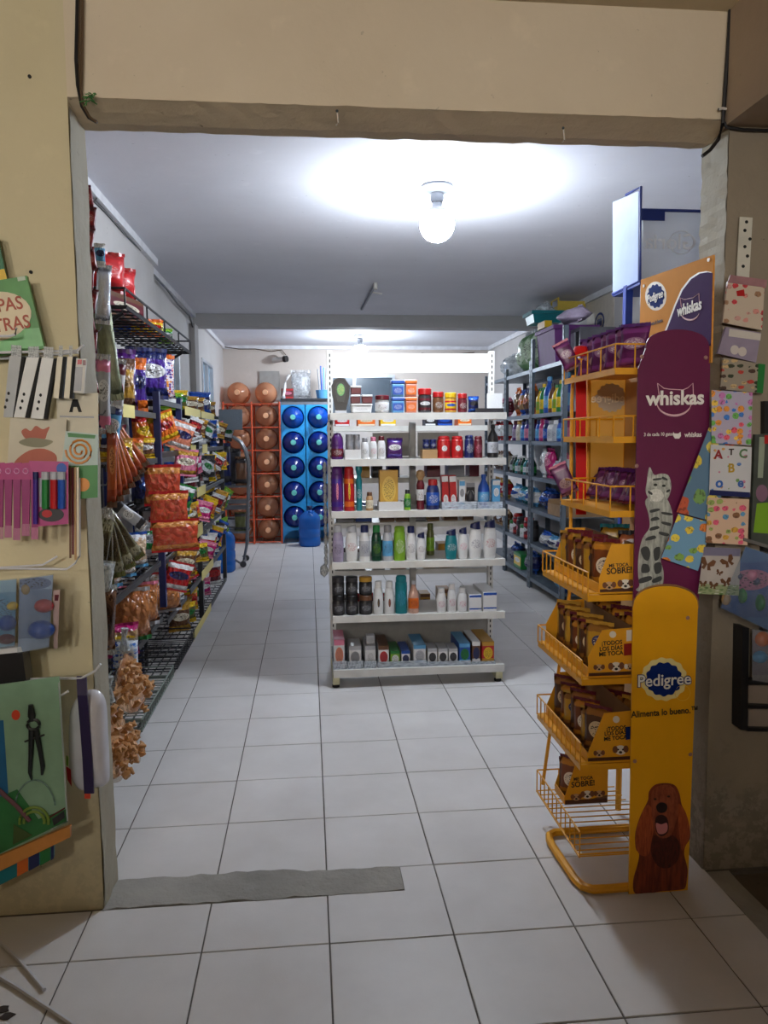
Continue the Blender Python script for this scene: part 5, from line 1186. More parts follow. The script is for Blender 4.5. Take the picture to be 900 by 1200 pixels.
for z in (.2, .6, 1.0, 1.4):
    put('shelf', MB().box((BX + .03, brr.y, z - .012), (BX + .38, bl.y + .1, z)), blue_p, br_)
# ================================================================== SNACK RACKS ALONG THE LEFT WALL
blkst = plain('black steel', (28, 28, 32), .45, .2); bluest = plain('blue steel', (26, 36, 92), .4, .1); grnw = plain('green-grey wire', (128, 140, 132), .45, .3)
LX0, LX1 = -.985, -.70
tagm = pack('price tag', (222, 206, 120), (222, 206, 120), (206, 186, 96), .5, (.42, .36), ink=(96, 80, 40), rough=.5)
def snack_rack(label, y0, y1, zs, mat, top, tags=(), front=None, rail=None, zf=0.0):
    t = thing('snack_rack', label, 'shelving', ((LX0 + LX1) / 2, (y0 + y1) / 2, 0))
    for x in (LX0, LX1 - .03):
        for y in ((y0, y1 - .03) if x == LX0 or front is None else front): put('post', MB().box((x, y, zf if x > LX0 else 0), (x + .03, y + .03, top)), mat, t)
    for i, z in enumerate(zs):
        mb = MB(); n = 7
        for k in range(n): mb.tube([(LX0 + .03 + (LX1 - LX0 - .04) * k / (n - 1), y0 + .03, z - .004), (LX0 + .03 + (LX1 - LX0 - .04) * k / (n - 1), y1 - .03, z - .004)], .004, 5)
        for k in range(int((y1 - y0) / .09)): mb.tube([(LX0 + .02, y0 + .04 + .09 * k, z - .009), (LX1, y0 + .04 + .09 * k, z - .009)], .004, 5)
        mb.box((LX1 - .004, y0 + .03, z - .026), (LX1, y1 - .03, z - .0005))
        s_ = put('wire_shelf', mb, rail or mat, t)
        for (ti, ya, yb, hh) in tags:
            if ti == i: put('price_tag', MB().box((LX1 + .0005, ya, z - .035), (LX1 + .003, yb, z - .035 + hh)), tagm, s_)
    return t
ZA = [.17, .50, .765, 1.25, 1.455]; ZB = [.17, .45, .75, 1.0, 1.27, 1.525]; ZC = [.17, .45, .75, 1.0, 1.27, 1.505]; ZT = 1.835
RA = snack_rack('black wire snack rack right behind the left pillar', 2.72, 3.70, ZA, blkst, 1.80, [(4, 3.02, 3.22, .05), (3, 3.12, 3.24, .06)], ())
RB = snack_rack('narrow snack rack with blue posts', 3.76, 4.42, ZB, bluest, 1.56, (), None, blkst, .52)
RC = snack_rack('long black wire snack rack with yellow price tags', 4.50, 6.50, ZC, blkst, 1.52, [(5, 4.52, 5.15, .05), (5, 5.2, 5.9, .045), (4, 5.2, 5.45, .06), (4, 4.7, 4.9, .06), (3, 4.9, 5.3, .06), (2, 4.6, 4.75, .1), (2, 4.85, 5.1, .08), (1, 5.0, 5.6, .06), (0, 4.55, 5.4, .05)], (5.05, 6.47), None, .16)
ws = thing('bracket_shelf', 'black wire shelf fixed high on the left wall over the snacks', 'shelf', (-.85, 3.8, ZT - .2))
mb = MB()
for k in range(9): mb.tube([(LX0 + .02 + .3 * k / 8, 3.0, ZT - .004), (LX0 + .02 + .3 * k / 8, 4.6, ZT - .004)], .004, 5)
for k in range(19): mb.tube([(LX0 + .01, 3.02 + .0865 * k, ZT - .010), (LX1 + .03, 3.02 + .0865 * k, ZT - .010)], .004, 5)
put('wire_floor', mb, blkst, ws)['kind'] = 'stuff'
put('front_rail', MB().tube([(LX0, 3.0, ZT + .06), (LX1 + .03, 3.0, ZT + .06), (LX1 + .03, 4.6, ZT + .06), (LX0, 4.6, ZT + .06)], .005, 6), blkst, ws, True)
put('front_edge', MB().tube([(LX0, 3.0, ZT - .008), (LX1 + .03, 3.0, ZT - .008), (LX1 + .03, 4.6, ZT - .008), (LX0, 4.6, ZT - .008)], .007, 6), blkst, ws, True)
for y in (3.0, 3.4, 3.8, 4.2, 4.6): put('rail_post', MB().tube([(LX1 + .03, y, ZT - .008), (LX1 + .03, y, ZT + .06)], .004, 5), blkst, ws)
for y in (3.1, 4.5): put('bracket', MB().tube([(LX0 - .02, y, ZT - .22), (LX0 - .005, y, ZT - .2), (LX1, y, ZT - .016)], .008, 6), blkst, ws, True)
# open trays sticking out low down
def basket(label, x0, x1, y0, y1, z0, h, mat, n=14):
    t = thing('wire_basket', label, 'basket', ((x0 + x1) / 2, (y0 + y1) / 2, z0)); mb = MB()
    for k in range(n + 1): mb.tube([(x0, y0 + (y1 - y0) * k / n, z0), (x1, y0 + (y1 - y0) * k / n, z0)], .0025, 5)
    put('wire_floor', mb, mat, t)['kind'] = 'stuff'
    put('rim', MB().tube([(x0, y0, z0 + h), (x1, y0, z0 + h), (x1, y1, z0 + h), (x0, y1, z0 + h), (x0, y0, z0 + h)], .004, 6).tube([(x0, y0, z0), (x1, y0, z0), (x1, y1, z0), (x0, y1, z0), (x0, y0, z0)], .004, 6), mat, t)
    mb = MB()
    for k in range(n + 1):
        y = y0 + (y1 - y0) * k / n; mb.tube([(x1, y, z0), (x1, y, z0 + h)], .0022, 5)
    put('wire_side', mb, mat, t)['kind'] = 'stuff'; return t
basket('pale green wire basket beside the tile floor under the tan snacks', -.94, -.665, 2.98, 3.69, .20, .045, grnw, 20)
basket('black wire basket under the bread bags', -.94, -.665, 3.80, 4.38, .20, .06, blkst, 14)
def l_item(kind, name, desc, cat, Y, z, w_, h_, mats, d=.08, x=None, rz=.75, rx=0.0, ry=0.0, where='on the snack rack', group=None):
    return item(kind, name, (desc + ' ' + where).strip(), cat, (x if x is not None else LX1 - .09, Y, z + .0008), (w_, d, h_), mats, (rx, ry, rz), group)
wa, wb_ = 'on the rack behind the pillar', 'on the blue-posted rack'
foil = plain('silver foil', (196, 198, 204), .22, .75, .12, .3); foil_g = plain('olive foil', (120, 124, 96), .3, .5, .15, .3)
# rack top
t = l_item('carton', 'cookie_box', 'dark brown long box under the red bags', 'box', 3.42, ZT, .34, .10, [plain('cookie brown', (92, 44, 34), .5), pm('maroon', 'brown', 'cream'), pm('maroon', 'brown', 'cream')], .18, -.84, 1.35, where='')
for k, (y, zz) in enumerate(((3.34, .0), (3.54, .0))):
    l_item('bag', 'snack_bag', 'bright red bag lying on the brown box', 'bag', y, ZT + .103, .20, .17 - .02 * k, [pack('red bag', (204, 24, 30), (180, 16, 24), (226, 60, 60), .5, (.3, .2), ink=(240, 200, 200)), cm('red'), cm('red')], .11, -.83, .7, where='')
l_item('bag', 'snack_bag', 'blue bag on the top wire shelf', 'bag', 4.0, ZT, .11, .14, bg('blue', 'navy', 'sky'), .08, -.91, .5, where='')
l_item('bag', 'snack_bag', 'yellow and orange bag on the top wire shelf', 'bag', 3.95, ZT, .17, .09, bg('yellow', 'orange', 'red'), .09, -.78, .5, where='')
l_item('bag', 'snack_bag', 'small green bag on the top wire shelf', 'bag', 4.22, ZT, .08, .08, bg('green', 'lime', 'white'), .05, -.74, .5, where='')
# 1.455 shelf
l_item('bag', 'snack_bag', 'tall purple bag', 'bag', 3.44, ZA[4], .21, .27, bg('violet', 'purple', 'white'), .09, -.83, .6, where=wa)
l_item('bag', 'snack_bag', 'gold and brown bag before the purple ones', 'bag', 3.24, ZA[4], .19, .21, bg('gold', 'brown', 'tan'), .09, -.78, .7, where=wa)
l_item('bag', 'snack_bag', 'purple bag with an orange stripe', 'bag', 3.62, ZA[4], .17, .25, bg('violet', 'orange', 'navy'), .09, -.80, .7, where=wa)
candy = dots('candy bag', (232, 222, 226), [(190, 30, 40), (90, 40, 130), (230, 140, 30), (200, 40, 70), (60, 50, 140)], 15, .5)
l_item('bag', 'candy_bag', 'large bag of red and purple sweets', 'bag', 4.16, ZB[5], .24, .25, [candy, cm('orange'), cm('white')], .10, -.79, .75, where=wb_)
l_item('bag', 'snack_bag', 'big violet bag beside the sweets', 'bag', 3.86, ZB[5], .21, .25, bg('violet', 'navy', 'white'), .09, -.77, .6, where=wb_)
l_item('bag', 'candy_bag', 'yellow and red sweet bag', 'bag', 4.30, ZB[5], .20, .27, bg('yellow', 'red', 'orange'), .08, -.81, .75, where=wb_)
# 1.25 shelf
for y, c, hh in ((2.95, ('yellow', 'brown', 'gold'), .15), (3.13, ('brown', 'gold', 'tan'), .15), (3.31, ('gold', 'yellow', 'red'), .17), (3.50, ('yellow', 'maroon', 'orange'), .15)):
    l_item('bag', 'snack_bag', '%s bag with %s print low' % (c[0], c[1]), 'bag', y, ZA[3], .16, hh, bg(*c), .08, -.87, .7, where=wa)
# crisps clipped to the blue post
crisp = pack('crisp bag', (186, 66, 38), (206, 136, 62), None, blotch=(176, 90, 44), crinkle=.5)
for k, (y, z, w_, h_, rx) in enumerate(((3.70, 1.03, .17, .19, .05), (3.70, .92, .18, .18, .05), (3.70, .82, .22, .15, .05))):
    item('bag', 'crisp_bag', ['upper', 'middle', 'lower'][k] + ' orange and red crisp bag clipped beside the blue post', 'bag', (-.668 + .027 * k, y - .10 - .012 * k, z), (w_, .03, h_), [crisp, cm('red'), cm('red')], (rx, 0, .45))
# clear bread packs
clr_bread = pack('bread in film', (216, 190, 160), (240, 238, 236), None, blotch=(196, 158, 120), rough=.12, crinkle=.7)
for k, (y, w_) in enumerate(((2.98, .19), (3.20, .2), (3.44, .2))):
    l_item('bag', 'bread_pack', ('clear bread pack with a blue strip', 'clear bread pack with a white strip')[k % 2], 'bread', y, ZA[2], w_, .16, [clr_bread, cm('blue') if k % 2 == 0 else cm('silver'), cm('sky')], .11, -.80, .75, where=wa)
for y, c in ((3.91, ('green', 'white', 'silver')), (4.05, ('pink', 'red', 'tan')), (4.25, ('brown', 'maroon', 'red'))):
    l_item('bag', 'snack_bag', '%s and %s bag over the black basket' % (c[0], c[1]), 'bag', y, ZB[2], .18, .17, bg(*c), .09, None, .75, where='')
# bread on the lower shelf
loaf = pack('brown loaf', (176, 112, 62), (158, 92, 48), None, blotch=(160, 96, 50), rough=.18, crinkle=.6)
l_item('bag', 'bread_bag', 'tall bag of brown bread with a tied top', 'bread', 3.20, ZA[1], .17, .225, [loaf, cm('silver'), cm('green')], .13, -.74, .6, where='')
l_item('bag', 'bread_bag', 'bag of brown bread behind the tall one', 'bread', 3.46, ZA[1], .18, .20, [loaf, cm('pink'), cm('silver')], .12, -.76, .6, where='')
l_item('bag', 'bread_bag', 'brown bread bag over the black basket', 'bread', 3.95, ZB[1], .22, .16, [loaf, cm('white'), cm('silver')], .13, -.76, .6, where='')
l_item('bag', 'bread_bag', 'cream bread bag over the black basket', 'bread', 4.22, ZB[1], .20, .17, [clr_bread, cm('red'), cm('silver')], .13, -.78, .6, where='')
l_item('bag', 'cereal_bag', 'pink and yellow cereal bag beside the bread', 'bag', 2.98, ZA[1], .16, .13, bg('tan', 'magenta', 'yellow'), .08, -.74, .5, where='')
bluec = dots('blue sweets', (206, 212, 220), [(40, 90, 190), (60, 120, 210), (150, 180, 220)], 8, .45)
# rack C fill
rc = random.Random(21)
PAL = [('orange', 'yellow', 'red'), ('white', 'silver', 'sky'), ('green', 'lime', 'white'), ('red', 'white', 'yellow'), ('navy', 'blue', 'white'), ('silver', 'charcoal', 'green'), ('brown', 'gold', 'cream'), ('magenta', 'pink', 'white'), ('olive', 'yellow', 'green'), ('maroon', 'white', 'red')]
LV = ['floor-level', 'second-lowest', 'third', 'fourth', 'fifth', 'top']
for li, z in enumerate(ZC):
    y = 4.60
    while y < 6.35:
        w_ = rc.uniform(.13, .2); c = rc.choice(PAL[:] if li < 5 else [PAL[8], PAL[2], PAL[6], PAL[4]])
        if li == 5 and y > 6.0: break
        hh = rc.uniform(.12, .2) if li < 5 else rc.uniform(.1, .17)
        l_item('bag', 'snack_bag', '%s bag with %s and %s print, %s shelf' % (c[0], c[1], c[2], LV[li]), 'bag', y + w_ / 2, z, w_, hh, bg(*c), .07, (LX1 - .15 if abs(y + w_ / 2 - 5.065) < .14 else LX1 - rc.uniform(.07, .12)), rc.uniform(.5, .9), where='of the long rack')
        y += w_ + rc.uniform(.0, .03)
for y, c in ((3.91, ('orange', 'red', 'yellow')), (4.08, ('white', 'sky', 'navy')), (4.24, ('red', 'gold', 'white'))):
    l_item('bag', 'snack_bag', '%s bag with %s print, fifth shelf' % (c[0], c[1]), 'bag', y, ZB[4], .17, .19, bg(*c), .08, None, .7, where=wb_)
for y, c in ((3.91, ('navy', 'charcoal', 'blue')), (4.08, ('salmon', 'orange', 'white')), (4.24, ('green', 'white', 'lime'))):
    l_item('bag', 'snack_bag', '%s bag with %s print, fourth shelf' % (c[0], c[1]), 'bag', y, ZB[3], .17, .19, bg(*c), .08, None, .7, where=wb_)

rc = random.Random(33)
for z, nm in ((1.505, 'top'), (1.27, 'fifth'), (1.0, 'fourth'), (.75, 'third')):
    y = 4.56
    while y < 6.3:
        c = rc.choice(PAL); hh = rc.uniform(.09, .15); w_ = rc.uniform(.08, .13)
        item('bag', 'hanging_packet', '%s and %s packet dangling under the %s shelf edge of the long rack' % (c[0], c[1], nm), 'packet', (LX1 + .012 + rc.uniform(0, .025), y, z - .045 - hh), (w_, .022, hh), bg(*c), (rc.uniform(-.2, .25), rc.uniform(-.5, .5), rc.uniform(.2, 1.0)))
        y += rc.uniform(.12, .26)
for k, (y, z, c) in enumerate(((3.84, 1.34, 'orange'), (4.1, 1.30, 'salmon'), (4.3, 1.15, 'pink'), (4.2, .92, 'white'), (4.02, .98, 'green'), (3.9, .80, 'silver'), (4.3, .78, 'maroon'), (3.86, .6, 'red'), (4.15, .62, 'brown'), (4.34, .56, 'red'))):
    item('bag', 'hanging_packet', '%s packet clipped to the front of the blue-posted rack at height %s' % (c, ('chest', 'waist', 'hip')[0 if z > 1.1 else 1 if z > .76 else 2]), 'packet', (LX1 + .02, y, z - .02), (.14, .03, .15), [pm(c, ('yellow', 'white', 'gold')[k % 3], ('red', 'navy', 'cream')[k % 3], crinkle=.55, rough=.24), cm(c), cm(c)], (.1, (-.35, .3, .1)[k % 3], .6))
for k, (y, c) in enumerate(((3.0, ('yellow', 'gold', 'brown')), (3.2, ('gold', 'orange', 'cream')), (3.42, ('brown', 'yellow', 'white')))):
    l_item('bag', 'snack_bag', '%s bag with %s print lying at the shelf front' % (c[0], c[1]), 'bag', y, ZA[3], .17, .09, bg(*c), .06, LX1 - .04, .6, where=wa)
# ------------------------------------------------------------------ goods hanging on the strip behind the left pillar
HX, HY = -.655, 2.50
hs = thing('hanging_rail', 'tall grey hanging rail with hooks behind the left pillar', 'rail', (HX - .03, 2.62, .0))
put('rail', MB().box((HX - .12, 2.46, 0), (HX - .105, 2.48, 2.15)), blkst, hs)
put('rail', MB().box((HX - .12, 2.69, 0), (HX - .105, 2.705, 2.15)), blkst, hs)
for z in (2.12, 1.93, 1.70, 1.42, 1.18, .88, .60, .45): put('hook', MB().tube([(HX - .11, 2.47, z), (HX - .03, 2.49, z), (HX - .02, 2.49, z + .015)], .003, 5), chrome, hs); put('hook', MB().tube([(HX - .11, 2.70, z), (HX - .04, 2.72, z), (HX - .03, 2.72, z + .015)], .003, 5), chrome, hs)
def hang(label, px, py, wpx, hpx, mats, X, rot_deg=0, yaw_=0.3, d=.035, cat='bag', name='hanging_bag', tilt=0.0, seed=None):
    """bag centred at a pixel on the plane x = X; rotated about the viewing direction by rot_deg"""
    c = P(px, py, X=X); k = c.y / 900.0
    w_, h_ = wpx * k, hpx * k; a = math.radians(rot_deg)
    base = c + Vector((-math.sin(-a) * 0 + math.sin(a) * h_ / 2 * -1, 0, -math.cos(a) * h_ / 2))
    return item('bag', name, label, cat, base, (w_, d, h_), mats, (tilt, a, yaw_), seed=seed)
redp = pack('red packet', (132, 22, 32), (96, 14, 26), (170, 60, 60), .5, (.3, .2), ink=(220, 190, 190))
for k in range(10):
    hang('small dark red packet on the long hanging strip', 103 + 3 * (k % 2) + k * .25, 232 + 24 * k, 11, 27, [redp, cm('maroon'), cm('maroon')], HX, (-8, 6, 12)[k % 3], .4, .02, name='hanging_packet')
for k, (x, y, w_, h_, m_, lb_, rt) in enumerate([(117, 299, 12, 26, bg('sky', 'white', 'navy'), 'striped blue and white packet hanging behind the pillar', 0),
        (121, 345, 16, 66, [foil, foil, foil], 'silver foil bag hanging above the olive one', 4), (126, 415, 22, 105, [foil_g, foil, foil_g], 'long olive foil bag hanging behind the pillar', -6),
        (121, 462, 16, 90, [pm('silver', 'pink', 'white'), foil, foil], 'silver and pink foil bag hanging behind the pillar', 2), (138, 462, 14, 80, [pm('white', 'maroon', 'pink'), foil, foil], 'white foil bag with maroon print hanging behind the pillar', 6), (131, 500, 20, 50, [pm('sky', 'navy', 'white'), cm('white'), cm('silver')], 'blue and white striped bag hanging behind the pillar', 8), (112, 470, 9, 60, bg('tan', 'navy', 'white'), 'narrow tan and navy packet hanging behind the pillar', 0)]):
    hang(lb_, x, y, w_, h_, m_, HX - .02 - .008 * k, rt, .35, .035)
oran = pack('amber stick', (176, 84, 36), (150, 60, 26), (206, 130, 70), .6, (.3, .2), rough=.22, ink=(96, 30, 20))
for k in range(7):
    hang('long amber snack bag in the fan behind the pillar', 131 + 3.2 * k, 548 - 5 * k, 11, 92 - 4 * k, [oran, foil, cm('brown')], HX - .012 * k, 2 - 6.0 * k, .35, .03)
oliv = pack('olive stick', (98, 92, 60), (150, 146, 120), (70, 60, 40), .5, (.4, .3), rough=.2, blotch=(66, 60, 40))
for k in range(5):
    hang('long olive herb bag in the fan below the amber ones', 120 + 6 * k, 648 - 6 * k, 13, 92 - 5 * k, [oliv, foil, cm('olive')], HX - .012 * k, 12 - 11 * k, .35, .03)
hang('silver striped bag jutting out over the olive bags', 152, 603, 14, 44, [pm('silver', 'charcoal', 'white'), foil, foil], -.70, -50, .35, .03)
brst = pack('brown stick bag', (92, 58, 40), (120, 84, 60), (60, 36, 26), .5, (.4, .3), rough=.18, blotch=(56, 32, 22))
hang('clear bag of brown sticks hanging under the olive bags', 121, 727, 28, 84, [brst, crumple, crumple], HX, 4, .35, .05)
hang('knotted clear plastic bag end beside the brown sticks', 121, 678, 22, 42, [crumple, crumple, crumple], HX + .005, 10, .35, .04)
hang('clear bag of blue sweets hanging under the cereal bag', 147, 768, 30, 40, [bluec, crumple, crumple], -.70, 0, .35, .06)
tan_m = pack('tan puffed snack', (196, 144, 92), (172, 116, 66), (216, 170, 118), .5, (.42, .3), blotch=(150, 96, 54), rough=.3, ink=(160, 104, 60))
def snack_lump(label, px, X, d, seed):
    """bag of crinkled snacks: an uneven outline swollen to a lumpy body, under a clear film"""
    pts = smooth_px(px, 5); n = len(pts); r = random.Random(seed)
    W = [P(x, y, X=X) for x, y in pts]; c = sum(W, Vector()) / n
    t = thing('snack_bag', label, 'bag', (c.x, c.y, min(w.z for w in W)))
    def body(nm, grow, mat, amp):
        vs = []; fs = []; R = 6
        for side in (-1, 1):
            for j in range(R + 1):
                q = j / R; s_ = math.cos(q * PI / 2); hgt = math.sin(q * PI / 2)
                for i, w_ in enumerate(W):
                    v = c + (w_ - c) * (s_ * grow) ; am = amp * (r.random() - .5)
                    vs.append((v.x + am, v.y + side * d / 2 * hgt * grow * (1 + .3 * math.sin(i * 1.7 + j)) + am, v.z + amp * (r.random() - .5)))
        for sd in (0, 1):
            for j in range(R):
                for i in range(n):
                    a = sd * n * (R + 1) + j * n + i; b = sd * n * (R + 1) + j * n + (i + 1) % n
                    fs.append((a, b, b + n, a + n))
        put(nm, MB().add(vs, fs), mat, t, True)
    body('snacks', .9, tan_m, .006)
    mb = MB(); lo = [min(w_[a] for w_ in W) for a in range(3)]; hi = [max(w_[a] for w_ in W) for a in range(3)]
    for k in range(46):
        w_ = W[r.randrange(n)]; q = r.uniform(.05, .92); b = c + (w_ - c) * q
        b.y += r.choice((-1, -1, 1)) * d / 2 * math.sqrt(max(0, 1 - q * q)) * .95; b.x += r.choice((0, 1)) * d / 2 * math.sqrt(max(0, 1 - q * q))
        v1 = Vector((r.uniform(-1, 1), r.uniform(-1, 1), r.uniform(-1, 1))).normalized() * .018; v2 = Vector((r.uniform(-1, 1), r.uniform(-1, 1), r.uniform(-1, 1))).normalized() * .012
        mb.tube([b - v1 + v2, b - v1 * .5, b + v2 * .6, b + v1 * .5, b + v1 + v2], [.004, .010, .013, .010, .004], 7)
    put('crinkled_pieces', mb, plain('fried tan', (200, 146, 90), .5, var=.1, nscale=60), t, True)['kind'] = 'stuff'
    body('film', 1.03, clear('snack film', (236, 226, 214), .10, .1), .003)
    put('knot', MB().tube([W[0], W[0] + Vector((0, 0, .05)), W[0] + Vector((.004, 0, .08))], [.02, .008, .014], 8), crumple, t, True)
snack_lump('swollen clear bag of crinkled tan snacks above another', [(146, 762), (160, 775), (168, 800), (171, 820), (158, 838), (140, 832), (132, 812), (138, 785)], -.665, .09, 4)
snack_lump('ragged clear bag of tan snacks hanging lowest behind the pillar', [(128, 822), (140, 834), (150, 852), (162, 872), (163, 894), (150, 884), (143, 912), (128, 914), (120, 890), (119, 850)], -.635, .07, 5)
hang('white paper band hanging beside the clear bags', 115, 790, 8, 70, [cm('white'), cm('white'), cm('white')], -.62, 6, .3, .01)
# ================================================================== GOODS ON THE LEFT PILLAR
def card(name, label, cat, px, Y, th, mat, group=None):
    """flat pack given by its corners, with its real thickness"""
    o = px_slab(px, Y, th); return tag(put(name, o, mat), label, cat, group)
def root_card(name, label, cat, px, Y, th, mat, part='card'):
    pts = [P(x, y, Y=Y) for x, y in px]; c = sum(pts, Vector()) / len(pts)
    t = thing(name, label, cat, (c.x, Y, min(p.z for p in pts)))
    put(part, px_slab(px, Y, th), mat, t); return t
def on(t, name, px, Y, mat, th=.0008, soft=False): return put(name, px_slab(smooth_px(px) if soft else px, Y, th), mat, t)
def ell(cx, cy, rx, ry, n=20, rot=0.0):
    return [(cx + rx * math.cos(a) * math.cos(rot) - ry * math.sin(a) * math.sin(rot), cy + rx * math.cos(a) * math.sin(rot) + ry * math.sin(a) * math.cos(rot)) for a in [2 * PI * i / n for i in range(n)]]
wire_w = plain('white wire', (206, 206, 210), .35)
hr = thing('hook_rack', 'white wire hooks of a rack fixed to the left pillar', 'rack', (-.95, 2.12, .4))
put('upright', MB().box((-.965, 2.10, .3), (-.945, 2.148, 1.9)), wire_w, hr)
put('upright', MB().box((-.965, 2.03, .3), (-.945, 2.05, 1.9)), wire_w, hr)
def hookrod(px, Y, r=.0035): put('hook', MB().tube([(-.955, Y, P(px[0][0], px[0][1], Y=Y).z)] + [P(x, y, Y=Y) for x, y in px], r, 6), wire_w, hr, True)
hookrod([(5, 413), (90, 411), (98, 404)], 2.06); hookrod([(5, 420), (60, 416), (92, 413)], 2.11)
hookrod([(5, 666), (78, 667), (88, 660), (93, 652), (93, 560)], 2.03, .003); hookrod([(5, 665), (50, 662), (67, 652)], 2.10, .003)
hookrod([(5, 806), (70, 816), (80, 810)], 2.00); hookrod([(60, 795), (95, 795), (112, 786), (118, 778)], 2.06)
hookrod([(10, 394), (18, 392), (19, 384)], 2.05)
gb = plain('book green', (72, 138, 62), .4, var=.12); gb2 = plain('book deep green', (24, 104, 66), .4, var=.12)
t = root_card('green_book', 'deep green booklet with a yellow foot above the oval book', 'book', [(-45, 262), (-3, 276), (11, 343), (-30, 352)], 2.10, .008, gb2, 'cover')
on(t, 'yellow_block', [(-25, 320), (5, 315), (9.5, 331), (-22, 337)], 2.0985, cm('yellow'))
t = root_card('green_book', 'light green book with red lettering on a cream oval', 'book', [(-62, 338), (31, 323), (52, 408), (-45, 425)], 2.085, .014, gb, 'cover')
on(t, 'pale_foot', [(-52, 392), (46, 384), (51, 405), (-46, 421)], 2.0838, plain('book mint', (120, 186, 120), .4, var=.15))
on(t, 'oval', ell(-6, 371, 43, 29, 28, -.15), 2.083, plain('book cream', (222, 206, 172), .5))
redl = plain('letter red', (168, 72, 44), .5)
for s_, x, y in (('PAS', 11.5, 357), ('TRAS', 14, 380)):
    c = P(x, y, Y=2.0815); lettering(s_, .046, redl, t, c, (PI / 2, math.radians(-9), 0), .012, sx=.85)
on(t, 'tape', [(20, 325), (29, 323.5), (30, 328), (21, 329.5)], 2.083, plain('tape', (180, 196, 170), .3))
# white packs in a row on the hook
wp = plain('pack white', (212, 212, 208), .4, var=.04); wc = plain('pack cream', (214, 204, 178), .4, var=.05)
def slim_pack(label, tl, tr_, br2, bl2, Y, mat, holes, th=.02):
    t = root_card('slim_pack', label, 'pack', [tl, tr_, br2, bl2], Y, th, mat, 'box')
    on(t, 'hang_tab', [(tl[0] + 2, tl[1] - 13), (tr_[0], tr_[1] - 13), (tr_[0], tr_[1]), (tl[0] + 2, tl[1])], Y + th * .4, clear('tab film', (226, 228, 228), .5), .001)
    on(t, 'dark_edge', [tr_, (tr_[0] + 4, tr_[1]), (br2[0] + 4, br2[1]), br2], Y + .002, slot_m, .014)
    for hx_, hy_ in holes: on(t, 'hole', ell(hx_, hy_, 1.6, 2.0, 10), Y - .0006, slot_m, .0005)
slim_pack('grey-white slim pack hanging deepest on the hook', (11, 417), (25, 418), (15, 489), (4, 489), 2.045, plain('pack grey', (168, 170, 170), .4), [(10, 461), (8, 469), (6, 477)])
slim_pack('tall white slim pack between two others', (31, 419), (45.5, 419), (29, 489.5), (16, 489), 2.035, wp, [(28, 462), (26, 470), (24, 478)])
slim_pack('tall white slim pack beside the cream ones', (49, 419), (62.5, 420), (50.5, 491), (36, 490), 2.025, wp, [(47.5, 463), (45.5, 471), (44, 479)])
slim_pack('short cream slim pack next to the white ones', (67, 418), (73.5, 418), (68.5, 467), (62.5, 466), 2.03, wc, [])
slim_pack('short cream slim pack next to the red-marked card', (79, 418), (85, 418), (81, 467), (75, 466), 2.025, wc, [])
t = root_card('blister_card', 'grey card with two red marks at the hook end', 'card', [(87, 420), (101.5, 420.5), (98, 461), (83, 460)], 2.03, .006, plain('card grey', (188, 184, 176), .4))
on(t, 'red_mark', [(91, 421.5), (96, 421.5), (95.5, 427), (90.5, 427)], 2.0292, cm('red')); on(t, 'red_mark', [(97, 422), (100.5, 422), (100.5, 428), (97, 428)], 2.0292, cm('maroon'))
on(t, 'grey_window', [(87, 430), (97, 430), (95, 458), (85, 458)], 2.0292, cm('grey'))
bc = plain('card beige', (196, 188, 166), .5, var=.05)
t = root_card('picture_card', 'beige card with two black shapes behind the cream packs', 'card', [(66, 462), (115, 460.5), (115, 525), (68, 525)], 2.07, .003, bc)
on(t, 'black_shape', [(61 + 20, 483), (85, 468), (91, 468), (96, 483), (92, 483), (90, 477), (86, 477), (85, 483)], 2.0692, slot_m)
on(t, 'lead_line', [(70, 487), (110, 488), (110, 490), (70, 489)], 2.0692, cm('grey'))
t = root_card('picture_card', 'beige card with a rust-coloured animal drawing', 'card', [(12, 490), (78, 491), (76, 556), (8, 556)], 2.05, .003, bc)
rust = plain('drawing rust', (168, 84, 58), .5, var=.08); khk = plain('drawing khaki', (128, 124, 96), .5, var=.08)
on(t, 'drawing', [(25, 506), (30, 502), (36, 505), (42, 499), (50, 503), (58, 500), (55, 508), (52, 515), (40, 518), (30, 514)], 2.0492, rust, .0006, True)
on(t, 'drawing', [(22, 518), (35, 513), (55, 515), (62, 518), (50, 524), (32, 523)], 2.0488, khk, .0006, True)
on(t, 'drawing', [(18, 540), (34, 528), (52, 526), (66, 534), (60, 546), (20, 548)], 2.0488, rust, .0006, True)
t = root_card('picture_card', 'green and sky card with an orange spiral', 'card', [(77, 505), (114.5, 509), (114.5, 583), (89, 585), (72, 548)], 2.04, .003, plain('card sky', (166, 184, 176), .4, var=.08))
on(t, 'green_field', [(76, 546), (114.5, 545), (114.5, 583), (89, 585)], 2.0393, plain('card green', (62, 128, 62), .45, var=.12))
on(t, 'green_top', [(79, 507), (112, 510), (111, 514), (80, 512)], 2.0393, plain('card green', (62, 128, 62), .45, var=.12))
osp = plain('spiral orange', (212, 138, 62), .5)
put('spiral', MB().tube([P(93 + (3 + .55 * i * .7) * math.cos(i * .45), 528 + (3 + .55 * i * .7) * math.sin(i * .45), Y=2.0388) for i in range(36)], .003, 5), osp, t, True)
on(t, 'orange_dot', ell(97, 568, 8, 8), 2.0388, osp)
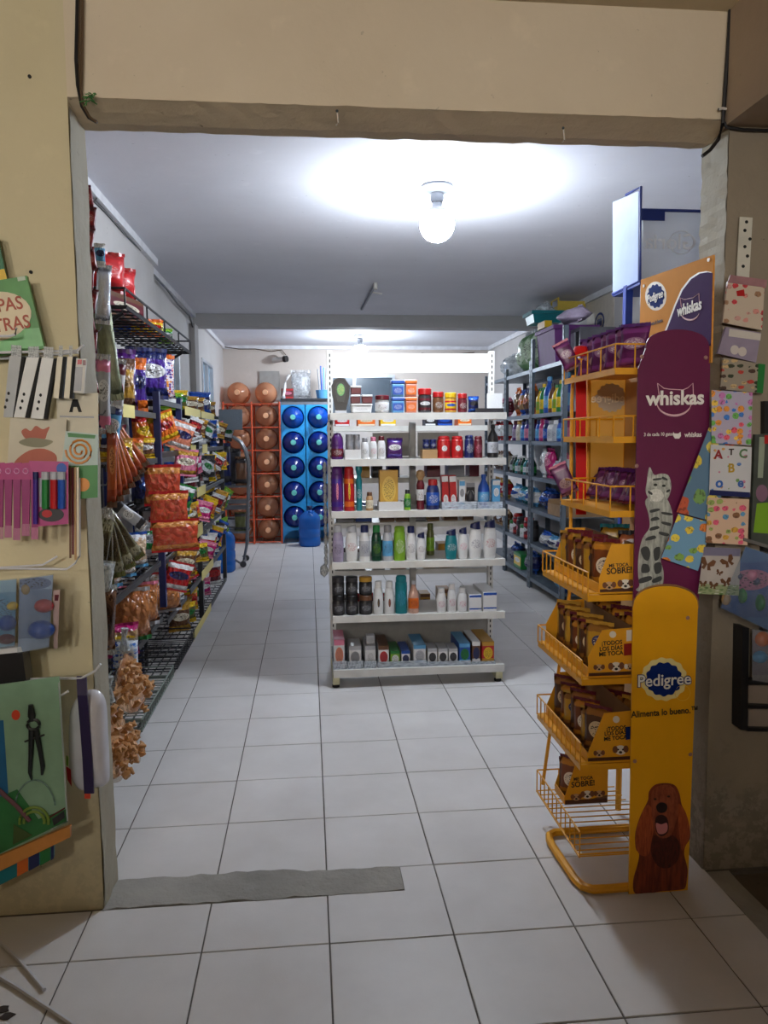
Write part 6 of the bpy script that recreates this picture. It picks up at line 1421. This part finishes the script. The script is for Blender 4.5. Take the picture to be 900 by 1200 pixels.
# pink stationery
pk = plastic('pink clear plastic', (176, 84, 136), .75, .25)
for k, (x0, x1, yb_) in enumerate(((-8, 4, 632), (5, 14, 630), (15, 24, 633), (25, 35, 628), (36, 45, 632))):
    t = thing('comb_pack', 'slim pink plastic comb pack on the pillar hook', 'pack', tuple(P((x0 + x1) / 2, yb_, Y=2.02 - .004 * k)))
    put('header', px_slab([(x0 - 1, 543), (x1 + 1, 542), (x1 + 1, 562), (x0 - 1, 562)], 2.02 - .004 * k, .003), plain('header pink', (168, 50, 112), .4, var=.12), t)
    put('hole_ring', MB().tube([P(a_, b_, Y=2.0185 - .004 * k) for a_, b_ in ell((x0 + x1) / 2, 552, 3, 3, 12) + [ell((x0 + x1) / 2, 552, 3, 3, 12)[0]]], .0016, 5), plain('ring pink', (216, 150, 190), .4), t)
    put('comb', px_slab([(x0, 562), (x1, 562), (x1 - 1, yb_ - 14), (x0 + 1, yb_ - 14)], 2.02 - .004 * k, .006), pk, t)
    mb = MB()
    for q in range(6): mb.tube([P(x0 + 1 + (x1 - x0 - 2) * q / 5, yb_ - 14, Y=2.022 - .004 * k), P(x0 + 1 + (x1 - x0 - 2) * q / 5, yb_, Y=2.022 - .004 * k)], .0016, 4)
    put('teeth', mb, plain('teeth rose', (190, 130, 156), .4), t)
t = root_card('marker_set', 'card of coloured markers with a pink header', 'pack', [(34, 540), (80, 541), (80, 614), (44, 617), (40, 570)], 1.985, .003, plain('marker card', (170, 60, 118), .4, var=.1))
on(t, 'window', [(45, 560), (78, 562), (77, 594), (46, 594)], 1.9842, plain('marker window', (150, 150, 160), .3))
for x, c_ in ((41.5, 'violet'), (53, 'green'), (63, 'red'), (72, 'blue')):
    put('marker', MB().tube([P(x, 560, Y=1.975), P(x, 596 if x > 45 else 614, Y=1.975)], .0085 if x > 45 else .006, 8), cm(c_), t, True)
    put('marker_cap', MB().tube([P(x, 553, Y=1.975), P(x, 562, Y=1.975)], .0092 if x > 45 else .0065, 8), cm('silver') if x > 45 else cm('navy'), t, True)
on(t, 'oval_badge', ell(60, 603, 15, 8.5), 1.9835, cm('charcoal'), .0006); on(t, 'red_spot', ell(55, 602, 6, 4.5), 1.983, cm('red'), .0006)
on(t, 'blue_badge', ell(72, 549, 6, 6.5), 1.9838, cm('blue'), .0006)
t = thing('ribbon_bundle', 'bundle of thin brown and cream ribbons on the hook', 'ribbons', tuple(P(86, 656, Y=2.03)))
for x, c_, yb_ in ((82, 'brown', 654), (85, 'maroon', 650), (88, 'tan', 656), (91, 'cream', 652)):
    put('ribbon', px_slab([(x - 1.2, 548), (x + 1.2, 547), (x + 1.6, yb_), (x - .8, yb_)], 2.018, .002), cm(c_), t)
# bags of toys
def toy_bag(label, px, Y, film, parts):
    t = root_card('toy_bag', label, 'toy', px, Y + .012, .002, film, 'backing_card')
    for nm, cx, cy, rx, ry, c_, dep in parts:
        c = P(cx, cy, Y=Y); k = Y / 900
        mb = MB(); vs = []; n = 14
        prof = [(math.cos(a), math.sin(a)) for a in [PI / 2 * j / 4 for j in range(5)]]
        for r_, q in prof:
            for i in range(n): vs.append((c.x + rx * k * r_ * math.cos(2 * PI * i / n), Y + .011 - dep * q, c.z + ry * k * r_ * math.sin(2 * PI * i / n)))
        fs = [(j * n + i, j * n + (i + 1) % n, (j + 1) * n + (i + 1) % n, (j + 1) * n + i) for j in range(4) for i in range(n)] + [tuple(range(n - 1, -1, -1))]
        put(nm, mb.add(vs, fs), c_, t, True)
    x0, x1 = min(p[0] for p in px), max(p[0] for p in px); y0 = min(p[1] for p in px); 
    cx = sum(p[0] for p in px) / 4; cy = sum(p[1] for p in px) / 4
    put('clear_bag', px_slab([(cx + (x - cx) * 1.04, cy + (y - cy) * 1.03) for x, y in px], Y - .036, .001), clear('toy film', (224, 230, 236), .06, .08), t)
    return t
grb_ = pack('grey-blue card', (112, 126, 152), (150, 164, 184), (96, 108, 140), .9, (.45, .08), rough=.3)
toy_bag('grey-blue toy bag with a red figure over a blue bowl', [(23, 679), (62, 674), (57, 758), (21, 765)], 2.02, grb_, [('red_toy', 50, 711, 11, 8, cm('red', .2), .022), ('blue_bowl', 47, 739, 15, 11, cm('blue', .15), .03), ('yellow_patch', 28, 692, 5, 6, plain('patch brown', (130, 104, 52), .4), .004)])
toy_bag('pale blue toy bag with a yellow piece and a blue ball', [(-14, 682), (19, 679), (17, 757), (-12, 762)], 2.04, pack('sky card', (110, 150, 176), (150, 180, 196), (96, 140, 170), .5, (.4, .3)), [('yellow_toy', 13, 711, 6, 5, cm('yellow', .2), .02), ('blue_ball', 7, 731, 10, 9, cm('blue', .15), .03), ('red_base', 6, 750, 10, 6, cm('maroon', .2), .02)])
t = root_card('tag_card', 'narrow pale pink card strip hanging beside the toy bags', 'card', [(62, 692), (70, 691), (67, 760), (63, 760)], 2.04, .002, plain('pale pink', (188, 158, 150), .5))
on(t, 'red_print', [(64, 697), (69, 697), (68, 704), (64, 704)], 2.0392, cm('maroon'))
t = root_card('dark_box', 'black box lying below the toy bags on the pillar', 'box', [(-12, 768), (26, 764), (31, 800), (-12, 806)], 2.03, .05, cm('black'), 'box')
on(t, 'white_lid', [(-12, 762), (24, 758), (26, 764), (-12, 768)], 2.029, cm('white'), .05)
# geometry set
gset = plain('set mint card', (140, 176, 146), .3, var=.08); dk = plain('compass steel', (58, 62, 62), .3, .6)
t = root_card('geometry_set', 'mint green drawing set with a compass under clear plastic', 'stationery', [(-25, 806), (69, 793), (79, 964), (-25, 1016)], 1.99, .006, gset, 'card')
on(t, 'blue_band', [(-25, 846), (4, 844), (10, 935), (-25, 945)], 1.9892, plain('set blue', (36, 104, 150), .35))
on(t, 'deep_green_foot', [(-25, 945), (20, 925), (45, 960), (78, 948), (79, 962), (-25, 1012)], 1.989, plain('set green', (52, 122, 66), .4, var=.12))
on(t, 'price_dot', ell(18.5, 838, 5, 6), 1.989, plain('dot red-orange', (224, 74, 44), .4))
Yc = 1.985
put('compass_hinge', MB().tube([P(a_, b_, Y=Yc - .002) for a_, b_ in ell(39, 849, 7, 6, 14) + ell(39, 849, 7, 6, 14)[:1]], .004, 6), dk, t, True)
put('compass_head', MB().tube([P(36, 826, Y=Yc), P(37, 838, Y=Yc), P(38, 845, Y=Yc)], [.006, .010, .006], 8), dk, t, True)
put('compass_leg', MB().tube([P(37, 855, Y=Yc), P(36, 885, Y=Yc), P(35, 905, Y=Yc), P(37, 914, Y=Yc)], [.008, .006, .005, .002], 8), dk, t, True)
put('compass_leg', MB().tube([P(42, 855, Y=Yc), P(47, 880, Y=Yc), P(50, 898, Y=Yc), P(49, 908, Y=Yc)], [.008, .006, .006, .003], 8), dk, t, True)
put('compass_screw', MB().tube([P(29, 869, Y=Yc - .003), P(52, 861, Y=Yc - .003)], .0025, 6), dk, t, True)
put('protractor', MB().tube([P(41 + 24 * math.cos(a), 950 + 36 * math.sin(a), Y=Yc) for a in [math.radians(-170 + 160 * i / 16) for i in range(17)]], .0022, 5), clear('ruler film', (176, 210, 200), .5), t, True)
for r_ in (17, 12): put('template_arc', MB().tube([P(40 + r_ * math.cos(a), 963 + r_ * math.sin(a), Y=Yc) for a in [math.radians(-190 + 200 * i / 14) for i in range(15)]], .004, 5), plain('lime arc', (126, 154, 62), .35), t, True)
on(t, 'set_square', [(16, 966), (15, 990), (38, 979)], Yc + .001, plain('square olive', (70, 92, 46), .4))
on(t, 'dark_badge', [(61, 960), (75, 950), (76, 958), (63, 968)], 1.9888, cm('charcoal')); on(t, 'red_line', [(56, 958), (76, 946), (76, 948), (56, 960)], 1.9888, cm('maroon'))
put('ribbon_strip', MB().tube([P(-5, 922, Y=Yc), P(20, 945, Y=Yc), P(35, 962, Y=Yc)], .006, 5), plain('ribbon rose', (120, 76, 84), .5), t, True)
put('bag_edge', MB().tube([P(69, 800, Y=1.98), P(74, 880, Y=1.98), P(79, 962, Y=1.98), P(60, 972, Y=1.98)], .002, 5), clear('edge film', (230, 236, 236), .6), t, True)
card('orange_strip', 'orange wooden ruler strip under the mint drawing set', 'ruler', [(-25, 1014), (82, 968), (82.5, 981), (-25, 1033)], 1.972, .012, plain('orange wood', (210, 140, 66), .5, var=.08))
t = root_card('striped_booklet', 'striped booklet peeping out under the orange strip', 'book', [(-25, 1032), (63, 990), (63, 1005), (-25, 1050)], 1.995, .008, cm('teal'), 'cover')
for k, (a, b, c_) in enumerate(((20, 33, 'orange'), (34, 46, 'navy'), (47, 59, 'green'), (59.5, 63, 'navy'))):
    f2 = lambda x: 1032 + (990 - 1032) * (x + 25) / 88
    on(t, 'stripe', [(a, f2(a) + .5), (b, f2(b) + .5), (b, f2(b) + 16), (a, f2(a) + 17)], 1.9942, cm(c_))
# white pack with purple strap
ppx = smooth_px([(77, 852), (80, 832), (92, 817), (108, 814), (119, 826), (122, 860), (124, 905), (122, 925), (105, 930), (90, 932), (79, 916), (77, 885)], 4)
W = [P(x, y, Y=2.05) for x, y in ppx]; c = sum(W, Vector()) / len(W); n = len(W)
t = thing('cotton_pack', 'puffy white pack with a dark purple strap hanging on the pillar', 'pack', (c.x, 2.05, min(w_.z for w_ in W)))
vs = []; fs = []; Rn = 6
for j in range(Rn + 1):
    s_ = math.cos(j / Rn * PI / 2) ** .6; hh = math.sin(j / Rn * PI / 2)
    for w_ in W: v = c + (w_ - c) * s_; vs.append((v.x, 2.09 - .05 * hh, v.z))
for j in range(Rn):
    for i in range(n): fs.append((j * n + i, j * n + (i + 1) % n, (j + 1) * n + (i + 1) % n, (j + 1) * n + i))
fs.append(tuple(range(n - 1, -1, -1)))
put('pack', MB().add(vs, fs), plain('cotton white', (214, 214, 222), .25, var=.05), t, True)
st_ = [(95, 793), (96, 815), (99, 850), (102, 890), (104, 930)]
mb = MB(); vs = []
for i, (x, y) in enumerate(st_):
    yy = 2.035 if i else 2.06
    for dx in (-5.5, 6): v = P(x + dx, y, Y=yy); vs += [tuple(v), (v.x, v.y + .006, v.z)]
fs = []
for i in range(len(st_) - 1):
    a = 4 * i; fs += [(a, a + 2, a + 6, a + 4), (a + 1, a + 5, a + 7, a + 3), (a, a + 4, a + 5, a + 1), (a + 2, a + 3, a + 7, a + 6)]
put('strap', mb.add(vs, fs), plain('strap purple', (42, 30, 76), .4), t)
on(t, 'red_print', [(77.5, 898), (83, 902), (84, 922), (79, 914)], 2.052, cm('red')); on(t, 'green_print', [(77.5, 885), (80, 887), (80, 898), (77.5, 897)], 2.052, cm('lime'))
on(t, 'red_tag', [(99, 928), (106, 928), (106, 936), (99, 936)], 2.045, plain('dot red-orange', (224, 74, 44), .4))

# ================================================================== GOODS ON THE RIGHT PILLAR
t = root_card('hang_strip', 'narrow white perforated hang strip on the right pillar', 'strip', [(867, 254), (882, 255), (878, 326), (863, 325)], 2.138, .003, plain('strip white', (206, 202, 188), .5, var=.08))
for x, y in ((875, 260), (873, 270), (873, 289), (871, 312), (879, 280), (876, 300)): on(t, 'hole', ell(x, y, 2, 2, 10), 2.1372, slot_m, .0005)
rp = lambda nm, bg_, pal, sc, thr=.36: dots(nm, bg_, pal, sc, thr, .4)
t = root_card('patch_pack', 'cream pack of pink and red motifs below the white strip', 'pack', [(853, 330), (896, 337), (893, 387), (847, 378)], 2.118, .008, rp('pink motifs', (196, 180, 160), [(196, 60, 70), (210, 140, 130), (160, 120, 90), (200, 150, 140)], 5, .34))
on(t, 'pink_header', [(856, 322), (899, 328), (898, 337), (853, 331)], 2.116, plain('header rose', (168, 120, 124), .5, var=.15), .003)
on(t, 'red_bow', [(863, 341), (872, 339), (873, 347), (864, 347)], 2.1172, cm('red'))
t = root_card('patch_pack', 'lilac pack with two pale balls below the pink motifs', 'pack', [(851, 383), (892, 390), (886, 425), (841, 414)], 2.115, .01, plain('lilac card', (148, 136, 156), .4, var=.1))
on(t, 'pale_strip', [(855, 385), (892, 391), (891, 399), (854, 394)], 2.114, plain('pale strip', (206, 198, 188), .5))
for x, y in ((861, 410), (870, 412)): on(t, 'pale_ball', ell(x, y, 5, 5.5), 2.1135, plain('ball cream', (206, 196, 188), .5))
t = root_card('patch_pack', 'dark spotted pack with a green edge on the right pillar', 'pack', [(848, 419), (897, 427), (894, 461), (844, 456)], 2.112, .008, rp('dark motifs', (150, 140, 124), [(50, 60, 40), (190, 60, 50), (70, 50, 40), (200, 170, 120)], 6, .4))
on(t, 'green_edge', [(889, 426), (897, 427), (894, 461), (887, 460)], 2.111, cm('green'))
pal1 = [(230, 150, 60), (60, 120, 200), (230, 90, 110), (110, 180, 90), (200, 120, 180), (240, 200, 80)]
card('sticker_sheet', 'sticker sheet crowded with bright round motifs', 'sticker sheet', [(834, 457), (882, 460), (880, 522), (834, 519)], 2.028, .0015, rp('bright motifs', (176, 168, 190), pal1, 7, .46))
t = root_card('sticker_sheet', 'white sticker sheet with big coloured letters', 'sticker sheet', [(833, 521), (881, 524), (879, 583), (831, 580)], 2.027, .0015, rp('letter sheet', (196, 196, 198), [(200, 120, 150), (110, 150, 90), (90, 130, 190), (214, 160, 90)], 6, .24))
for s_, x, y, c_, sz in (('A', 842, 533, (150, 40, 40), .034), ('C', 871, 532, (86, 120, 80), .034), ('B', 857, 549, (186, 150, 40), .034), ('o', 843, 566, (50, 100, 180), .04), ('e', 868, 566, (60, 100, 170), .036), ('T', 857, 530, (60, 44, 40), .024)):
    lettering(s_, sz, plain('sheet letter ' + s_, c_, .4), t, P(x, y, Y=2.0258), (PI / 2, 0, 0), .03)
on(t, 'blue_foot', [(832, 574), (879, 577), (879, 583), (831, 580)], 2.0265, cm('navy'), .0004)
card('sticker_sheet', 'peach sticker sheet with rows of small figures', 'sticker sheet', [(830, 583), (878, 585), (876, 639), (827, 636)], 2.026, .0015, rp('peach motifs', (208, 176, 150), [(220, 90, 120), (90, 150, 190), (210, 160, 60), (130, 90, 60), (150, 170, 90)], 6, .42))
card('sticker_sheet', 'blue and green sticker sheet with yellow blobs against the purple panel', 'sticker sheet', [(831, 501), (862, 512), (838, 612), (793, 600)], 2.036, .0015, rp('yellow blobs', (92, 124, 150), [(222, 196, 70), (226, 206, 96), (196, 90, 60), (120, 160, 90)], 4.5, .44))
card('sticker_sheet', 'tilted blue sticker sheet with yellow flowers over the purple panel', 'sticker sheet', [(795, 602), (835, 613), (818, 669), (775, 654)], 2.034, .0015, rp('yellow flowers', (112, 158, 190), [(236, 212, 80), (230, 200, 70), (226, 130, 60), (130, 170, 80)], 5, .42))
t = root_card('sticker_sheet', 'pale sticker sheet of brown butterflies', 'sticker sheet', [(825, 641), (868, 643), (866, 698), (818, 696)], 2.032, .0015, plain('butterfly sheet', (180, 172, 166), .4, var=.06))
on(t, 'grass_foot', [(820, 684), (866, 686), (866, 698), (818, 696)], 2.0315, rp('grass', (150, 160, 120), [(96, 130, 70), (206, 206, 190), (80, 110, 60)], 9, .4), .0004)
on(t, 'lilac_top', [(825, 641), (868, 643), (867, 652), (824, 651)], 2.0315, plain('sheet lilac', (120, 116, 140), .4), .0004)
wing = plain('wing brown', (112, 72, 44), .4, var=.2)
def butterfly(cx, cy, s_, r_):
    for sg in (-1, 1):
        q = [(0, 0), (sg * 5, -7), (sg * 9, -6), (sg * 8, 0), (sg * 4, 2), (sg * 6, 6), (sg * 2, 7)]
        on(t, 'wing', [(cx + s_ * (x * math.cos(r_) - y * math.sin(r_)), cy + s_ * (x * math.sin(r_) + y * math.cos(r_))) for x, y in q], 2.0308, wing, .0005)
butterfly(829, 661, 1.0, .3); butterfly(853, 658, .9, -.5); butterfly(836, 686, .6, .2); butterfly(851, 682, .7, -.2); butterfly(843, 671, .45, .4); butterfly(824, 684, .5, 0)
# dark rack with toys at the far right
rk = thing('black_display_rack', 'black metal label rack fixed to the right pillar', 'rack', tuple(P(873, 858, Y=2.10)))
put('post', px_slab([(870, 735), (878, 736), (876, 856), (868, 855)], 2.10, .05), blkst, rk)
for y in (798, 826, 853): put('rail', px_slab([(876, y), (915, y + 1), (915, y + 5), (876, y + 4)], 2.10, .04), blkst, rk)
for y in (803, 831): put('label_plate', px_slab([(877, y), (915, y + 1), (915, y + 22), (877, y + 21)], 2.115, .004), plain('plate grey', (150, 138, 128), .5), rk)
put('post', px_slab([(896, 470), (903, 470), (901, 740), (894, 740)], 2.13, .02), blkst, rk)
put('top_rail', px_slab([(872, 630), (905, 640), (905, 644), (872, 634)], 2.02, .02), plain('rail grey', (120, 118, 116), .4, .5), rk)
toy_bag('blue toy bag with green bottles and pink figures hung tilted', [(874, 641), (915, 654), (906, 741), (845, 712)], 2.03, pack('toy blue card', (52, 84, 140), (60, 100, 150), (170, 100, 130), .62, (.36, .12), rough=.3), [('green_toy', 872, 699, 5, 10, cm('green', .2), .02), ('green_toy', 893, 707, 6, 11, cm('green', .2), .02), ('tan_base', 853, 703, 6, 8, cm('tan'), .012), ('pink_toy', 884, 675, 7, 7, cm('pink', .3), .012), ('dark_ring', 868, 676, 5, 5, cm('navy', .2), .012), ('dark_ring', 889, 682, 4, 5, cm('navy', .2), .012)])
toy_bag('small toy bag with an orange head and blue body', [(882, 738), (912, 742), (912, 802), (882, 797)], 2.07, pack('toy grey card', (130, 120, 128), (150, 140, 140), None), [('orange_head', 896, 750, 10, 10, cm('orange', .3), .02), ('blue_body', 893, 771, 10, 8, cm('sky', .3), .02)])
t = root_card('pen_pack', 'dark hanging pack of pens with a lime foot at the rack', 'pack', [(885, 509), (912, 508), (910, 640), (880, 636)], 2.06, .012, plain('pen card', (70, 76, 70), .4, var=.2))
on(t, 'lime_foot', [(887, 590), (911, 588), (910, 626), (883, 624)], 2.059, cm('lime')); on(t, 'pale_pens', [(890, 512), (897, 512), (894, 560), (888, 560)], 2.059, plain('pale pens', (150, 160, 140), .4)); on(t, 'mauve_figure', ell(893, 578, 7, 10), 2.058, plain('mauve', (130, 96, 116), .4)); on(t, 'red_corner', [(896, 405 + 105), (903, 510), (903, 520), (896, 520)], 2.058, cm('red'))

# ================================================================== CABLES AND SMALL FIXTURES
cab = plain('black cable', (22, 20, 22), .5); cabb = plain('brown cable', (86, 66, 46), .5)
def cable(label, pts, r=.004, mat=cab, name='cable'): return tag(put(name, MB().tube(pts, r, 6), mat, None, True), label, 'cable')
Q = lambda l, Y: [P(x, y, Y=Y) for x, y in l]
cable('black cable bending round the left end of the lintel', Q([(91, -20), (90, 30), (89, 70), (91, 100), (96, 125), (104, 138), (113, 143)], 2.143), .0045)
cable('brown cable beside the black one at the lintel end', Q([(97, -20), (96.5, 30), (96, 75), (95, 105), (97, 122), (105, 137), (114, 144)], 2.138), .0035, cabb)
cable('thin brown cable nearest the wall at the lintel end', Q([(93.5, -20), (93, 40), (93, 80), (93.5, 105), (99, 128), (108, 140)], 2.146), .003, cabb)
cable('thick black cable down the corner of the lintel and pillar', Q([(864, -10), (856, 8), (853, 60), (849, 115), (847, 145), (842, 163), (832, 176), (823, 183)], 2.141), .0055)
cable('black cable running along under the box beam', Q([(848, 143), (852, 149), (870, 152), (920, 153.5)], 2.141), .0045)
wcl = plain('white clip', (206, 200, 190), .5)
for (x, y), lb_ in (((847, 128), 'white cable clip on the thick black cable'), ((857, 7), 'pale tape knot holding the black cable near the ceiling')):
    t = thing('cable_clip', lb_, 'clip', tuple(P(x, y, Y=2.14)))
    put('clip', MB().tube(Q([(x - 5, y), (x, y - 1), (x + 4, y)], 2.136), .004, 6), wcl, t, True)
    put('nail', MB().tube(Q([(x - 5, y), (x - 5.5, y)], 2.134), .003, 6), dk, t)
t = thing('green_tuft', 'tuft of frayed green plastic twine stuck at the lintel end', 'twine', tuple(P(106, 121, Y=2.13)))
rg = random.Random(5); gtw = plain('green twine', (70, 130, 66), .6, var=.2)
for k in range(22):
    a = rg.uniform(-PI, PI); L = rg.uniform(4, 11)
    x0, y0 = 105 + rg.uniform(-4, 4), 116 + rg.uniform(-4, 3)
    put('strand', MB().tube([P(x0, y0, Y=2.14), P(x0 + L * .5 * math.cos(a), y0 + L * .4 * math.sin(a) - 1, Y=2.13), P(x0 + L * math.cos(a), y0 + L * .6 * math.sin(a), Y=2.128 + rg.uniform(-.01, .01))], .0015, 4), gtw, t)
for (x, y), lb_ in (((395, 138), 'small bent wire hook under the lintel near its middle'), ((660, 158), 'white wire hook with plaster crumbs under the lintel')):
    t = thing('wire_hook', lb_, 'hook', tuple(P(x, y + 10, Y=2.147)))
    put('wire', MB().tube(Q([(x, y - 8), (x + 1, y), (x + 1.5, y + 6), (x - 1, y + 9)], 2.146), .002, 5), wcl, t, True)
    put('nail_head', MB().tube([P(x, y - 8, Y=2.149), P(x, y - 8, Y=2.142)], .004, 8), dk, t)
for (x, y) in ((36.5, 319), (35, 90)):
    c = P(x, y, Y=2.15); tag(put('wall_plug', MB().tube([(c.x, 2.146, c.z), (c.x, 2.1502, c.z)], .0045, 10), slot_m), 'small dark hole plug in the left pillar above the books' if y > 200 else 'small dark nail in the left pillar high up', 'plug')
# cables in the back room
wl = lambda px, py: P(px, py, X=LW + .006)
cable('thin black cable along the top of the left wall', [wl(107, 232), wl(125, 250), wl(145, 273), wl(165, 293), wl(177, 304)], .006)
cable('thin black cable continuing to the grey ceiling beam', [P(x, y, X=LW2 + .036) for x, y in ((180, 322), (195, 338), (208, 356), (222, 370), (226, 383))], .008)
cable('thin cable sagging along the top of the back wall', [P(x, y, Y=BACK - .035) for x, y in ((258, 406), (280, 409), (300, 409), (318, 412), (330, 410), (335, 416))], .006, cabb)
cable('thin cable drooping on the back wall over the gondola', [P(x, y, Y=BACK - .012) for x, y in ((494, 414), (510, 417), (530, 416), (556, 413))], .006, cabb)
c = P(333, 421, Y=10.12)
t = thing('security_camera', 'small security camera on the back wall near the ceiling', 'camera', (c.x, 10.2, c.z))
put('mount', MB().tube([(c.x - .12, BACK, c.z + .06), (c.x - .10, 10.2, c.z + .05), (c.x - .05, 10.16, c.z)], .014, 8), wcl, t, True)
put('body', MB().tube([(c.x - .14, 10.2, c.z - .01), (c.x, 10.1, c.z)], .034, 12), plain('camera body', (190, 188, 184), .4), t, True)
put('lens_hood', MB().tube([(c.x, 10.1, c.z), (c.x + .035, 10.075, c.z + .002)], .042, 12), cab, t, True)
c1, c2 = P(440, 333, Z=CEIL - .01), P(424, 362, Z=CEIL - .01)
t = thing('conduit_stub', 'short grey conduit fixed to the ceiling before the beam', 'conduit', (c1.x, c1.y, CEIL - .02))
put('tube', MB().tube([(c1.x, c1.y, CEIL - .012), (c2.x, c2.y, CEIL - .012)], .012, 8), plain('conduit grey', (128, 128, 134), .5), t, True)
put('end_fitting', MB().tube([(c1.x, c1.y, CEIL), (c1.x, c1.y - .01, CEIL - .05)], .016, 10), wcl, t, True)
put('cross_pin', MB().tube([(c1.x - .02, c1.y + .3, CEIL - .014), (c1.x + .08, c1.y + .3, CEIL - .03)], .006, 6), wcl, t)
# white wires standing in for folded edges of a clear plastic sheet
t = thing('sheet_edge_wire', 'two white wires standing in for clear plastic sheet edges', 'wire', tuple(P(40, 1150, Z=0)))
for l in (((-15, 1090), (25, 1128), (52, 1160)), ((-15, 1136), (20, 1157), (55, 1180), (88, 1202))):
    put('wire', MB().tube([P(x, y, Z=.006) for x, y in l], .005, 6), wire_w, t, True)
for (x, y, a) in ((3, 1183, .2), (8, 1191, -.4)):
    c = P(x, y, Z=.001); tag(put('leaf_scrap', MB().slab([(c.x + .02 * math.cos(a + b) * (1 if i % 2 else .6), c.y + .012 * math.sin(a + b), .0008) for i, b in enumerate([2 * PI * k / 8 for k in range(8)])], (0, 0, .0015)), plain('scrap dark', (52, 40, 34), .8)), 'tiny dark scrap of litter on the front tiles', 'litter')
# ------------------------------------------------------------------ look-alikes that share a label share a group
by = {}
for o in bpy.data.objects:
    if o.parent is None and 'label' in o: by.setdefault(o['label'], []).append(o)
for lb_, os_ in by.items():
    if len(os_) > 1 and not all('group' in o for o in os_):
        for o in os_: o['group'] = lb_.split(' on the ')[0].split(' under the ')[0] + ' set'
